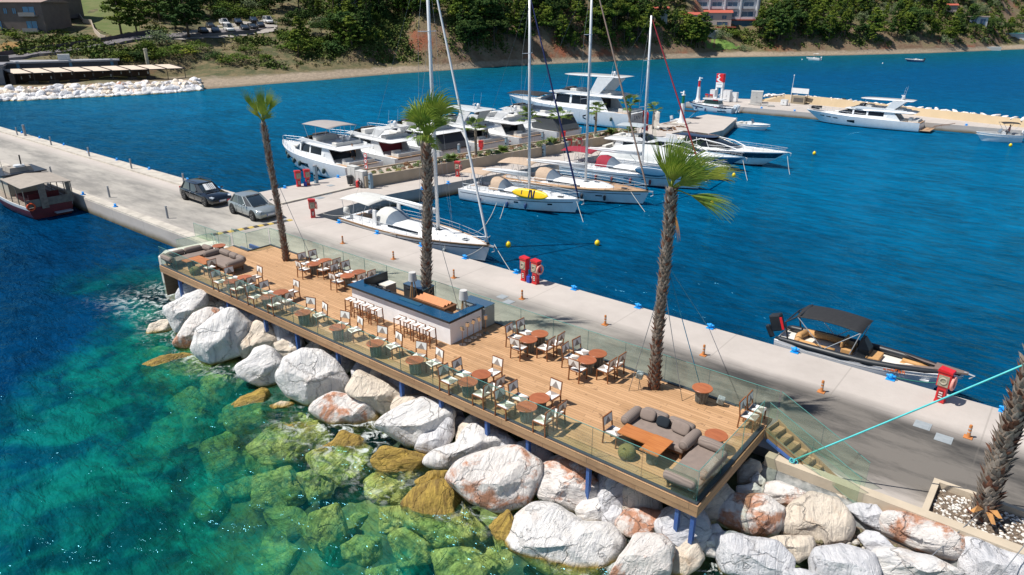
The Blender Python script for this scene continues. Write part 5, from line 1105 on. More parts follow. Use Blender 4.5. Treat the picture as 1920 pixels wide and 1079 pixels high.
palm('thick palm with two drooping round fans behind the bar, second from left', 14.2, 4.85, DZ, [(0, 0, -.1), (.12, 0, 2.2), (.28, .0, 4.8), (.34, 0, 7.1)], .21, F2, 5, .3, 420, spike=1.0)
F3 = [dict(d=(-.50, -.1, 1.1), p=.8, R=1.2, s=9, n=14, f=(-1, -.3, 0), w=(.03, 0, .05), dr=.05), dict(d=(-.25, -.2, 1), p=.35, R=1.3, s=26, n=24, w=(.10, 0, 0), dr=.1), dict(d=(.35, 0, 1), p=.4, R=1.3, s=38, n=32, w=(.30, 0, -.05), dr=.15), dict(d=(.9, -.2, .75), m=FRONDY, p=.5, R=1.3, s=32, n=32, w=(.32, 0, -.02), dr=.15), dict(d=(1, .2, .30), p=1.1, R=1.2, s=22, n=26, w=(.10, 0, -.05), dr=.35, m=FRONDY), dict(d=(1, -.3, -.22), p=.6, R=1.5, s=24, n=30, f=(.1, -1, 1), w=(.10, 0, -.12), dr=.25), dict(d=(.1, .4, .9), p=.5, R=1.2, s=30, n=24, w=(.25, 0, 0), dr=.1), dict(d=(.5, -.5, .5), p=.3, R=1.1, s=30, n=24, w=(.3, 0, -.05), dr=.2), dict(d=(.0, -.5, .9), p=.3, R=1.15, s=34, n=28, w=(.25, 0, -.1), dr=.3), dict(d=(.7, -.5, .9), p=.4, R=1.3, s=34, n=28, w=(.3, 0, -.05), dr=.3), dict(d=(.22, -.2, -1), p=.7, R=.95, s=6, n=7, w=(.0, 0, -.2), dr=.3, m=DEAD, name='dead_frond')]
palm('tall palm with wind blown yellow green fans, third from left', 25.35, 4.8, DZ, [(0, 0, -.1), (-.02, .02, 2.1), (.02, .02, 4.4), (.04, 0, 6.0), (.0, 0, 7.0)], .17, F3, 8, .9, 440, spike=.95)
F4 = [dict(d=(.3, 0, 1), s=50), dict(d=(.8, .2, .6), s=45), dict(d=(.2, .1, .8), s=45), dict(d=(.2, -.6, .7), s=45), dict(d=(0, .7, .8), s=45)]
p4 = palm('very thick shaggy palm rising from the pebble planter at far right', 35.05, 5.5, 1.15, [(0, 0, -.1), (-.05, 0, 1.2), (.0, 0, 3.0), (.10, .0, 5.0), (1.1, 0, 7.6)], .25, F4, 21, .2, 560, spike=1.35)
for dd in ((-.8, -.4, .35), (-.3, -.9, .2), (-.1, -.9, .45)): 
    g = MB(); d_ = Vector(dd).normalized(); sd_ = Vector((-d_.y, d_.x, 0)).normalized(); o_ = d_*.3+Vector((0, 0, .35))
    g.add([o_-sd_*.09, o_+sd_*.09, o_+d_*.42+sd_*.05-Vector((0, 0, .15)), o_+d_*.42-sd_*.05-Vector((0, 0, .15)), o_+Vector((0, 0, .05))+d_*.2], [(0, 1, 4), (1, 2, 4), (2, 3, 4), (3, 0, 4), (0, 3, 2, 1)]); g.build('dry_sheath', DEAD, p4)
# guy ropes
TQ = M('turquoise_strap', (.09, .55, .56), .6, c2=(.07, .45, .47), sc=6); TBL = M('blue_rope', (.02, .25, .42), .7)
line('thick turquoise strap stretched from the beige wall up to the right palm', (30.23, 4.45, 1.42), (35.0, 5.45, 5.9), .02, .027, TQ, group=None, name='tension_strap', cat='strap')
kn = thing('strap_knot', 'turquoise knotted strap end on the beige wall by the steps', 'knot', 30.18, 4.42, 1.39); g = MB()
for i in range(5): g.torus((.04*i, .03*math.sin(i*2), .03+.02*(i % 2)), .06, .014, 12, 5, 'xyz'[i % 3])
g.build('knot_loops', TQ, kn)
def guy(label, a, b, m_, rr_=.012): return line(label, a, b, .02, rr_, m_, 6, 'guy_rope', 'guy ropes of the palms', 'rope')
guy('thin rope from the third palm down to the deck boards left of it', (25.35, 4.8, 6.0), (24.8, 4.05, DZ), WIRE); guy('blue rope from the third palm down to the quay edge', (25.45, 4.9, 6.4), (23.9, 12.6, QZ), TBL)
guy('blue rope from the third palm down towards the rear glass', (25.45, 4.85, 6.4), (27.0, 5.8, QZ), TBL, .014); guy('thin rope from the third palm to the deck right of it', (25.4, 4.8, 5.8), (26.5, 4.6, DZ), WIRE)
guy('thin rope from the second palm down to the quay behind the bar', (14.3, 4.9, 7.0), (12.4, 6.2, QZ), WIRE); guy('thin rope from the second palm down to the steel counter', (14.5, 4.9, 7.0), (15.9, 5.2, DZ), WIRE)
guy('thin rope from the first palm down to the rear glass', (4.3, 4.5, 6.2), (5.6, 5.2, DZ), WIRE)
guy('dark rope from the right palm down over the boulders', (35.0, 5.2, 1.6), (33.6, 1.4, .6), WIRE); guy('dark rope across the right end of the beige wall', (36.2, 4.6, 2.2), (35.2, 1.6, .7), WIRE)
# ================================================================== quay furniture
REDP = M('red_cabinet_paint', (.62, .015, .02), .35, c2=(.50, .012, .016), sc=4, coat=.3); REDD = M('dark_red_front', (.22, .01, .012), .5); COILM = M('hose_coil_beige', (.36, .33, .24), .5, c2=(.22, .20, .15), sc=14)
RING = M('lifebuoy_pink', (.72, .32, .27), .5); RINGR = M('lifebuoy_red', (.75, .03, .02), .5); CAN = M('blue_jerrycan', (.01, .06, .42), .4)
def hydrant(label, s, t, h, ring=True, z=QZ):
    r = thing('fire_hose_cabinet', label, 'fire cabinet', s, t, z, h, 'red fire hose cabinets on the quays')
    g = MB(); g.box(-.16, .16, -.14, .14, 0, .08); g.box(-.15, .15, -.12, .12, .08, .62, top=(.01, .0)); g.build('pedestal', REDP, r, bevel=.01)
    g = MB(); g.box(-.21, .21, -.15, .15, .62, 1.18, top=(-.01, 0)); g.build('hose_box', REDP, r, bevel=.02)
    g = MB(); g.box(-.17, .17, -.165, -.152, .66, 1.08); g.build('hose_window', COILM, r); g = MB(); g.torus((0, -.17, .87), .11, .025, 16, 6, 'y'); g.build('hose_coil', M('hose_grey', (.42, .38, .30), .6), r)
    g = MB(); g.side([(-.25, 1.18), (.25, 1.18), (.23, 1.26), (-.22, 1.30)], -.18, .18); g.build('lid', REDP, r, bevel=.01)
    g = MB(); g.box(-.09, .09, -.13, -.122, .15, .5); g.build('front_plate', REDD, r); g = MB()
    for k in range(3): g.box(-.06, .06, -.135, -.131, .2+.09*k, .24+.09*k)
    g.build('notice', M('notice_white', (.7, .68, .66), .5), r)
    if ring:
        x = .28 if ring is True else -.28; g = MB(); g.torus((x, 0, .82), .22, .05, 20, 8, 'x'); g.build('lifebuoy', RING, r, True)
    return r
def jerry(label, s, t):
    r = thing('jerrycan', label, 'jerrycan', s, t, QZ, 0, 'blue jerrycans'); g = MB(); g.box(-.11, .11, -.09, .09, 0, .36); g.build('can', CAN, r, bevel=.03); g = MB(); g.tube([(-.06, 0, .36), (-.06, 0, .42), (.05, 0, .42), (.05, 0, .36)], .015, 5); g.build('handle', CAN, r)
hydrant('left red hose cabinet of the pair on the quay behind the bar', 14.0, 12.05, -5, False); hydrant('right red hose cabinet with a lifebuoy, of the pair on the quay', 14.72, 12.05, -5); jerry('blue jerrycan between the pair of hose cabinets on the quay', 14.36, 11.95)
hydrant('lone red hose cabinet with lifebuoy near the moored black and white boat', 32.94, 12.0, -8, True); hydrant('red hose cabinet with lifebuoy at the near corner of the pier', -4.35, 12.3, 60)
hydrant('left red hose cabinet of the pair on the left edge of the pier', -12.7, 17.0, 75, False); hydrant('right red hose cabinet of the pair on the left edge of the pier', -12.55, 17.75, 75, False); jerry('blue jerrycan between the cabinets on the left edge of the pier', -12.4, 17.4)
hydrant('red hose cabinet with lifebuoy at the stern of the paddleboard yacht', -5.4, 27.6, 20); hydrant('left red hose cabinet of the pair by the burgundy sailing yacht', -4.6, 42.8, 20, False); hydrant('right red hose cabinet with lifebuoy by the burgundy sailing yacht', -4.0, 43.7, 20)
hydrant('left red hose cabinet at the foot of the red and white light', -11.6, 89.4, 0, False, .85); hydrant('right red hose cabinet at the foot of the red and white light', -10.9, 89.4, 0, False, .85)
hydrant('red hose cabinet with lifebuoy across the planter beside the big yacht', -7.6, 46.0, 200); hydrant('red hose cabinet at the stern of the third motor yacht', -10.6, 36.4, 200, False)
ORG = M('orange_bollard', (.52, .20, .06), .6, c2=(.42, .15, .04), sc=8); REFL = M('reflective_band', (.55, .52, .50), .3)
for i, s in enumerate((1.74, 6.24, 10.91, 15.46, 20.17, 24.84, 29.46, 34.1)):
    w_ = ['first', 'second', 'third', 'fourth', 'fifth', 'sixth', 'seventh', 'eighth'][i]
    r = thing('delineator_post', 'orange flexible post with reflective bands on the quay, %s from left' % w_, 'bollard', s, 10.0, QZ, 0, 'orange posts along the quay')
    g = MB(); g.box(-.13, .13, -.13, .13, 0, .03); g.build('foot', ORG, r, bevel=.01); g = MB(); g.lathe([(0, .03), (.075, .03), (.055, .09), (.05, .44), (.04, .47), (0, .48)], 12); g.build('post', ORG, r, 40)
    for z in (.20, .32): g = MB(); g.lathe([(.0535, z), (.0535, z+.05)], 12, cap=False); g.build('reflector', REFL, r, True)
CLB = M('blue_cleat', (.006, .32, .80), .45, c2=(.005, .25, .66), sc=8)
def cleat(label, s, t, z=QZ, h=0, sc=1):
    r = thing('mooring_cleat', label, 'cleat', s, t, z, h, 'blue mooring cleats on the quay edges', sc)
    g = MB(); g.box(-.16, .16, -.13, .13, 0, .035); g.build('base_plate', CLB, r, bevel=.01)
    g = MB(); g.lathe([(.09, .035), (.07, .12), (.085, .18), (.06, .22), (0, .23)], 12); g.tube([(-.17, 0, .17), (-.1, 0, .15), (.1, 0, .15), (.17, 0, .17)], [.03, .05, .05, .03], 8); g.build('horns', CLB, r, True)
o_ = ['first', 'second', 'third', 'fourth', 'fifth', 'sixth', 'seventh', 'eighth', 'ninth', 'tenth', 'eleventh', 'twelfth']
for i, s in enumerate((-1.98, 1.8, 5.76, 9.28, 12.99, 16.71, 20.34, 23.95, 27.62, 31.2, 34.81)): cleat('blue cleat on the marina edge of the near quay, %s from left' % o_[i], s, 12.62)
for i, s in enumerate((-58.2, -52.9, -46.3, -40.3, -34, -27.65, -21, -16.2)): cleat('blue cleat on the inner edge of the left quay, %s from left' % o_[i], s, 12.22, QZ+.14)
for i, s in enumerate((-22.7, -17.2)): cleat('blue cleat on the seaward edge of the left quay, %s from left' % o_[i], s, 4.95, QZ+.1)
for i, (s, t) in enumerate([(-4.7, 17), (-4.4, 22.5), (-4.2, 25.2), (-3.0, 37), (-13.1, 16), (-12.9, 21)]): cleat('blue cleat on the pier edge, %s along it' % o_[i], s, t)
for i, s in enumerate((-2.5, 2.2, 23.0)): cleat('blue cleat on the far right pier, %s from left' % o_[i], s, 88.1, .85)
LPM = M('grey_lamp_post', (.30, .31, .33), .5)
def lbol(label, s, t, h=.85, z=QZ, rad=.07, group='grey light bollards on the left quay'):
    r = thing('light_bollard', label, 'bollard light', s, t, z, 0, group); g = MB(); g.lathe([(0, 0), (rad*1.2, 0), (rad*1.2, .02), (rad, .03), (rad, h-.13), (0, h-.13)], 12); g.build('post', LPM, r, 40)
    g = MB(); g.lathe([(rad*.8, h-.13), (rad*.8, h-.07)], 12, cap=False); g.build('lamp_ring', REFL, r, True); g = MB(); g.lathe([(0, h-.07), (rad*1.05, h-.07), (rad, h), (0, h+.01)], 12); g.build('cap', LPM, r, 40)
for i, s in enumerate((-57, -47.3, -38, -29.2, -20)): lbol('grey light bollard on the inner kerb of the left quay, %s from left' % o_[i], s, 11.4, z=QZ+.14)
for i, s in enumerate((-31.8, -20.7, -11.75)): lbol('grey light bollard on the seaward side of the left quay, %s from left' % o_[i], s, 6.0)
lbol('tall thick grey service post at the far left of the quay', -55.8, 11.8, 1.2, QZ+.14, .13)
SVC = M('service_post_blue', (.20, .30, .38), .5)
def svc(label, s, t, h, w=.14):
    r = thing('service_pedestal', label, 'service post', s, t, QZ, rnd.uniform(-8, 8), 'marina service posts'); g = MB(); g.box(-w, w, -w, w, 0, h-.12); g.build('pedestal_body', SVC, r, bevel=.03); g = MB(); g.lathe([(0, h-.12), (w*1.25, h-.12), (w*1.25, h-.04), (w*.8, h), (0, h)], 12); g.build('lamp_cap', LPM, r, 40)
    for z in (.35, .6): g = MB(); g.box(-.06, .06, -w-.03, -w, z, z+.12); g.build('socket', BLK, r)
for i, (s, t, h) in enumerate([(-7.75, 20.2, 1.25), (-7.0, 30.6, 1.2), (-5.0, 39.1, 1.15), (-4.4, 42.0, 1.1), (-3.0, 49.3, 1.1)]): svc('blue grey service post beside the planter wall, %s from the quay' % o_[i], s, t, h)
svc('tall grey service post at the left edge of the pier near the nearest yacht', -12.6, 18.6, 1.5, .13)
for i, (s, t) in enumerate([(-10.9, 33.6), (-10.0, 39.5), (-9.2, 44.5)]): svc('grey service post left of the planter, %s from the quay' % o_[i], s, t, 1.3, .11)
def cabinet(label, s, t, sx, sy, h, m_, z=QZ, hh=0, group=None):
    r = thing('utility_cabinet', label, 'cabinet', s, t, z, hh, group); g = MB(); g.box(-sx/2, sx/2, -sy/2, sy/2, .05, h); g.box(-sx/2-.02, sx/2+.02, -sy/2-.02, sy/2+.02, h, h+.04); g.build('cabinet_body', m_, r, bevel=.01)
    for k in (-1, 1): g = MB(); g.box(k*sx/4-sx/4+.03, k*sx/4+sx/4-.03, -sy/2-.015, -sy/2, .12, h-.08); d_ = g.build('door', m_, r); g = MB(); g.box(k*.05-.015, k*.05+.015, -sy/2-.04, -sy/2-.015, h*.5, h*.5+.1); g.build('handle', BLK, d_)
    return r
LGC = M('light_grey_cabinet', (.58, .58, .56), .5)
cabinet('tall pale cabinet at the head of the planter on the pier', -9.9, 20.3, .95, .5, 1.45, LGC); cabinet('pale cabinet with hose reel at the head of the planter', -8.75, 20.15, .9, .5, 1.25, LGC)
r = thing('litter_bin', 'dark round litter bin in front of the pale pier cabinet', 'bin', -9.75, 19.75, QZ); g = MB(); g.lathe([(0, .15), (.20, .15), (.25, .75), (0, .75)], 16); g.build('bin_body', M('dark_bin', (.03, .04, .045), .6), r, 40); g = MB(); g.lathe([(.0, .75), (.265, .75), (.265, .80), (0, .82)], 16); g.tube([(0, .0, 0), (0, 0, .2)], .04, 6); g.build('lid', BLK, r, 40)
r = thing('hose_reel', 'red hose reel trolley standing by the pale pier cabinet', 'hose reel', -8.6, 19.75, QZ); g = MB(); g.lathe([(0, .02), (.14, .02), (.14, .5), (.06, .56), (0, .56)], 12, (-.22, 0, 0)); g.build('red_cylinder', REDP, r, 40); g = MB(); g.torus((.12, 0, .42), .2, .05, 18, 6, 'y'); g.torus((.12, 0, .15), .12, .04, 14, 6, 'y'); g.build('reel', BLK, r, True)
sg = thing('sign_post', 'post with three round red rimmed prohibition signs at the planter end', 'sign', -8.3, 20.35, QZ); g = MB(); g.tube([(0, 0, 0), (0, 0, 2.7)], .03, 8); g.build('post', LPM, sg)
for k, z in enumerate((2.5, 2.07, 1.64)):
    g = MB(); g.X = Matrix.Translation((0, -.045, z)) @ Matrix.Rotation(R(90), 4, 'X'); g.lathe([(0, -.01), (.2, -.01), (.2, .01), (0, .01)], 24); pl = g.build('sign_plate', REDP, sg)
    g = MB(); g.X = Matrix.Translation((0, -.06, z)) @ Matrix.Rotation(R(90), 4, 'X'); g.lathe([(0, -.003), (.145, -.003), (.145, .003), (0, .003)], 24); g.build('sign_face', GEL, pl)
    g = MB(); g.X = Matrix.Translation((0, -.066, z)) @ Matrix.Rotation(R([45, 0, -45][k]), 4, 'Y'); g.box(-.13, .13, -.003, .001, -.016, .016); g.box(-.03, .04, -.003, .001, .03, .09); g.build('sign_symbol', BLK, pl)
# speed bump
r = thing('speed_bump', 'yellow and black rubber speed bump across the quay before the deck', 'speed bump', -5.9, 5.9, QZ, 0); 
for k in range(16):
    y = .32*k; g = MB(); g.side([(-.22, .003), (.22, .003), (.14, .05), (-.14, .05)], y+.003, y+.317); o = g.build('bump_section', M('bump_yellow', (.55, .40, .10), .7, c2=(.4, .29, .08), sc=9) if k % 2 else M('bump_black', (.05, .045, .04), .8), r); o.location.x = .12*k/2
for i, (s, t, w_) in enumerate([(32.8, 9.86, .5), (33.5, 9.4, .5), (14.55, 9.6, .45), (15.2, 9.3, .45), (-8.4, 15.8, .6), (-9.0, 16.9, .6), (-11, 18.8, .5), (-5.2, 10.5, .8)]):
    g = MB(); g.box(-w_/2, w_/2, -w_/2, w_/2, 0, .012); g.box(-w_/2+.05, w_/2-.05, -w_/2+.05, w_/2-.05, .012, .017); o = g.build('service_hatch', M('hatch_grey', (.30, .33, .35), .6, c2=(.25, .28, .30), sc=6), None); place(o, s, t, QZ+.004, 0)
    tag(o, ['pale service hatch in the quay near the right hose cabinet, inland', 'pale service hatch in the dark quay paving far right', 'small pale hatch in the quay behind the bar, far one', 'small pale hatch in the quay behind the bar, near one', 'pale hatch on the pier head before the planter, near one', 'pale hatch on the pier head before the planter, far one', 'pale hatch by the cabinets on the left pier edge', 'large pale hatch in the paving right of the silver car'][i], 'hatch', 'service hatches')
# ------------------------------------------------------------------ planter on the pier
pl = thing('pier_planter', 'long beige planter wall with soil running down the middle of the pier', 'planter', -8.25, 20.0, QZ, math.degrees(math.atan2(-.157, .988)))
WB2 = M('beige_planter_wall', (.42, .34, .25), .8, c2=(.37, .30, .22), sc=1.5, bs=14)
g = MB(); g.box(-.02, .14-.0, 0, 33.5, 0, .92); g.build('planter_wall', WB2, pl); g = MB(); g.box(-2.5, -2.36, 0, 33.5, 0, .92); g.build('planter_wall', WB2, pl); g = MB(); g.box(-2.36, -.02, 0, .15, 0, .92); g.box(-2.36, -.02, 33.3, 33.45, 0, .92); g.build('planter_wall', WB2, pl)
g = MB(); g.box(-2.36, -.021, .15, 33.3, .3, .80); g.build('soil', M('pale_gravel', (.33, .27, .21), .95, c2=(.5, .44, .38), sc=25, bs=30), pl)
SUC = [M('succulent_green', (.10, .15, .04), .7, c2=(.16, .20, .05), sc=9, rv=.5), M('succulent_red', (.26, .09, .045), .7, c2=(.16, .15, .05), sc=9, rv=.5), M('succulent_yellow', (.28, .26, .06), .7, c2=(.20, .20, .06), sc=9, rv=.4), M('succulent_grey', (.25, .30, .24), .7, c2=(.17, .22, .16), sc=9, rv=.4)]
def bush_mesh(name, m_, seed, n=170, flat=.75, size=.09):
    q = random.Random(seed); g = MB()
    for k in range(n):
        a = q.uniform(0, 6.283); ph = math.asin(q.uniform(-.15, 1)); rr_ = q.uniform(.6, 1)*(.82+.3*noise.noise(Vector((math.cos(a)*1.5, math.sin(a)*1.5, seed+ph))))
        c = Vector((math.cos(a)*math.cos(ph), math.sin(a)*math.cos(ph), math.sin(ph)*flat))*rr_; nrm = (c+Vector((q.uniform(-.6, .6), q.uniform(-.6, .6), q.uniform(0, .8)))).normalized()
        x = nrm.cross(Vector((q.uniform(-1, 1), q.uniform(-1, 1), 1))).normalized(); y = nrm.cross(x); s_ = size*q.uniform(.7, 1.5)*2
        g.add([c-x*s_*.5, c+y*s_*.5+nrm*s_*.25, c+x*s_*.5, c-y*s_*.5+nrm*s_*.25], [(0, 1, 2, 3)])
    return g.mesh(name, m_)
sm = [bush_mesh('succulent_mesh', SUC[k % 4], 40+k) for k in range(8)]
def inst(name, me, label, cat, loc, sc, rz, group, parent=None):
    o = bpy.data.objects.new(name, me); COL.objects.link(o); o.location = loc; o.scale = sc if isinstance(sc, tuple) else (sc, sc, sc); o.rotation_euler = (0, 0, rz)
    if parent: o.parent = parent
    else: tag(o, label, cat, group)
    return o
q = random.Random(5)
for k in range(120):
    al = .5+32.5*(k+.5)/120+q.uniform(-.1, .1); off = [-.4, -1.1, -1.8, -.75, -1.5][k % 5]+q.uniform(-.2, .2); s, t = PP(al, off); kd = q.choice([0, 0, 1, 1, 2, 3, 0, 1]); sc = q.uniform(.24, .46)
    where = 'near end' if al < 11 else ('middle' if al < 22 else 'far end')
    inst('succulent', sm[kd if q.random() < .5 else kd+4], '%s succulent in the %s of the pier planter' % (['green', 'reddish', 'yellowish', 'grey green'][kd], where), 'succulent', W(s, t, QZ+.80), (sc, sc, sc*q.uniform(.8, 1.3)), q.uniform(0, 6), '%s succulents, %s of the pier planter' % (['green', 'reddish', 'yellowish', 'grey green'][kd], where))
# small palms
SPF = leafmat('young_palm_leaf', (.09, .16, .03), (.17, .24, .05)); YB_ = M('young_palm_trunk', (.22, .18, .14), .9, c2=(.33, .28, .23), sc=14, stretch=(1, 1, 2.5), bs=14, bstr=.9, bdist=.04)
def crownmesh(seed, kind):
    q = random.Random(seed); g = MB()
    for k in range(20 if kind else 15):
        a = k*2.4+q.uniform(-.2, .2); el = q.uniform(-.15, 1.2) if not kind else q.uniform(.2, 1.3); d_ = Vector((math.cos(a)*math.cos(el), math.sin(a)*math.cos(el), math.sin(el))); side = d_.cross(Vector((0, 0, 1))).normalized(); nr = side.cross(d_)
        pl_ = q.uniform(.25, .5) if not kind else .1; h = d_*pl_; m_ = 11
        for j in range(m_):
            b_ = R(58 if not kind else 26)*(2*(j+.5)/m_-1); dj = (d_*math.cos(b_)+side*math.sin(b_)).normalized(); pr2 = dj.cross(nr).normalized(); L = q.uniform(.38, .55) if not kind else q.uniform(.6, .9); tip = h+dj*L+Vector((.08, 0, -.12*L*2))
            g.add([h, h+dj*L*.5-pr2*.04, h+dj*L*.5+pr2*.04+nr*.02, tip], [(0, 1, 2), (1, 3, 2)])
        g.tube([(0, 0, 0), h], .012, 3)
    return g.mesh('young_crown', SPF)
cms = [crownmesh(k, 0) for k in range(3)]; cyc = crownmesh(9, 1)
tg_ = MB(); tg_.tube([(0, 0, 0), (.0, 0, .4), (.0, 0, 1)], [1, .85, .9], 10); TMESH = tg_.mesh('young_trunk', YB_, True)
for i, (al, off, hh, cr) in enumerate([(6.3, -1.1, 2.5, 1.15), (12.2, -1.2, 2.3, 1.1), (18.8, -1.2, 2.5, 1.15), (22.8, -1.0, 2.4, 1.1), (28.2, -1.2, 2.5, 1.1), (33.8, -1.3, 2.5, 1.15)]):
    s, t = PP(al, off); r = thing('young_palm', 'small fan palm with grey trunk in the pier planter, %s from the quay' % o_[i], 'palm tree', s, t, QZ+.78, 0, 'small fan palms in the pier planter'); inst('trunk', TMESH, None, None, (0, 0, 0), (.14, .14, hh), 0, None, r); inst('crown', cms[i % 3], None, None, (0, 0, hh+.02), cr*1.5, i*1.3, None, r)
s, t = -5.0, 60.5; r = thing('young_palm', 'small fan palm standing alone near the pier head flags', 'palm tree', s, t, QZ, 0, 'small fan palms in the pier planter'); inst('trunk', TMESH, None, None, (0, 0, 0), (.14, .14, 2.1), 0, None, r); inst('crown', cms[1], None, None, (0, 0, 2.1), 1.5, 2, None, r)
for i, (al, off) in enumerate([(15.0, -.8), (21.6, -.9), (30.5, -.9), (9.3, -.9), (33.3, -.6)]):
    s, t = PP(al, off); inst('cycad', cyc, 'spiky cycad rosette in the pier planter, %s along' % o_[[1, 2, 3, 0, 4][i]], 'cycad', W(s, t, QZ+.8), 1.1, i, 'cycads in the pier planter')
# bed of red succulents at the pier head
q = random.Random(8)
for k in range(20):
    s, t = PP(40+q.uniform(0, 4.5), -2.4+q.uniform(0, 1.6)); inst('succulent', sm[1], 'reddish succulent in the bed at the pier head', 'succulent', W(s, t, QZ), .24, q.uniform(0, 6), 'reddish succulents in the pier head bed')
# flags on the pier
def banner(label, s, t, m_, h=2.9):
    r = thing('feather_flag', label, 'flag', s, t, QZ); g = MB(); g.tube([(0, 0, 0), (0, 0, h)], .025, 6); g.build('pole', LPM, r); g = MB(); rings = []
    for i in range(9):
        f = i/8; rings.append([(.02, .0, .9+(h-.9)*f), (.35+.1*math.sin(f*5), .10*math.sin(f*7), .9+(h-.9)*f-.1), (.72+.05*math.sin(f*6), .04*math.cos(f*8), .85+(h-.9)*f-.15), (.70, .05*math.cos(f*8)+.02, .85+(h-.9)*f-.15), (.33, .10*math.sin(f*7)+.02, .9+(h-.9)*f-.1)])
    g.loft(rings); g.build('cloth', m_, r, True)
banner('red feather flag on the pier behind the white cruisers', -3.2, 54.6, M('red_flag', (.60, .02, .03), .8)); banner('white feather flag on the pier right of the red flag', -2.5, 55.8, GEL2)
# ------------------------------------------------------------------ beacons and far pier things
def beacon(label, s, t, h, band, z):
    r = thing('harbour_light', label, 'beacon', s, t, z, 0); g = MB(); g.lathe([(0, 0), (.62, 0), (.55, .12), (.36, .35), (.27, .8), (.22, h*.62), (0, h*.62)], 20); g.build('white_tower', GEL, r, 40); g = MB(); g.lathe([(0, h*.62), (.17, h*.62), (.17, h*.86), (0, h*.86)], 16); g.build('colour_band', band, r, 40)
    g = MB(); g.lathe([(0, h*.86), (.24, h*.86), (.24, h*.89), (.12, h*.89), (.12, h*.97), (.05, h), (0, h)], 14); g.box(-.1, .45 if band is REDP else .1, -.05, .05, h*.95, h*.98); g.box(-.42 if band is not REDP else -.1, .1, -.06, .06, h*.93, h*.96); g.build('lantern', GEL, r, 40)
    g = MB(); 
    for k in range(6): a = k*1.047; g.obox((.5*math.cos(a), .5*math.sin(a), .12), (.4, .06, .24), (0, 0, a))
    g.build('buttress', GEL, r)
beacon('white harbour light with green band on the pier head', -4.4, 66.6, 3.9, M('green_band', (.01, .16, .07), .4), QZ); beacon('white harbour light with red band at the tip of the far pier', -12.9, 89.2, 3.7, REDP, .85)
g = MB(); g.box(-5.3, -3.5, 65.7, 67.5, QZ, QZ+.14); o = g.build('light_plinth', WC, None); place(o, 0, 0, 0); tag(o, 'low square concrete plinth under the green banded light', 'plinth')
tw = thing('fuel_station_sign', 'tall red and white fuel station sign tower with a white wavy emblem', 'sign', -11.2, 93.0, .85, -12)
g = MB(); g.box(-.62, .62, -.25, .25, 2.0, 3.5); g.box(-.66, -.4, -.2, .2, 0, 2.0); g.box(.35, .66, -.2, .2, 0, 2.0); g.build('white_tower', GEL, tw, bevel=.02); g = MB(); g.box(-.64, .64, -.27, .27, 2.75, 4.05, top=(-.02, 0)); g.build('red_head', REDP, tw, bevel=.05)
g = MB(); pts = [(-.05, 4.02), (-.32, 3.72), (-.02, 3.5), (-.36, 3.22), (-.1, 2.95), (.35, 2.80)]; v = []
for i, (x, z) in enumerate(pts): w_ = .07+.045*i; v += [(x-w_, -.275, z), (x+w_, -.275, z)]
g.add(v, [(2*i, 2*i+2, 2*i+3, 2*i+1) for i in range(5)]); g.build('wave_emblem', GEL, tw)
g = MB(); g.box(-.45, .45, -.256, -.252, 2.42, 2.5); g.build('lettering', M('grey_letters', (.4, .4, .42), .5), tw)
cabinet('white fuel pump cabinet left of the red sign tower', -12.0, 92.6, .8, .7, 1.6, GEL, .85); cabinet('white fuel pump cabinet right of the red sign tower', -9.6, 92.4, 1.1, .8, 1.7, GEL, .85); cabinet('white metal box beside the fuel pumps', -8.6, 92.8, .9, .7, 1.4, GEL, .85)
cabinet('large pale grey kiosk on the far pier right of the fuel pumps', -5.6, 94.0, 1.7, 1.5, 1.7, LGC, .85, 20); cabinet('small white box at the foot of the thin mast on the far pier', -1.2, 93.6, .9, .8, .8, GEL, .85)
r = thing('weather_mast', 'thin white mast on the far pier between kiosk and sand coloured wall', 'mast', -.6, 94.2, .85); g = MB(); g.tube([(0, 0, 0), (.1, 0, 4.2)], [.05, .03], 6); g.build('pole', GEL, r); g = MB(); g.lathe([(0, 4.2), (.08, 4.22), (.08, 4.36), (0, 4.4)], 8, (.1, 0, 0)); g.build('lamp', GEL, r)
for i, (s, t) in enumerate([(-5.2, 91.6), (-4.3, 91.2), (-3.2, 91.4), (-2.2, 91.0)]):
    g = MB(); g.box(-.5, .5, -.4, .4, 0, .16); g.box(-.4, .4, -.3, .3, .16, .22); o = g.build('tank_cover', M('cover_grey', (.42, .41, .39), .7), None, bevel=.02); place(o, s, t, .85, 8*i); tag(o, 'low grey tank cover on the far pier, %s from left' % o_[i], 'hatch', 'low tank covers on the far pier')
# sand coloured wall with white rocks
SW = M('sand_wall', (.50, .385, .245), .85, c2=(.45, .345, .215), sc=.6, bs=6)
wl = [(-6.2, 95.4), (-5.3, 96.6), (-2.6, 97.6), (2.9, 97.4), (14.7, 94.7), (28.5, 91.0), (45, 87.6), (60, 85)]
g = MB(); zt_ = [.86, 1.25, 1.95, 1.95, 1.8, 1.75, 1.75, 1.75]; rings = [[(s, t-.4, .2), (s, t-.35, .84), (s+.05, t+.02, z_), (s+.1, t+.5, z_), (s+.1, t+.6, .2)] for (s, t), z_ in zip(wl, zt_)]
g.loft(rings); o = g.build('breakwater_wall', SW, None); place(o, 0, 0, 0); tag(o, 'long sand coloured wall along the back of the far right pier', 'wall')
r = thing('notice_board', 'white notice board on posts above a hut at the far pier wall', 'sign', -.2, 96.9, .85, -8); g = MB(); g.box(-1.35, 1.35, -.05, .05, 1.5, 2.25); g.build('board_panel', GEL, r)
for x in (-1.2, 1.2): g = MB(); g.tube([(x, .07, 0), (x, .07, 2.2)], .04, 5); g.build('post', BLK, r)
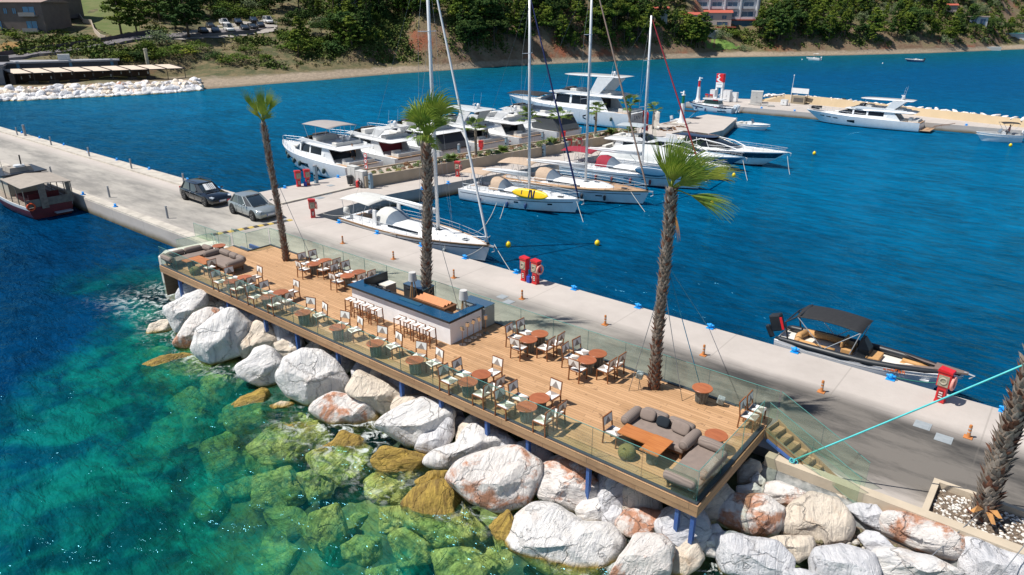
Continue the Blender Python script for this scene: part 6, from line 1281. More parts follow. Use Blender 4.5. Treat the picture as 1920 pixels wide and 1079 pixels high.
g = MB(); g.box(-.9, 1.1, -.5, .02, 0, 1.15); g.build('hut', M('hut_tan', (.30, .25, .18), .8), r); g = MB(); g.box(-.6, .9, -.52, -.5, .3, .9); g.build('hut_window', M('hut_dark', (.10, .09, .08), .8), r)
for i, (px, py) in enumerate([(1790, 222), (1767, 210), (1581, 189)]):
    s, t = st(px, py, .9); g = MB(); g.box(-.28, .28, -.2, .2, 0, .75 if i == 0 else .35); g.box(-.3, .3, -.22, .22, .75 if i == 0 else .35, .8 if i == 0 else .38); o = g.build('wall_box', M('dark_box', (.05, .05, .04), .7), None); place(o, s, t, .86, -10); tag(o, ['large dark box at the foot of the sand coloured wall', 'small dark box on the sand coloured wall above the yacht', 'small dark box on the wall right of the notice board'][i], 'box', 'dark boxes on the far pier wall')
# ================================================================== cars
TYRE = M('tyre', (.015, .015, .016), .8); RIM = M('alloy_rim', (.45, .46, .48), .25, metal=.9); CGL = M('car_glass', (.012, .02, .025), .05, coat=.8, spec=.8)
def car(label, s, t, z, h, paint, kind='hatch', detail=True, sc=1, group=None, world=None):
    r = thing('parked_car', label, 'car', s, t, z, h, group, sc)
    if world: r.location = world
    L = {'hatch': 4.2, 'estate': 4.75, 'van': 4.6, 'pickup': 4.9}[kind]; Wd = .90; H = {'hatch': 1.42, 'estate': 1.39, 'van': 1.85, 'pickup': 1.7}[kind]; x0 = -L/2; bl = .86 if kind != 'van' else 1.0
    # lower body: loft along x
    st_ = [(0, .30, .62, .80), (.015, .24, .82, .93), (.06, .20, .90, .98), (.25, .19, bl+.03, 1), (.55, .19, bl, 1), (.72, .19, bl-.02, 1), (.78, .19, bl-.06, .99), (.90, .20, .80, .96), (.97, .22, .70, .90), (1, .30, .60, .80)]
    g = MB(); rings = []
    for f, zl, zh, w_ in st_:
        x = x0+L*f; w2 = Wd*w_; rings.append([(x, -w2*.86, zl), (x, -w2*.98, zl+.10), (x, -w2, (zl+zh)/2), (x, -w2*.97, zh-.07), (x, -w2*.88, zh), (x, 0, zh+.03), (x, w2*.88, zh), (x, w2*.97, zh-.07), (x, w2, (zl+zh)/2), (x, w2*.98, zl+.10), (x, w2*.86, zl)])
    g.loft(rings); g.build('body', paint, r, 50)
    # cabin
    c = {'hatch': (.05, .17, .50, .735), 'estate': (.035, .12, .52, .72), 'van': (.01, .04, .68, .84), 'pickup': (.36, .40, .58, .74)}[kind]
    def cab(z0, z1, a, b_, w0, w1, mi):
        x_ = lambda f: x0+L*f
        return [[(x_(a[0]), -w0*.9, z0), (x_(a[0]+.05), -w0, z0), (x_(a[3]-.10), -w0, z0), (x_(a[3]), -w0*.72, z0), (x_(a[3]+.012), 0, z0), (x_(a[3]), w0*.72, z0), (x_(a[3]-.10), w0, z0), (x_(a[0]+.05), w0, z0), (x_(a[0]), w0*.9, z0)],
                [(x_(b_[0]), -w1*.9, z1), (x_(b_[0]+.03), -w1, z1), (x_(b_[1]-.05), -w1, z1), (x_(b_[1]), -w1*.8, z1), (x_(b_[1]+.01), 0, z1), (x_(b_[1]), w1*.8, z1), (x_(b_[1]-.05), w1, z1), (x_(b_[0]+.03), w1, z1), (x_(b_[0]), w1*.9, z1)]]
    a = (c[0], 0, 0, c[3]); b_ = (c[1], c[2]); g = MB(); g.loft(cab(bl-.04, H-.06, a, b_, Wd*.93, Wd*.72, 0)); g.build('windows', CGL, r, 30)
    g = MB(); z0, z1 = H-.065, H; R1 = cab(z0, z0, (c[1]-.005, 0, 0, c[2]+.012), b_, Wd*.735, Wd*.735, 0)[0]
    rings = [[(x_, y, H-.065) for x_, y, z_ in cab(0, 0, a, b_, 1, Wd*.735, 0)[1]], [(x_*.99, y*.97, H-.02) for x_, y, z_ in cab(0, 0, a, b_, 1, Wd*.735, 0)[1]], [(x_*.9, y*.75, H+.01) for x_, y, z_ in cab(0, 0, a, b_, 1, Wd*.735, 0)[1]]]
    g.loft(rings); g.build('roof', paint, r, 50)
    g = MB()
    for sd in (-1, 1):
        for (fa, fb) in ((c[3]-.10, c[2]-.045), (c[0]+.05, c[1]+.03), ((c[0]+c[3])/2, (c[1]+c[2])/2)): g.tube([(x0+L*fa, sd*Wd*.932, bl-.05), (x0+L*fb, sd*Wd*.728, H-.05)], .032 if detail else .05, 5)
        g.tube([(x0+L*(c[3]+.0), sd*Wd*.68, bl-.04), (x0+L*(c[2]), sd*Wd*.57, H-.06)], .03, 5)
    g.build('pillars', paint, r)
    if kind == 'pickup': g = MB(); g.box(x0+.1, x0+L*.34, -.75, .75, .92, 1.5); g.build('cargo_cage', paint, r)
    for fx in (.175, .81):
        for sd in (-1, 1):
            g = MB(); g.X = Matrix.Translation((x0+L*fx, sd*Wd*.95, .33)) @ Matrix.Rotation(R(90), 4, 'X'); g.lathe([(.20, -.09), (.32, -.09), (.335, -.06), (.335, .06), (.32, .09), (.20, .09)], 22); wh = g.build('wheel', TYRE, r, 40)
            g = MB(); g.X = Matrix.Translation((x0+L*fx, sd*Wd*.95, .33)) @ Matrix.Rotation(R(90), 4, 'X'); g.lathe([(0, -.088), (.215, -.085), (.215, .085), (0, .085)], 16)
            if detail:
                g.mi = 0
                for k in range(5): a_ = k*1.2566; g.add([(.05*math.cos(a_+.4), .05*math.sin(a_+.4), -sd*-.09*0+s_*.092) for s_ in (1,)]+[(.2*math.cos(a_+.16), .2*math.sin(a_+.16), .092), (.2*math.cos(a_-.16), .2*math.sin(a_-.16), .092)], [(0, 1, 2)])
            g.build('rim', RIM, wh)
            g = MB(); g.X = Matrix.Translation((x0+L*fx, sd*Wd*.985, .36)) @ Matrix.Rotation(R(90), 4, 'X'); g.lathe([(.0, -.012), (.385, -.012), (.385, .012), (0, .012)], 20); g.build('wheel_arch', BLK, r)
    if detail:
        for sd in (-1, 1):
            g = MB(); g.obox((x0+L*.955, sd*Wd*.66, .68), (.26, .34, .10), (0, .25, -sd*.5)); g.build('headlight', M('headlight_glass', (.5, .55, .6), .1, coat=.6), r, bevel=.02)
            g = MB(); g.obox((x0+.04, sd*Wd*.72, .80), (.10, .26, .16)); g.build('tail_light', M('tail_red', (.4, .01, .01), .2), r, bevel=.02)
            g = MB(); g.ell((x0+L*.635, sd*(Wd+.08), .98), (.09, .10, .07), 10, 6); g.build('door_mirror', paint, r, True)
            g = MB(); g.box(x0+L*.36, x0+L*.42, sd*Wd*.99-.02, sd*Wd*.99+.02, .76, .79); g.box(x0+L*.52+.1, x0+L*.52+.3, sd*Wd*.99-.02, sd*Wd*.99+.02, .75, .78); g.build('door_handle', RIM, r)
            g = MB()
            for fx in (.32, .50): g.box(x0+L*fx, x0+L*fx+.012, sd*Wd*1.0-.004, sd*Wd*1.0+.006, .30, .84)
            g.build('door_seam', BLK, r)
        g = MB(); g.obox((x0+L*.992, 0, .56), (.05, 1.0, .16), (0, -.15, 0)); g.obox((x0+L*.99, 0, .33), (.05, 1.25, .12)); g.build('grille', BLK, r, bevel=.02)
        g = MB(); g.obox((x0+L+.02, 0, .44), (.02, .52, .11)); npl = g.build('number_plate', M('plate_white', (.7, .72, .75), .4), r); g = MB(); g.obox((x0+L+.026, -.23, .44), (.02, .05, .11)); g.build('plate_band', CAN, npl)
        g = MB(); g.box(x0+L*.74, x0+L*.76, -.6, .3, bl+.0, bl+.012); g.build('wiper', BLK, r)
    return r
SIL = M('silver_car_paint', (.30, .34, .35), .25, metal=.4, coat=.8); BLC = M('black_car_paint', (.002, .004, .008), .12, coat=1.0); WHC = M('white_car_paint', (.7, .7, .7), .3, coat=.5); DBC = M('dark_blue_car_paint', (.015, .03, .06), .3, coat=.5); DKC = M('dark_car_paint', (.02, .022, .028), .3, coat=.5)
c1 = car('black estate car with a white sunshade parked on the quay', -14.1, 10.05, QZ, -1, BLC, 'estate')
g = MB(); 
for k, (y, w_) in enumerate([(-.42, .30), (-.10, .07), (.03, .07), (.16, .06), (.28, .06)]): g.add([(1.02, y, 1.0), (1.02, y+w_, 1.0), (.56, y+w_*.9, 1.36), (.56, y*.9, 1.36)], [(0, 1, 2, 3)])
o = g.build('sunshade', M('sunshade_white', (.8, .8, .8), .4), c1); o.location = (-.02, 0, .03)
g = MB()
for sd in (-1, 1): g.tube([(-1.9, sd*.60, 1.47), (.1, sd*.60, 1.50)], .02, 5)
g.build('roof_rail', BLK, c1)
car('silver grey hatchback parked on the quay in front of the black car', -8.0, 10.2, QZ, -3, SIL, 'hatch')
# ================================================================== boulders
def rockmat(name, base, vein, stain, slo, shi, veins=.5, wet=0):
    m, n, b, out = new_mat(name); tc = n.nodes.new('ShaderNodeTexCoord'); geo = n.nodes.new('ShaderNodeNewGeometry'); P = geo.outputs['Position']; oi = n.nodes.new('ShaderNodeObjectInfo')
    mp = n.nodes.new('ShaderNodeMapping'); n.links.new(P, mp.inputs[0]); rv_ = n.nodes.new('ShaderNodeCombineXYZ'); n.links.new(math_(n, 'MULTIPLY', oi.outputs['Random'], 3.1), rv_.inputs[0]); n.links.new(math_(n, 'MULTIPLY', oi.outputs['Random'], 1.7), rv_.inputs[1]); n.links.new(rv_.outputs[0], mp.inputs['Rotation'])
    sc_ = n.nodes.new('ShaderNodeVectorMath'); sc_.operation = 'MULTIPLY'; n.links.new(mp.outputs[0], sc_.inputs[0]); sc_.inputs[1].default_value = (1, 1, 4.5); v = mp.outputs[0]
    f1 = noi(n, sc_.outputs[0], 1.3, 8, .7, .8); f2 = noi(n, v, .9, 7, .65, .4); f3 = noi(n, v, 9, 6, .7)
    c = mixc(n, ramp(n, f1, .42, .68), base, vein); c = mixc(n, math_(n, 'MULTIPLY', ramp(n, f1, .60, .63), veins), c, tuple(x*.62 for x in vein))
    c = mixc(n, math_(n, 'MULTIPLY', ramp(n, f2, slo, shi), .85), c, stain); c = mixc(n, ramp(n, f3, .62, .78), c, tuple(x*.75 for x in vein))
    vo = n.nodes.new('ShaderNodeTexVoronoi'); vo.feature = 'DISTANCE_TO_EDGE'; vo.inputs['Scale'].default_value = .85; wv_ = n.nodes.new('ShaderNodeVectorMath'); wv_.operation = 'ADD'; nz_ = n.nodes.new('ShaderNodeTexNoise'); n.links.new(P, nz_.inputs[0]); nz_.inputs['Scale'].default_value = 1.6; nz_.inputs['Detail'].default_value = 6; n.links.new(mp.outputs[0], wv_.inputs[0]); n.links.new(nz_.outputs[1], wv_.inputs[1]); n.links.new(wv_.outputs[0], vo.inputs['Vector'])
    crk = math_(n, 'MULTIPLY', math_(n, 'SUBTRACT', 1, ramp(n, vo.outputs[0], .004, .03)), ramp(n, f2, .42, .55)); c = mixc(n, math_(n, 'MULTIPLY', crk, .30), c, (.22, .19, .17))
    sp_ = n.nodes.new('ShaderNodeSeparateXYZ'); n.links.new(P, sp_.inputs[0]); z = math_(n, 'ADD', sp_.outputs[2], math_(n, 'MULTIPLY', math_(n, 'SUBTRACT', f2, .5), .55))
    wetc = mixc(n, ramp(n, f1, .4, .62), (.50, .34, .07), (.22, .14, .035)); olive = mixc(n, ramp(n, f1, .4, .65), (.88, .84, .32), (.48, .48, .13)); deep = mixc(n, ramp(n, f1, .4, .6), (.74, .84, .34), (.20, .30, .10))
    wz = n.nodes.new('ShaderNodeMapRange'); n.links.new(z, wz.inputs[0]); wz.inputs[1].default_value = .04+wet; wz.inputs[2].default_value = .18+wet
    f4 = noi(n, v, 2.6, 8, .75, .6); olive = mixc(n, ramp(n, f4, .50, .62), olive, (.16, .19, .04)); c2_ = mixc(n, ramp(n, z, -.22, -.02), olive, wetc); c2_ = mixc(n, ramp(n, z, -2.3, -1.1), deep, c2_); c = mixc(n, wz.outputs[0], c2_, c)
    n.links.new(c, b.inputs['Base Color']); rg = n.nodes.new('ShaderNodeMapRange'); n.links.new(z, rg.inputs[0]); rg.inputs[1].default_value = .0; rg.inputs[2].default_value = .2; rg.inputs[3].default_value = .35; rg.inputs[4].default_value = .9; n.links.new(rg.outputs[0], b.inputs['Roughness'])
    hh = math_(n, 'ADD', math_(n, 'MULTIPLY', f1, 1.2), math_(n, 'SUBTRACT', math_(n, 'MULTIPLY', noi(n, v, 4, 10, .75), 1.0), math_(n, 'MULTIPLY', crk, .5))); bump(n, b, hh, 1.0, .14); return m
RM = {'w': rockmat('marble_white', (.88, .85, .82), (.70, .69, .70), (.66, .52, .42), .58, .75), 'g': rockmat('marble_grey', (.78, .77, .79), (.54, .55, .59), (.58, .50, .44), .62, .78),
      'c': rockmat('limestone_cream', (.84, .73, .60), (.66, .57, .48), (.56, .38, .24), .58, .72), 'o': rockmat('marble_orange_stained', (.88, .83, .79), (.68, .62, .58), (.54, .20, .08), .50, .58), 'y': rockmat('submerged_rock', (.5, .45, .35), (.3, .27, .2), (.3, .2, .1), .6, .7, wet=5)}
ICO = {}
def ico(k):
    if k not in ICO:
        bm = bmesh.new(); bmesh.ops.create_icosphere(bm, subdivisions=k, radius=1); bm.verts.ensure_lookup_table(); ICO[k] = ([v.co.copy() for v in bm.verts], [tuple(v.index for v in f.verts) for f in bm.faces]); bm.free()
    return ICO[k]
def rocky(p, cuts, seed, amp=.05):
    for nrm, off in cuts:
        e = p.dot(nrm)-off
        if e > 0: p = p-nrm*e*.93
    q = p*1.4+Vector((seed*7.3, seed*3.1, 0)); d = noise.noise(q)*amp*1.4+noise.noise(q*2.7)*amp*.7+abs(noise.noise(q*6.0))*amp*.45+noise.noise(q*13)*amp*.3+(abs(noise.noise(Vector((q.x*2, q.y*2, q.z*9))))-.2)*amp*.5
    return p+p.normalized()*d
def boulder(poly, kind, label, group, zc, thick=.78, seed=1, k=5, again=2):
    q = random.Random(seed*13+5); n_ = len(poly); cx = sum(p[0] for p in poly)/n_; cy = sum(p[1] for p in poly)/n_
    c = at(cx, cy, zc); cam_p = Vector((0, 0, HC)); vd = (c-cam_p).normalized(); right = vd.cross(Vector((0, 0, 1))).normalized(); up = right.cross(vd)
    def onplane(px, py):
        d = Vector(((px-960), F*CC-(py-539.5)*SS, -(F*SS+(py-539.5)*CC))).normalized(); t = (c-cam_p).dot(vd)/d.dot(vd); return cam_p+d*t-c
    pl = [(v.dot(right), v.dot(up)) for v in (onplane(*p) for p in poly)]; angs = sorted((math.atan2(y, x), math.hypot(x, y)) for x, y in pl)
    A = [a for a, _ in angs]; mr = sum(r_ for _, r_ in angs)/n_
    P2 = [(r_*math.cos(a), r_*math.sin(a)) for a, r_ in angs]
    def rad(th):
        dx, dy = math.cos(th), math.sin(th); best = mr
        for i in range(n_):
            (x1, y1), (x2, y2) = P2[i], P2[(i+1) % n_]; den = dx*(y2-y1)-dy*(x2-x1)
            if abs(den) < 1e-9: continue
            t = (x1*(y2-y1)-y1*(x2-x1))/den; u = (x1*dy-y1*dx)/den
            if t > 0 and -.001 <= u <= 1.001: best = t; break
        return best
    tab = [rad(2*math.pi*i/120) for i in range(120)]; tab = [(tab[i-2]+2*tab[i-1]+3*tab[i]+2*tab[(i+1) % 120]+tab[(i+2) % 120])/9 for i in range(120)]
    if kind != 'y' and again and 'wet' not in label:      # what the photo shows of these stones stands above the water
        need = -.04-min(y for x, y in pl)*1.05*up.z
        if need > zc+.01: return boulder(poly, kind, label, group, need, thick, seed, k, again-1)
    cuts = []
    for i in range(8 if kind != 'y' else 1):
        a = q.uniform(0, 6.28); e = q.uniform(.25, 1.25); cuts.append((Vector((math.cos(a)*math.cos(e), math.sin(a)*math.cos(e), math.sin(e))), q.uniform(.62, .86)))
    
    if kind != 'y': cuts.append((Vector((q.uniform(-.35, .0), .72, .68)).normalized(), .50)); cuts.append((Vector((q.uniform(-.5, .5), -.6, .8)).normalized(), .64))
    vs, fs = ico(k); D = mr*thick; out_ = []
    for v0 in vs:
        rho = math.hypot(v0.x, v0.y); w_ = 1-min(1, rho)**6; p = v0.copy(); p.z = math.copysign(abs(p.z)**.75, p.z)
        pc = rocky(p.copy()*1.12, cuts, seed, .055 if kind != 'y' else .16); p = (p*1.07).lerp(pc, .45+.55*w_)
        th = math.atan2(v0.y, v0.x) % (2*math.pi); i = th/(2*math.pi)*120; i0 = int(i) % 120; r_ = tab[i0]+(tab[(i0+1) % 120]-tab[i0])*(i-int(i))
        out_.append(right*(p.x*r_*1.09)+up*(p.y*r_*1.09)-vd*(p.z*D))
    g = MB(); g.v = [tuple(x) for x in out_]; g.f = fs; g.m = [0]*len(fs); o = g.build('boulder', RM[kind], None, 22 if kind != 'y' else 60); o.location = c; return tag(o, label, 'boulder', group)
def bed(t): return .28+.14*max(-3, min(4, t))
def zbed(cx, cy):
    z = .3
    for _ in range(6): s, t = st(cx, cy, z); z = bed(t)
    return z
BLD = [
 ('w', 'white slab boulder leaning below the left front corner of the deck', [(310,577),(337,562),(371,548),(384,556),(385,575),(361,593),(349,607),(334,625),(320,599),(312,587)]),
 ('c', 'small wet brown boulder at the far left end of the rock line', [(277,627),(284,609),(302,602),(318,602),(331,624),(327,631),(293,634)]),
 ('o', 'long pinkish orange boulder between two white slabs at the left', [(322,646),(335,630),(353,601),(361,591),(388,576),(416,579),(420,586),(390,601),(371,622),(365,642),(349,654)]),
 ('w', 'broad flat white slab boulder under the second deck post', [(360,654),(369,636),(373,620),(398,599),(426,584),(435,587),(465,610),(461,626),(441,646),(451,660),(433,668),(402,679),(386,676),(370,666)]),
 ('c', 'cream streaked boulder under the third blue post from left', [(439,644),(455,628),(479,605),(496,607),(516,622),(526,636),(520,654),(496,654),(473,660),(463,671),(451,658)]),
 ('w', 'white grey veined boulder at the water below the third post', [(446,685),(467,671),(477,656),(496,651),(516,660),(535,679),(535,691),(524,713),(504,722),(490,722),(455,705)]),
 ('c', 'small cream boulder under the fourth blue post from left', [(516,645),(531,639),(549,642),(569,656),(558,669),(538,680),(525,665)]),
 ('w', 'big rounded white boulder below the fifth blue post from left', [(524,704),(539,675),(570,658),(599,661),(625,681),(651,721),(648,733),(599,747),(573,756),(542,741),(530,721)]),
 ('g', 'small grey boulder in the shade behind the left white slabs', [(385,563),(400,560),(422,567),(420,578),(400,582),(386,575)]),
 ('g', 'dark shaded slab under the deck between first and second posts', [(418,569),(441,575),(470,589),(467,609),(441,592)]),
 ('c', 'flat cream boulder under the sixth blue post from left', [(648,733),(654,718),(671,695),(700,707),(760,735),(776,745),(765,762),(730,778),(715,775),(680,750)]),
 ('o', 'half wet rusty red and white boulder at the waterline, middle left', [(582,773),(591,758),(628,738),(657,744),(688,758),(708,787),(705,801),(688,810),(657,805),(622,796)]),
 ('c', 'low wet brown rock washed by foam left of the rusty boulder', [(507,761),(527,753),(550,756),(545,770),(516,773)]),
 ('w', 'large white boulder at the waterline under the seventh post', [(708,800),(730,780),(760,760),(790,748),(825,757),(845,775),(838,800),(800,830),(785,838),(760,832),(730,815)]),
 ('g', 'twisted white grey boulder right of the large white one, near post eight', [(780,841),(793,813),(815,808),(834,786),(848,794),(850,816),(837,835),(809,853),(787,849)]),
 ('g', 'small grey boulder wedged beside post eight', [(846,796),(860,780),(885,790),(873,805),(857,816),(848,810)]),
 ('w', 'long low pinkish white slab under posts eight and nine', [(794,869),(809,849),(854,830),(870,805),(893,799),(948,824),(942,835),(915,846),(879,866),(823,882),(804,877)]),
 ('o', 'huge round white boulder with an orange patch under the ninth post', [(850,895),(871,868),(925,844),(976,841),(1014,865),(1010,885),(997,919),(987,947),(942,957),(891,936)]),
 ('o', 'orange and white blotched boulder under the tenth blue post', [(1009,895),(1017,875),(1051,860),(1092,878),(1123,919),(1109,936),(1079,960),(1031,947),(1014,926)]),
 ('w', 'round pale boulder just right of the orange blotched one', [(1080,957),(1092,940),(1123,936),(1140,947),(1126,977),(1099,984),(1085,970)]),
 ('c', 'small round boulder above the round pale one by the deck edge', [(1123,923),(1140,909),(1164,919),(1164,933),(1147,941),(1130,936)]),
 ('g', 'narrow upright bluish grey boulder left of the long orange topped slab', [(1131,970),(1143,943),(1164,957),(1164,974),(1143,994),(1131,991)]),
 ('w', 'giant white boulder with ochre wet foot at the bottom centre right', [(956,1022),(976,974),(1010,950),(1045,950),(1092,984),(1130,984),(1167,1018),(1167,1039),(1140,1079),(1090,1110),(1031,1073),(987,1039)]),
 ('o', 'long boulder with orange top under the eleventh blue post', [(1158,971),(1169,960),(1209,952),(1244,962),(1284,982),(1304,995),(1302,1002),(1262,1006),(1231,1004),(1186,1006),(1164,991)]),
 ('o', 'tall white boulder with orange streak at the bottom edge of the picture', [(1151,1077),(1175,1033),(1189,1004),(1213,1001),(1240,1008),(1260,1028),(1255,1050),(1253,1079),(1209,1095)]),
 ('c', 'pale cream boulder with a small dark hole below the corner post', [(1253,1057),(1257,1033),(1275,1017),(1295,1006),(1306,1017),(1317,1046),(1308,1061),(1284,1077),(1262,1075)]),
 ('w', 'white boulder right of the corner post below the deck corner', [(1306,1008),(1330,988),(1344,986),(1356,1002),(1348,1022),(1341,1042),(1324,1039),(1308,1022)]),
 ('o', 'half shaded boulder with orange streaks beside the eleventh post', [(1165,937),(1170,908),(1220,915),(1245,940),(1205,950),(1170,957)]),
 ('o', 'large flat boulder with three rusty marks right of the deck corner', [(1339,964),(1355,944),(1377,929),(1430,931),(1474,955),(1468,973),(1472,982),(1452,1006),(1397,999),(1359,984)]),
 ('w', 'white block boulder above the large rust marked one', [(1384,911),(1415,906),(1428,917),(1426,929),(1386,929)]),
 ('w', 'small bright white pointed stone below the stair corner', [(1407,900),(1421,885),(1434,900),(1432,909),(1412,909)]),
 ('c', 'tan boulder half under the right side of the deck', [(1386,880),(1406,862),(1423,869),(1426,882),(1406,904),(1386,904)]),
 ('o', 'flat white boulder with rusty top near the beige wall end', [(1428,922),(1437,906),(1461,904),(1519,929),(1519,937),(1479,953),(1430,935)]),
 ('c', 'large cream and grey boulder in the middle of the right rocks', [(1470,972),(1490,949),(1523,927),(1566,938),(1599,980),(1599,997),(1588,1019),(1549,1025),(1521,1008),(1478,1002)]),
 ('g', 'grey striped upright boulder by the geotextile edge', [(1588,952),(1613,945),(1642,949),(1657,969),(1653,1000),(1622,980)]),
 ('g', 'thin split grey stones below the striped boulder', [(1611,1008),(1625,994),(1647,1000),(1678,1031),(1633,1036)]),
 ('o', 'long oval white boulder with rusty crest near the pebble planter', [(1658,974),(1672,963),(1703,966),(1774,986),(1802,1008),(1807,1036),(1788,1047),(1760,1045),(1712,1025),(1661,1000)]),
 ('g', 'large bluish white boulder at the bottom edge below the rust marked one', [(1347,1039),(1350,1008),(1375,1001),(1415,1011),(1452,1017),(1479,1046),(1474,1075),(1408,1090),(1353,1070)]),
 ('c', 'triangular tan stone between the big bottom right boulders', [(1443,1014),(1464,1007),(1521,1005),(1526,1022),(1518,1039),(1495,1053),(1478,1033)]),
 ('g', 'broad grey striped boulder at the bottom edge, right of the tan triangle', [(1515,1047),(1526,1031),(1577,1022),(1633,1039),(1641,1070),(1639,1095),(1521,1084)]),
 ('w', 'wide pale boulder at the bottom edge below the long oval one', [(1639,1042),(1656,1029),(1703,1033),(1746,1045),(1802,1076),(1802,1095),(1647,1098)]),
 ('g', 'smooth bluish slab boulder in the bottom right corner', [(1810,1014),(1830,1012),(1920,1045),(1960,1071),(1950,1104),(1807,1104)]),
 ('g', 'small bluish stone at the bottom edge beside the bluish white boulder', [(1472,1072),(1500,1066),(1530,1075),(1530,1095),(1475,1095)]),
 ('c', 'olive lichen covered stone at the end of the beige wall', [(1432,868),(1446,858),(1462,862),(1470,876),(1458,886),(1436,882)]),
 ('c', 'olive stone by the geotextile edge above the grey stones', [(1560,930),(1580,918),(1602,920),(1605,935),(1585,942),(1566,940)]),
]
for i, (kd, lb, poly) in enumerate(BLD):
    cx = sum(p[0] for p in poly)/len(poly); cy = sum(p[1] for p in poly)/len(poly); z = zbed(cx, cy)+(.15 if cx > 1330 else 0)
    boulder(poly, kd, lb, 'boulders below the deck', z, seed=i+1)
SUBM = [(-.55, [(278,687),(305,671),(345,667),(376,676),(388,689),(380,702),(345,716),(309,727),(285,711)]), (-.85, [(247,676),(264,660),(298,651),(318,656),(316,665),(287,671),(258,680)]), (-.95, [(253,627),(276,611),(293,616),(296,633),(287,647),(256,653)]),
 (-.85, [(385,711),(409,693),(442,667),(456,667),(454,678),(440,698),(438,720),(420,760),(398,767),(382,742)]), (-.5, [(425,769),(465,745),(487,735),(502,740),(505,760),(511,791),(500,805),(450,810),(428,795)]), (-.5, [(585,852),(627,833),(640,816),(668,822),(690,844),(699,869),(676,891),(643,902),(602,885)]),
 (-.08, [(703,866),(726,841),(754,847),(801,855),(801,874),(776,902),(754,902),(715,885)]), (.1, [(782,902),(804,885),(834,885),(837,896),(804,913),(790,913)]), (-.58, [(764,946),(782,927),(826,909),(848,919),(887,968),(915,1002),(893,1016),(865,1021),(826,1027),(798,999),(771,982)]),
 (.05, [(920,988),(953,959),(966,991),(959,1018),(942,1025)]), (-.75, [(688,905),(715,888),(765,908),(782,924),(765,946),(715,944),(693,930)]), (-1.2, [(647,1024),(671,1007),(707,1013),(712,1043),(685,1060),(649,1046)]), (-1.1, [(715,957),(754,952),(765,980),(737,1002),(715,996)]),
 (-1.2, [(732,1007),(771,991),(809,1016),(804,1052),(754,1060)]), (-1.2, [(560,891),(593,883),(621,902),(618,930),(582,935)]), (-.8, [(470,840),(520,800),(600,795),(620,830),(570,860),(500,865)]), (-1.6, [(320,760),(360,730),(395,770),(390,820),(350,830)]), (-1.9, [(380,840),(430,815),(470,850),(460,900),(400,900)]), (-1.8, [(480,900),(540,880),(570,930),(530,970),(480,950)]), (-1.5, [(580,970),(630,950),(650,1000),(610,1040),(570,1010)]), (-1.4, [(290,800),(330,780),(345,840),(310,870),(280,840)]), (-.7, [(540,770),(580,775),(600,790),(560,800),(530,795)]),
 (-1.0, [(820,1040),(880,1030),(930,1060),(900,1100),(830,1090)]), (-1.6, [(690,1070),(740,1060),(760,1100),(700,1110)])]
WD_ = ['first', 'second', 'third', 'fourth', 'fifth', 'sixth', 'seventh', 'eighth', 'ninth', 'tenth', 'eleventh', 'twelfth', 'thirteenth', 'fourteenth', 'fifteenth', 'sixteenth', 'seventeenth', 'eighteenth', 'nineteenth', 'twentieth', 'twenty first', 'twenty second', 'twenty third', 'twenty fourth']
order = sorted(range(len(SUBM)), key=lambda i: sum(p[0] for p in SUBM[i][1])/len(SUBM[i][1]))
for rk, i in enumerate(order):
    z, poly = SUBM[i]; boulder(poly, 'y', '%s rock seen through the clear green water, %s from left' % ('yellow olive' if z > -1 else 'deep greenish', WD_[rk]), 'rocks under the clear water', z, .6, seed=70+i)
# shared boulder shapes for fill and the far revetments
def blobmesh(seed, mat, k=3):
    q = random.Random(seed); cuts = [(Vector((q.uniform(-1, 1), q.uniform(-1, 1), q.uniform(-.2, 1))).normalized(), q.uniform(.55, .85)) for _ in range(9)]; vs, fs = ico(k); g = MB(); g.v = [tuple(rocky(v.copy(), cuts, seed, .07)) for v in vs]; g.f = fs; g.m = [0]*len(fs); return g.mesh('boulder_shape', mat, 40)
BM_ = [blobmesh(100+k, RM['wgcowgwc'[k]]) for k in range(8)]
BMY = blobmesh(140, RM['y'])
q = random.Random(12)
def rockinst(me, label, loc, sc, group, cat='boulder', name='boulder'):
    o = bpy.data.objects.new(name, me); COL.objects.link(o); o.location = loc; o.scale = sc; o.rotation_euler = (q.uniform(-.5, .5), q.uniform(-.5, .5), q.uniform(0, 6.3)); return tag(o, label, cat, group)
for s in [x*1.3 for x in range(1, 23)]:
    for t in (.75, 2.4):
        ss, tt = s+q.uniform(-.3, .3), t+q.uniform(-.4, .4); r_ = q.uniform(.55, .85); rockinst(BM_[q.choice([0, 1, 1, 2, 5])], 'grey boulder in the shade under the deck', W(ss, tt, bed(tt)+.12), (r_*1.35, r_*1.15, r_*.95), 'shaded boulders under the deck')
for k in range(56):     # smaller filler stones between the big ones
    s = q.uniform(1, 37); t = q.uniform(-1.2, 3.4) if s > 28 else q.uniform(-1.0, .8); r_ = q.uniform(.16, .36)
    rockinst(BM_[q.choice([0, 1, 2, 6, 7])], 'small stone wedged between the big boulders', W(s, t, bed(t)-.42), (r_*1.3, r_, r_*.8), 'small stones between the boulders')
for k in range(44):
    s = q.uniform(3, 36); t = -1.5-abs(q.gauss(0, 3.2)); r_ = q.uniform(.4, 1.0); zz_ = -1.2+.28*t-.1
    rockinst(BMY, 'sunken stone on the sea bed', W(s, t, max(-5, zz_)), (r_*1.3, r_, r_*.7), 'sunken stones on the sea bed')
g = MB()
for k in range(420):
    s = 29.4+q.uniform(0, 7.5); t = 3.5-abs(q.gauss(0, .55)); r_ = q.uniform(.03, .10); g.ell((s, t, .62+q.uniform(-.05, .05)), (r_*1.3, r_, r_*.7), 6, 4, q.choice([0, 0, 1, 2]), (q.uniform(0, 1), q.uniform(0, 1), q.uniform(0, 6)))
g.box(29.3, 40, 2.2, 3.75, .1, .58, 3)
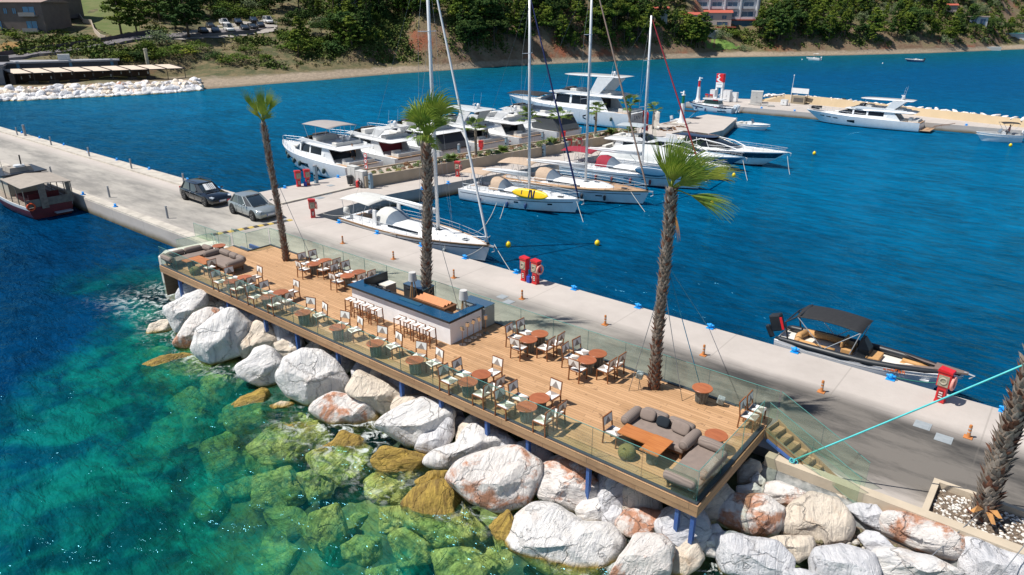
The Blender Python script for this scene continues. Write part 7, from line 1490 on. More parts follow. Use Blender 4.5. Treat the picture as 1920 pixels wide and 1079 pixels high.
o = g.build('rubble', [M('rubble_olive', (.17, .15, .08), .9, c2=(.10, .09, .05), sc=9), M('rubble_pale', (.45, .42, .38), .9), M('rubble_brown', (.22, .16, .11), .9), M('dark_soil', (.10, .07, .05), .95)], None); place(o, 0, 0, 0); tag(o, 'olive brown rubble and small stones along the foot of the beige wall', 'rubble', None, 'stuff')
# ================================================================== far shore
# left revetment
q = random.Random(31); RX = []
for k in range(190):
    px = -30+400*(k+q.random())/190; a = (px-960)/1376; ys = lerp(SH, a); lvl = k % 4; d = [.1, 1.5, 3.0, 4.6][lvl]+q.uniform(-.3, .3); Y = ys+d; r_ = q.uniform(.5, 1.0)
    if px > 345: Y += (px-345)*.02
    me_ = BM_[[2, 1, 1, 0, 3, 5, 6, 7][q.randrange(8)]]; loc = Vector((a*Y, Y, [.0, .45, .9, 1.25][lvl]))
    if lvl in (0, 2) or px < 0: RX.append((me_, loc, (r_*1.35, r_, r_*.8), q.uniform(0, 6.3))); continue
    rockinst(me_, ['', 'white boulder in the lower row of the left shore revetment', '', 'white boulder along the top of the left shore revetment'][lvl], loc, (r_*1.35, r_, r_*.8), ['', 'lower row', '', 'top row'][lvl]+' boulders of the left revetment')
def joinrocks(RX, label, mats):
    g = MB(); base = [blobmesh(300+k, mats[0], 2) for k in range(4)]
    for i, (me_, loc, sc, rz) in enumerate(RX):
        b_ = base[i % 4]; m_ = Matrix.Translation(loc) @ Matrix.Rotation(rz, 4, 'Z') @ Matrix.Diagonal((*sc, 1)); g.add([m_ @ v.co for v in b_.vertices], [tuple(p.vertices) for p in b_.polygons], i % len(mats))
    return tag(g.build('revetment_boulders', mats, None, 40), label, 'boulders', None, 'stuff')
joinrocks(RX, 'mass of white boulders filling the shore revetment below the restaurant', [RM['g'], RM['w'], RM['c'], RM['g']])
# white rocks on the far pier wall
for k in range(75):
    f = k/75; x = f*6; i = min(int(x), 5); A_, B_ = wl[i+1], wl[i+2] if i+2 < len(wl) else wl[-1]; s, t = A_[0]+(B_[0]-A_[0])*(x-i), A_[1]+(B_[1]-A_[1])*(x-i)
    if s > 42: continue
    r_ = q.uniform(.32, .5); rockinst(BM_[0 if q.random() < .7 else 4], 'white rock along the top of the sand coloured breakwater wall', W(s, t+.6, 1.75), (r_*1.8, r_*.8, r_*.5), 'white rocks on the far pier wall', 'rock', 'breakwater_rock')
def tp(px, py): return ray(px, py)
# road, retaining wall and lawns draped on the terrain
def ribbon(name, pts, wd, mat, lift=.12, left=0):
    P = []
    for (p, q_) in zip(pts, pts[1:]):
        for i in range(10): f = i/10; P.append((p[0]+(q_[0]-p[0])*f, p[1]+(q_[1]-p[1])*f))
    P.append(pts[-1]); W_ = [tp(*p) for p in P]; g = MB(); v = []
    for i, p in enumerate(W_):
        d_ = (W_[min(i+1, len(W_)-1)]-W_[max(i-1, 0)]); d_.z = 0; d_.normalize(); nn_ = Vector((-d_.y, d_.x, 0)); z = terr(p.x, p.y)+lift
        v += [p-nn_*wd/2, p+nn_*wd/2]; v[-1] = Vector((v[-1].x, v[-1].y, max(z, terr(v[-1].x, v[-1].y)+lift))); v[-2] = Vector((v[-2].x, v[-2].y, max(z, terr(v[-2].x, v[-2].y)+lift)))
    n_ = len(W_); v2 = v+[p-Vector((0, 0, 1.2)) for p in v]; g.add(v2, [(2*i, 2*i+2, 2*i+3, 2*i+1) for i in range(n_-1)]+[(2*i, 2*n_+2*i, 2*n_+2*i+2, 2*i+2) for i in range(n_-1)]+[(2*i+1, 2*i+3, 2*n_+2*i+3, 2*n_+2*i+1) for i in range(n_-1)])
    o = g.build(name, mat, None); o['kind'] = 'structure'; return W_
road = ribbon('road', [(-40, 118), (60, 104), (150, 92), (215, 80), (262, 72), (330, 70), (420, 62), (500, 52)], 4.5, M('asphalt', (.12, .11, .12), .9, c2=(.16, .15, .15), sc=2))
g = MB(); RW = M('road_wall_stone', (.085, .065, .075), .9, c2=(.12, .09, .09), sc=4)
rings = []
for i, p in enumerate(road[:46]):
    z = terr(p.x, p.y+3.2); rings.append([p+Vector((0, 2.9, -1)), Vector((p.x, p.y+2.9, p.z+1.5)), Vector((p.x, p.y+3.3, p.z+1.5)), p+Vector((0, 3.3, -1))])
g.loft(rings); o = g.build('retaining_wall', RW, None); tag(o, 'dark stone retaining wall along the uphill side of the road, top left', 'wall')
def patchland(name, poly, mat, n_=26, lift=.10):
    xs = [p[0] for p in poly]; ys = [p[1] for p in poly]; g = MB(); idx = {}
    def inside(x, y):
        c_ = False; j = len(poly)-1
        for i in range(len(poly)):
            if (poly[i][1] > y) != (poly[j][1] > y) and x < (poly[j][0]-poly[i][0])*(y-poly[i][1])/(poly[j][1]-poly[i][1])+poly[i][0]: c_ = not c_
            j = i
        return c_
    def V_(i, j):
        if (i, j) not in idx:
            p = tp(min(xs)+(max(xs)-min(xs))*i/n_, min(ys)+(max(ys)-min(ys))*j/n_); idx[(i, j)] = len(g.v); g.v.append((p.x, p.y, terr(p.x, p.y)+lift))
        return idx[(i, j)]
    for i in range(n_):
        for j in range(n_):
            if inside(min(xs)+(max(xs)-min(xs))*(i+.5)/n_, min(ys)+(max(ys)-min(ys))*(j+.5)/n_): g.f.append((V_(i, j), V_(i+1, j), V_(i+1, j+1), V_(i, j+1))); g.m.append(0)
    o = g.build(name, mat, None, True); o['kind'] = 'structure'
LAWN = M('meadow_green', (.085, .115, .025), .95, c2=(.13, .135, .045), sc=.4); LAWN2 = M('lawn_green', (.10, .20, .03), .95, c2=(.13, .19, .04), sc=.5)
patchland('meadow', [(125, 0), (250, 0), (255, 20), (262, 62), (210, 70), (150, 35)], LAWN); patchland('lawn', [(1322, 78), (1345, 73), (1375, 82), (1392, 92), (1345, 96), (1326, 92)], LAWN2)
patchland('dry_field', [(-20, 90), (20, 80), (100, 84), (205, 82), (120, 96), (-20, 110)], M('dry_orange_grass', (.24, .13, .035), .95, c2=(.16, .13, .05), sc=.5))
patchland('parking_lot', [(310, 70), (345, 62), (440, 44), (515, 38), (520, 60), (430, 72), (330, 76)], M('parking_gravel', (.33, .30, .27), .9, c2=(.26, .24, .21), sc=.8), lift=.15)
# ---- buildings
WINB = M('blue_window', (.02, .22, .42), .12, coat=.5)
def house_b(label, c, yaw, L, D_, H, wall, roof=None, rows=(), roofh=.9, name='building', group=None, over=.4, balcony=None, winm=None, gable=True):
    r = bpy.data.objects.new(name, None); COL.objects.link(r); r.location = c; r.rotation_euler = (0, 0, R(yaw)); tag(r, label, 'building', group)
    g = MB(); g.box(-L/2, L/2, 0, D_, -3, H); g.build('wall', wall, r)
    if roof:
        g = MB()
        if gable: g.add([(-L/2-over, -over, H), (L/2+over, -over, H), (L/2+over, D_+over, H), (-L/2-over, D_+over, H), (-L/2-over, D_/2, H+roofh), (L/2+over, D_/2, H+roofh)], [(0, 1, 5, 4), (2, 3, 4, 5), (0, 4, 3), (1, 2, 5), (0, 3, 2, 1)])
        else: g.box(-L/2-over, L/2+over, -over, D_+over, H+.002, H+roofh)
        g.build('roof', roof, r)
    for (z0, z1, xs_, w_, arch) in rows:
        for x in xs_:
            g = MB(); g.box(x-w_/2, x+w_/2, -.03, .02, z0, z1); wn = g.build('window', winm or WINB, r)
            g = MB(); g.box(x-w_/2-.06, x-w_/2, -.08, .0, z0, z1); g.box(x+w_/2, x+w_/2+.06, -.08, .0, z0, z1); g.box(x-.03, x+.03, -.08, 0, z0, z1); g.box(x-w_/2-.06, x+w_/2+.06, -.08, 0, z1, z1+.06); g.build('frame', wall, wn)
            if balcony and w_ > 1.5: g = MB(); g.box(x-w_/2-.5, x+w_/2+.5, -1.1, -.0, z0-.25, z0-.05); g.box(x-w_/2-.5, x+w_/2+.5, -1.1, -1.02, z0-.05, z0+.55); g.build('balcony', balcony, r)
    return r
HB = M('hotel_render', (.17, .135, .12), .9, c2=(.14, .11, .10), sc=.8); HROOF = M('hotel_roof', (.30, .22, .19), .8, c2=(.22, .16, .14), sc=3)
p = tp(40, 60); house_b('brown two storey hotel wing with blue windows, top left corner', (p.x-10, p.y+1, p.z-.3), -3, 31, 9, 6.2, HB, HROOF, [(3.6, 5.3, (-12, -7, -1.5, 3.5, 12.5), 2.6, 0), (3.9, 5.0, (7.2, 9.2), .8, 0), (.4, 2.4, (-11, -6, 0, 4.5, 12.5), 2.4, 0)], 1.0, balcony=M('hotel_balcony', (.26, .25, .25), .7))
house_b('upper hotel wing with blue glass behind the brown wing, top left', (p.x-9, p.y+12, p.z+5.5), -3, 24, 8, 4.5, HB, HROOF, [(1.2, 3.6, (-8, -4, 4, 8), 3, 0)], .9)
g = MB(); gt = [(128, 22), (140, 33), (150, 34), (157, 44), (172, 46), (178, 62), (190, 74), (200, 78)]; W_ = [tp(*p_) for p_ in gt]; rings = [[p_+Vector((0, -.15, -1)), p_+Vector((0, -.15, 1.0)), p_+Vector((0, .15, 1.0)), p_+Vector((0, .15, -1))] for p_ in W_]; g.loft(rings); o = g.build('garden_wall', M('cream_garden_wall', (.50, .42, .34), .9), None); tag(o, 'stepped cream garden wall descending right of the brown hotel', 'wall')
# restaurant + pergola
rs = thing('beach_restaurant', 'long beach restaurant with a pergola of nine cream awnings above the revetment', 'restaurant', 0, 0, 0); 
pA, pB = at(70, 163, 1.2), at(343, 152, 1.2); pC = pA; rs.location = (pA.x-4.6, pA.y+1.0, 1.2); ang = math.atan2(pB.y-pA.y, pB.x-pA.x); rs.rotation_euler = (0, 0, ang); LP_ = (pB-pA).length+4.4
AW = M('cream_awning', (.62, .52, .42), .85, c2=(.56, .46, .37), sc=2); DM = M('dark_pergola_steel', (.035, .03, .03), .6); RESTW = M('restaurant_wall', (.10, .065, .05), .9, c2=(.06, .045, .04), sc=.7)
def loc_(x, y): return (rs.location.x+math.cos(ang)*x-math.sin(ang)*y, rs.location.y+math.sin(ang)*x+math.cos(ang)*y, 1.2)
nA = 9; wA = LP_/nA
for k in range(nA):
    g = MB(); x0, x1 = k*wA+.12, (k+1)*wA-.12; g.add([(x0, 0, 2.15), (x1, 0, 2.15), (x1-2.3, 3.8, 2.75), (x0-2.3, 3.8, 2.75), (x0, 0, 2.09), (x1, 0, 2.09), (x1-2.3, 3.8, 2.69), (x0-2.3, 3.8, 2.69)], [(0, 1, 2, 3), (4, 7, 6, 5), (0, 4, 5, 1), (1, 5, 6, 2), (2, 6, 7, 3), (3, 7, 4, 0)]); g.build('awning', AW, rs)
for k in range(nA+1):
    g = MB(); x = k*wA; g.bar((x, 0, 2.18), (x-2.3, 3.8, 2.78), .16); g.bar((x, .05, 0), (x, .05, 2.1), .12); g.build('pergola_frame', DM, rs)
g = MB(); g.bar((0, 0, 2.1), (LP_, 0, 2.1), .16); g.build('front_beam', DM, rs)
g = MB(); g.box(-2.5, LP_*.78, 3.85, 4.1, 0, 2.65); g.build('back_wall', RESTW, rs); g = MB(); g.box(-.6, .2, 0, 3.8, 0, 2.1); g.build('end_screen', M('dark_screen', (.03, .028, .028), .7), rs)
g = MB(); g.box(-.5, LP_+1, -.6, 5.4, -.15, 0); g.build('terrace_floor', M('terrace_grey', (.16, .15, .14), .9), rs)
q2_ = random.Random(4)
for k in range(14):
    x = 1+LP_*.8*k/14; g = MB(); g.lathe([(0, 0), (.1, 0), (.1, .5), (0, .5)], 8, (x+q2_.uniform(-.3, .3), 3.4-1.6*(k % 2), .9+.3*(k % 3))); g.build('lantern', M('paper_lantern', (.55, .6, .62), .8), rs)
for k in range(7):
    x = 2+LP_*.8*k/7; g = MB(); g.box(x, x+1.6, 1.2, 2.4, 0, .7); g.build('dining_table', DM, rs)
house_b('low flat roofed grey blue service building left of the pergola', loc_(-8.5, 1.0), math.degrees(ang), 14, 8, 3.4, M('blue_grey_render', (.20, .22, .25), .8, c2=(.17, .18, .21), sc=1), M('flat_roof_grey', (.24, .24, .26), .8), [(0, 2.4, (4.2,), 3.4, 0)], .35, gable=False, winm=M('dark_opening', (.03, .035, .04), .4))
r2_ = house_b('long low building with dark parapets behind the pergola', loc_(4.5, 6.0), math.degrees(ang), 25, 7, 3.5, M('parapet_dark', (.10, .10, .115), .8, c2=(.08, .08, .09), sc=1), M('flat_roof_light', (.30, .30, .32), .8), (), .3, gable=False)
for k, x in enumerate((-11, -4, 4.5, 11.5)): g = MB(); g.box(x-.25, x+.25, -.06, .02, 1.5, 3.9); g.build('blue_pilaster', M('blue_pilaster', (.12, .28, .42), .6), r2_)
for k, x in enumerate((-7, 3.5)): g = MB(); g.box(x-1.6+k*.6, x+1.6-k*.6, 1.5, 2.8, 3.8, 4.9); g.build('roof_unit', BLK if k == 0 else LGC, r2_)
r = thing('chimney_column', 'slim cream column rising behind the right part of the pergola', 'chimney', 0, 0, 0); pz = tp(278, 126); r.location = pz; g = MB(); g.lathe([(0, -1), (.32, -1), (.32, 3.2), (.38, 3.2), (.38, 3.5), (0, 3.5)], 12); g.build('shaft', M('cream_column', (.50, .46, .34), .8), r, 40)
# right hotel: white facades, red roofs, in three terraced wings
WH = M('white_render', (.55, .57, .60), .8, c2=(.48, .50, .54), sc=.7); RR = M('red_tile', (.42, .09, .055), .85, c2=(.33, .07, .045), sc=5); HW2 = M('hotel_window_blue', (.05, .12, .22), .15, coat=.4)
p = tp(1350, 38); yw = -10
h1 = house_b('white three storey hotel with red roofs and blue windows on the right hill', (p.x, p.y+2, p.z-.5), yw, 27, 9, 7.2, WH, RR, [(4.4, 6.3, (-10.8, -6, -1, 4.3, 9.8), 3.2, 0), (1.0, 3.2, (-11, -6.2, -1.2, 4.2, 9.6), 3.8, 0)], 1.3, winm=HW2, balcony=WH)
g = MB(); g.box(-13, 15.5, -2.6, -.1, .35, .75); g.build('lower_roof', RR, h1); g = MB()
for x in (-13.2, -8.4, -3.6, 1.6, 7.0, 12.6): g = MB(); g.box(x-.25, x+.25, -1.3, .3, .8, 8.3); g.build('party_wall', WH, h1)
g = MB(); g.box(-11, 13, -2.3, -.2, -3, .34); g.build('lower_window_band', M('band_blue', (.04, .10, .16), .3), h1)
p = tp(1345, 50); h2 = house_b('small white and red roofed villa below the right hotel', (p.x, p.y, p.z-.3), yw, 9, 6, 4.6, M('pinkish_render', (.52, .46, .42), .8), RR, [(2.6, 3.7, (-2.5, 2), 1.5, 0), (.3, 1.7, (1.5,), 3.6, 0)], .9, winm=HW2); g = MB(); g.box(-1, 6, -2.6, -.1, -.2, .15); g.build('lower_roof', RR, h2)
p = tp(1300, 46); house_b('leftmost white villa with red roof below the right hotel', (p.x, p.y, p.z-.3), yw, 8, 5, 3.0, M('pinkish_render2', (.50, .45, .42), .8), RR, [(1.2, 2.2, (0,), 1.5, 0)], .8, winm=HW2)
p = tp(1388, 45); house_b('low white garden building right of the small villa', (p.x, p.y, p.z-.3), yw, 8, 4, 2.3, WH, None, (), .3)
p = tp(1236, 38); house_b('tiny white villa with red roof among trees left of the hotel', (p.x, p.y, p.z), yw, 5, 4, 3.0, M('pinkish_render3', (.52, .46, .42), .8), RR, [(1.2, 2.1, (0,), 1.2, 0)], .9, winm=HW2)
p = tp(1334, 73); house_b('white stone garden pavilion above the right lawn', (p.x, p.y, p.z), yw, 4.2, 1.2, 2.6, M('pavilion_stone', (.42, .42, .44), .9), None, (), .3)
p = tp(1833, 50); house_b('white framed villa on the wooded slope at far right', (p.x, p.y, p.z), -18, 6, 4, 3.2, WH, M('pinkish_roof', (.48, .36, .30), .8), [(.4, 2.6, (-1.6, 1.4), 1.8, 0)], .4, winm=HW2, gable=False)
p = tp(1783, 26); house_b('tiny pinkish house high on the wooded slope at far right', (p.x, p.y, p.z), -18, 3.6, 3, 3, M('pinkish_render4', (.42, .34, .32), .8), RR, (), .6)
p = tp(1895, 70); house_b('low white beach bar terrace at the far right shore', (p.x, p.y, p.z), -18, 14, 4, 1.2, WH, M('pool_turquoise', (.10, .45, .45), .3), (), .1, gable=False)
p = tp(1862, 96); house_b('small white beach hut at the far right waterline', (p.x, p.y, p.z), -18, 5, 2.5, 1.4, M('hut_white', (.5, .5, .48), .8), None, (), .2)
p = tp(655, 22); house_b('small white house glimpsed between the pines, upper middle left', (p.x, p.y, p.z), 0, 5, 3, 2.2, WH, M('grey_tin_roof', (.35, .38, .40), .6), (), .6)
p = tp(867, 4); house_b('tiny white house above the bluff at the top edge', (p.x, p.y, p.z), 0, 4, 3, 2.0, WH, RR, (), .6)
# far parked cars
FC = [(395, 54, DKC, 'hatch', 'dark car far left in the second row of the hillside car park'), (422, 50, WHC, 'pickup', 'white pickup in the back row of the hillside car park'), (447, 47, DBC, 'hatch', 'dark blue car right of the white pickup in the hillside car park'), (476, 44, DBC, 'hatch', 'dark car third in the back row of the hillside car park'), (382, 64, DKC, 'hatch', 'dark car leftmost in the front row of the hillside car park'), (405, 64, DBC, 'hatch', 'dark blue car left of the white van in the front row'), (430, 61, WHC, 'van', 'white small van in the front row of the hillside car park'), (459, 59, DKC, 'hatch', 'black car right of the white van in the front row'), (474, 57, DKC, 'hatch', 'dark car near the right end of the front row'), (489, 53, DKC, 'hatch', 'dark car beside the large white van at the right end'), (503, 46, WHC, 'van', 'large white van at the right end of the hillside car park')]
for i, (px, py, m_, kd, lb) in enumerate(FC):
    p = tp(px, py); c_ = car(lb, 0, 0, 0, 0, m_, kd, False, 1.0, 'cars in the hillside car park', world=(p.x, p.y, p.z+.15)); c_.rotation_euler = (0, 0, R(-60+rnd.uniform(-8, 8)))
# ================================================================== trees
LM = [M('pine_leaf', (.070, .12, .018), .9, c2=(.22, .235, .032), sc=.55, lo=.44, hi=.62, rv=.5, spec=.1), M('dark_leaf', (.032, .068, .018), .9, c2=(.10, .14, .028), sc=.6, lo=.45, hi=.65, rv=.5, spec=.1), M('olive_leaf', (.13, .17, .085), .9, c2=(.20, .24, .13), sc=.8, rv=.3, spec=.1)]
TRK = M('tree_trunk', (.10, .07, .05), .9)
def crown(seed, kind, mat):
    q = random.Random(seed); g = MB(); nC = {'pine': 78, 'umbrella': 52, 'bush': 26, 'cypress': 30}[kind]
    for k in range(nC):
        if kind == 'pine': h = q.uniform(.22, 1.0); rr_ = (1.08-h)**.8*.40+.03; a = q.uniform(0, 6.28); rad_ = rr_*q.uniform(.2, 1.1); c = Vector((math.cos(a)*rad_, math.sin(a)*rad_, h+rad_*.25)); cr = q.uniform(.055, .105)*(1.25-.5*h)
        elif kind == 'umbrella': a = q.uniform(0, 6.28); rad_ = math.sqrt(q.random())*.48; c = Vector((math.cos(a)*rad_, math.sin(a)*rad_, .62+.32*math.sqrt(max(0, 1-(rad_/.5)**2))*q.uniform(.3, 1))); cr = q.uniform(.08, .15)
        elif kind == 'cypress': h = q.uniform(.05, 1); c = Vector((q.uniform(-.08, .08), q.uniform(-.08, .08), h)); cr = .10*(1.1-h*.7)
        else: a = q.uniform(0, 6.28); e = q.uniform(-.1, 1.4); c = Vector((math.cos(a)*math.cos(e)*.45, math.sin(a)*math.cos(e)*.45, .12+math.sin(e)*.42))*q.uniform(.6, 1.05); cr = q.uniform(.12, .22)
        fl = .42 if kind in ('pine', 'umbrella') else .85
        for j in range(34 if kind == 'pine' else 50):
            d_ = Vector((q.gauss(0, 1), q.gauss(0, 1), q.gauss(0, 1))).normalized(); p_ = c+Vector((d_.x, d_.y, d_.z*fl))*cr*q.uniform(.5, 1.1); nr = (d_+Vector((q.uniform(-.7, .7), q.uniform(-.7, .7), q.uniform(-.2, .9)))).normalized(); x = nr.cross(Vector((q.uniform(-1, 1), q.uniform(-1, 1), .3))).normalized(); y = nr.cross(x); s_ = q.uniform(.017, .034)
            g.add([p_-x*s_, p_+y*s_*.7, p_+x*s_, p_-y*s_*.7], [(0, 1, 2, 3)])
    return g.mesh('crown', mat)
CR = {'pine': [crown(200+k, 'pine', LM[0]) for k in range(6)], 'dark': [crown(220+k, 'pine', LM[1]) for k in range(3)]+[crown(230, 'umbrella', LM[1])], 'umbrella': [crown(240+k, 'umbrella', LM[0]) for k in range(2)], 'bush': [crown(250+k, 'bush', LM[0]) for k in range(3)]+[crown(255, 'bush', LM[1])], 'olive': [crown(260+k, 'bush', LM[2]) for k in range(2)]}
tm = MB(); q = random.Random(2); tm.tube([(0, 0, -.05), (.01, 0, .3), (.03, .01, .62), (.02, 0, .9)], [.028, .022, .016, .004], 7)
for k in range(6): a = k*1.1; z = .35+.08*k; tm.tube([(.02, 0, z), (.02+.18*math.cos(a), .18*math.sin(a), z+.12)], [.010, .004], 4)
TM = tm.mesh('tree_trunk', TRK, True); sm_ = MB(); sm_.tube([(0, 0, -.1), (0, 0, .5)], [.04, .02], 6); SM = sm_.mesh('bush_stem', TRK)
def tree(label, kind, p, h, group, wide=1.0, cat='tree'):
    r = bpy.data.objects.new({'pine': 'pine_tree', 'dark': 'pine_tree', 'umbrella': 'umbrella_pine', 'bush': 'shrub', 'olive': 'olive_shrub'}[kind], None); COL.objects.link(r); r.location = p; r.rotation_euler = (0, 0, rnd.uniform(0, 6.28)); tag(r, label, cat if kind in ('pine', 'dark', 'umbrella') else 'shrub', group)
    c = bpy.data.objects.new('crown', rnd.choice(CR[kind])); COL.objects.link(c); c.parent = r; c.scale = (h*wide, h*wide, h)
    t_ = bpy.data.objects.new('trunk', TM if kind in ('pine', 'dark', 'umbrella') else SM); COL.objects.link(t_); t_.parent = r; t_.scale = (h, h, h); return r
# zones: pixel box, count, kinds, height range, label
ZN = [((560, 20, 720, 92), 40, 'pine dark bush', (4.5, 7.5), 'pine in the wood above the bluff, left of the tallest mast'), ((640, 0, 900, 34), 40, 'dark pine umbrella', (5, 8), 'dark pine on the ridge behind the two tallest masts'), ((860, 8, 1000, 92), 34, 'dark pine', (5, 8), 'dark pine on the bluff between the middle masts'), ((1000, 5, 1120, 98), 32, 'pine dark', (4.5, 7.5), 'pine on the eroded bluff right of the middle mast'), ((1110, 5, 1276, 98), 50, 'pine dark umbrella', (5, 8), 'pine on the bluff left of the white hotel'),
      ((1285, 78, 1322, 98), 9, 'pine dark', (6, 8.5), 'broad pine between white hotel and lawn'), ((1412, 25, 1480, 98), 30, 'pine dark', (5.5, 9), 'tall pine just right of the white hotel'), ((1480, 2, 1720, 96), 92, 'pine pine dark olive', (4.5, 8), 'pine on the wooded slope beyond the yacht pier'), ((1700, 5, 1920, 80), 66, 'pine dark olive olive', (4, 7), 'pine on the wooded slope at the far right'), ((1440, 0, 1930, 8), 26, 'olive dark pine', (5, 7), 'tree on the ridge at the top right')]
q = random.Random(77); NT = 0
for (x0, y0, x1, y1), cnt, kinds, (h0, h1_), lb in ZN:
    ks = kinds.split()
    for k in range(cnt):
        for _ in range(6):
            px, py = q.uniform(x0, x1), q.uniform(y0, y1); p = tp(px, py)
            if p.z > 2.6+q.random()*2 and noise.noise(Vector((p.x*.05, p.y*.05, 0))) > -.32: break
        kd = q.choice(ks); h = q.uniform(h0, h1_)*(1 if kd != 'bush' and kd != 'olive' else .6); l_ = lb if kd in ('pine', 'dark', 'umbrella') else lb.replace('dark pine', 'shrub').replace('broad pine', 'shrub').replace('tall pine', 'shrub').replace('pine', 'shrub').replace('tree', 'shrub')
        tree(l_, kd, p-Vector((0, 0, .3)), h*1.15, l_, q.uniform(.5, 1.15)); NT += 1
SP = [(268, 30, 'dark', 9, 1.3, 'dark pine above the meadow edge, top left'), (300, 12, 'pine', 9, 1.3, 'sunlit pine at the top edge right of the meadow'), (335, 20, 'dark', 9, 1.3, 'dark pine behind the big car park pine'), (415, 34, 'bush', 4.5, 1.8, 'bright shrub just behind the white pickup'), (450, 32, 'bush', 4.5, 1.9, 'bright shrub behind the dark cars of the car park'), (490, 34, 'bush', 4, 1.8, 'shrub behind the large white van'), (440, 8, 'dark', 7, 1.3, 'dark pine at the top edge over the bright shrubs'), (480, 6, 'pine', 7, 1.3, 'pine at the top edge over the large white van'), (530, 15, 'dark', 7, 1.4, 'dark pine near the top edge between van and wood'), (540, 95, 'bush', 3, 2.4, 'wide low shrub on the slope above the beach, right of centre'), (500, 112, 'bush', 2.2, 2.6, 'low grey green shrub above the beach sand'), (370, 95, 'bush', 3.5, 2.0, 'dark shrub right of the road end'), (340, 100, 'bush', 3.5, 2.2, 'dark shrub below the road beside the column'), (310, 108, 'bush', 3.5, 2.2, 'dark shrub behind the right end of the pergola'),
      (228, 66, 'pine', 9.5, 1.15, 'big bright green pine leaning beside the meadow, top left'), (258, 66, 'pine', 7.5, 1.0, 'smaller pine just right of the big one by the meadow'), (355, 72, 'dark', 11, 1.4, 'largest dark pine in front of the hillside car park'), (330, 55, 'dark', 10, 1.2, 'dark pine behind the left end of the car park'), (300, 40, 'pine', 9, 1.2, 'pine with sunlit crown left of the car park'), (375, 30, 'dark', 9, 1.3, 'dark pine uphill of the car park, left one'), (300, 85, 'olive', 5.2, 1.5, 'round grey green shrub beside the road bend'), (275, 98, 'bush', 4.5, 1.5, 'dark shrub below the road bend'), (225, 112, 'bush', 3.2, 2.0, 'low dark hedge shrub beneath the road wall'), (255, 115, 'bush', 3.2, 1.8, 'dark shrub behind the pergola roof'),
      (445, 118, 'bush', 3.5, 2.4, 'wide dark shrub on the slope under the car park'), (405, 112, 'bush', 3, 2.0, 'low shrub on the slope left below the car park'), (470, 98, 'bush', 3, 2.2, 'shrub patch right below the car park'), (530, 48, 'bush', 4, 1.7, 'round dark shrub right of the white van'), (505, 22, 'dark', 7, 1.3, 'dark pine above the white van'), (560, 18, 'dark', 7, 1.2, 'dark pine at the top edge right of the car park'), (545, 75, 'bush', 4, 1.5, 'green shrub on the slope above the beach, left'), (560, 108, 'pine', 6, 1.4, 'yellow green young pine on the slope above the beach'), (600, 48, 'olive', 4, 1.5, 'grey green shrub right of the dirt patch'), (625, 100, 'bush', 5, 1.8, 'bright green shrub mass above the beach'), (585, 95, 'bush', 5, 1.7, 'dense dark shrub left of the bright green mass'), (660, 95, 'pine', 7.5, 1.3, 'tall bright pine at the right end of the shrubs above the beach'),
      (30, 72, 'bush', 2.6, 2.2, 'clipped flat topped tree left below the brown hotel'), (132, 79, 'bush', 2.5, 1.8, 'small clipped tree right below the brown hotel, left one'), (162, 79, 'bush', 2.5, 1.8, 'small clipped tree right below the brown hotel, right one'), (70, 64, 'bush', 1.6, 4, 'dark clipped hedge in front of the brown hotel'), (110, 62, 'bush', 1.5, 3, 'dark clipped hedge at the right end of the brown hotel'), (430, 22, 'bush', 5, 1.8, 'bright green shrub mass uphill of the car park'), (465, 18, 'olive', 4.5, 1.7, 'grey green shrub uphill of the car park'), (395, 8, 'dark', 8, 1.3, 'dark pine at the top edge above the car park'),
      (1352, 70, 'olive', 4, 1.6, 'round grey green shrub above the lawn'), (1375, 72, 'bush', 5, 1.5, 'dark green hedge mass right of the lawn'), (1395, 95, 'olive', 3, 1.6, 'pale flowering shrub at the foot of the lawn')]
for px, py, kd, h, wd, lb in SP: tree(lb, kd, tp(px, py)-Vector((0, 0, .2)), h, None, wd)
# low scrub covering the slopes
q = random.Random(9)
for nm, mat_, cnt, dens, sz, lb in (('scrub', M('scrub_green', (.05, .085, .02), .95, c2=(.12, .14, .04), sc=.5, lo=.4, hi=.65, spec=.1), 3600, -.02, .34, 'dark green scrub and bushes covering the hillsides'), ('dry_scrub', M('scrub_dry', (.20, .19, .075), .95, c2=(.26, .20, .12), sc=.5, spec=.1), 1300, -.3, .22, 'dry yellow green grass tufts and low scrub on the slopes')):
    g = MB()
    for k in range(cnt):
        for _ in range(8):
            px, py = q.uniform(-20, 1940), q.uniform(-4, 130); p = tp(px, py); a = p.x/p.y; d_ = p.y-lerp(SH, a)
            left = px < 560
            if (125 < px < 262 and py < 72) or (px < 140 and py < 62) or (1318 < px < 1392 and 72 < py < 97) or (1285 < px < 1415 and py < 56) or (310 < px < 520 and 38 < py < 76): continue
            if px < 360 and py > 114: continue
            if p.z > 2.2 and d_ > 5.5 and noise.noise(Vector((p.x*.07, p.y*.07, 5))) > dens+(.12 if left else -.12)-(.2 if p.z > 14 else 0) and (nm != 'scrub' or not left or q.random() < .85) and (d_ > 12 or nm != 'scrub' or q.random() < .5): break
        else: continue
        R_ = q.uniform(.6, 1.7) if nm == 'scrub' else q.uniform(.4, 1.0)
        for j in range(26 if nm == 'scrub' else 16):
            u = Vector((q.gauss(0, .5), q.gauss(0, .5), abs(q.gauss(0, .4))))*R_; c = p+Vector((u.x, u.y, 0)); c.z = terr(c.x, c.y)+u.z*.9; nr = Vector((q.uniform(-1, 1), q.uniform(-1, 1), q.uniform(.1, 1))).normalized(); x = nr.cross(Vector((0, 0, 1))).normalized(); y = nr.cross(x); s_ = sz*q.uniform(.5, 1.2)
            g.add([c-x*s_, c+y*s_*.8, c+x*s_, c-y*s_*.8], [(0, 1, 2, 3)])
    o = g.build(nm, mat_, None); tag(o, lb, 'scrub', None, 'stuff')
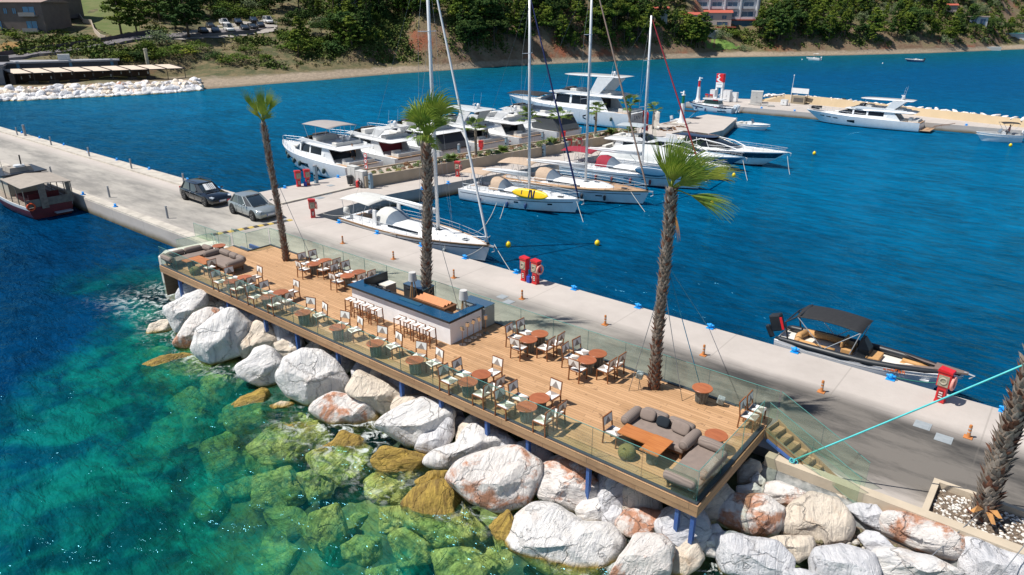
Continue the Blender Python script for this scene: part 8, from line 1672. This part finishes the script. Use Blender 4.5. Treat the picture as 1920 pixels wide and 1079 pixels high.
# ================================================================== people aboard (small in the picture)
SKIN = M('skin', (.45, .24, .15), .6); HAIR = M('dark_hair', (.03, .02, .015), .8)
def person(label, s, t, z, h, cloth, lower, arm=0.0, seated=False):
    Hh = 1.66; me = bpy.data.meshes.new('skeleton')
    hip = .50*Hh if not seated else .50; sh = hip+.31*Hh
    V_ = [((0, 0, hip), .115), ((0, 0, hip+.15), .105), ((0, 0, sh-.08), .13), ((0, 0, sh+.02), .06), ((0, 0, sh+.10), .05), ((.01, 0, sh+.17), .085), ((.01, 0, sh+.26), .09), ((.01, 0, sh+.31), .06)]
    E_ = [(0, 1), (1, 2), (2, 3), (3, 4), (4, 5), (5, 6), (6, 7)]
    for sd in (-1, 1):
        b0 = len(V_); V_ += [((0, sd*.17, sh-.04), .062), ((.02+.05*arm, sd*.235, sh-.30), .046), ((.10+.18*arm, sd*.22, sh-.53+.2*arm), .034), ((.13+.22*arm, sd*.21, sh-.61+.24*arm), .036), ((.15+.26*arm, sd*.20, sh-.69+.28*arm), .018)]
        E_ += [(2, b0), (b0, b0+1), (b0+1, b0+2), (b0+2, b0+3), (b0+3, b0+4)]
        b1 = len(V_)
        if seated: V_ += [((.04, sd*.10, hip-.03), .09), ((.42, sd*.12, hip+.0), .065), ((.44, sd*.12, .08), .042), ((.56, sd*.12, .04), .035)]
        else: V_ += [((0, sd*.095, hip-.09), .088), ((.02, sd*.10, .28*Hh), .06), ((-.01, sd*.105, .05*Hh), .04), ((.14, sd*.12, .035), .035)]
        E_ += [(0, b1), (b1, b1+1), (b1+1, b1+2), (b1+2, b1+3)]
    me.from_pydata([v_ for v_, r_ in V_], E_, []); o = bpy.data.objects.new('skel', me); COL.objects.link(o)
    sk = o.modifiers.new('skin', 'SKIN'); sk.use_smooth_shade = True; 
    for i, (v_, r_) in enumerate(V_): me.skin_vertices[0].data[i].radius = (r_, r_)
    me.skin_vertices[0].data[0].use_root = True
    sb = o.modifiers.new('sub', 'SUBSURF'); sb.levels = 2; sb.render_levels = 2
    dg = bpy.context.evaluated_depsgraph_get(); dg.update(); body = bpy.data.meshes.new_from_object(o.evaluated_get(dg)); bpy.data.objects.remove(o)
    body.materials.clear()
    for m_ in (SKIN, cloth, lower, HAIR): body.materials.append(m_)
    for p_ in body.polygons:
        c = p_.center; p_.use_smooth = True
        p_.material_index = 3 if (c.z > sh+.24 or (c.z > sh+.12 and c.x < -.03)) else (1 if (hip+.02 < c.z < sh+.03 and abs(c.y) < .26 and c.z > sh-.25) or (hip+.02 < c.z < sh and abs(c.y) < .15) else (2 if c.z <= hip+.03 and c.z > (.30*Hh if not seated else .36) else 0))
    r = bpy.data.objects.new('person', body); COL.objects.link(r); place(r, s, t, z, h); return tag(r, label, 'person')
person('person in white shirt and dark shorts standing on the fourth yacht aft deck', -13.5, 40.4, 1.45, -60, M('shirt_white', (.6, .6, .6), .9), M('shorts_dark', (.04, .05, .08), .9), .3)
person('person in dark clothes standing in the cockpit of the nearest yacht', -15.2, 24.5, 1.45, -30, M('shirt_navy', (.02, .03, .06), .9), M('trousers_dark', (.03, .03, .04), .9), .8)
person('person in pink top sitting in the cuddy cruiser at far right', 27.75, 84.05, .58, 200, M('shirt_pink', (.55, .22, .22), .9), M('shorts_grey', (.2, .2, .22), .9), .6, True)
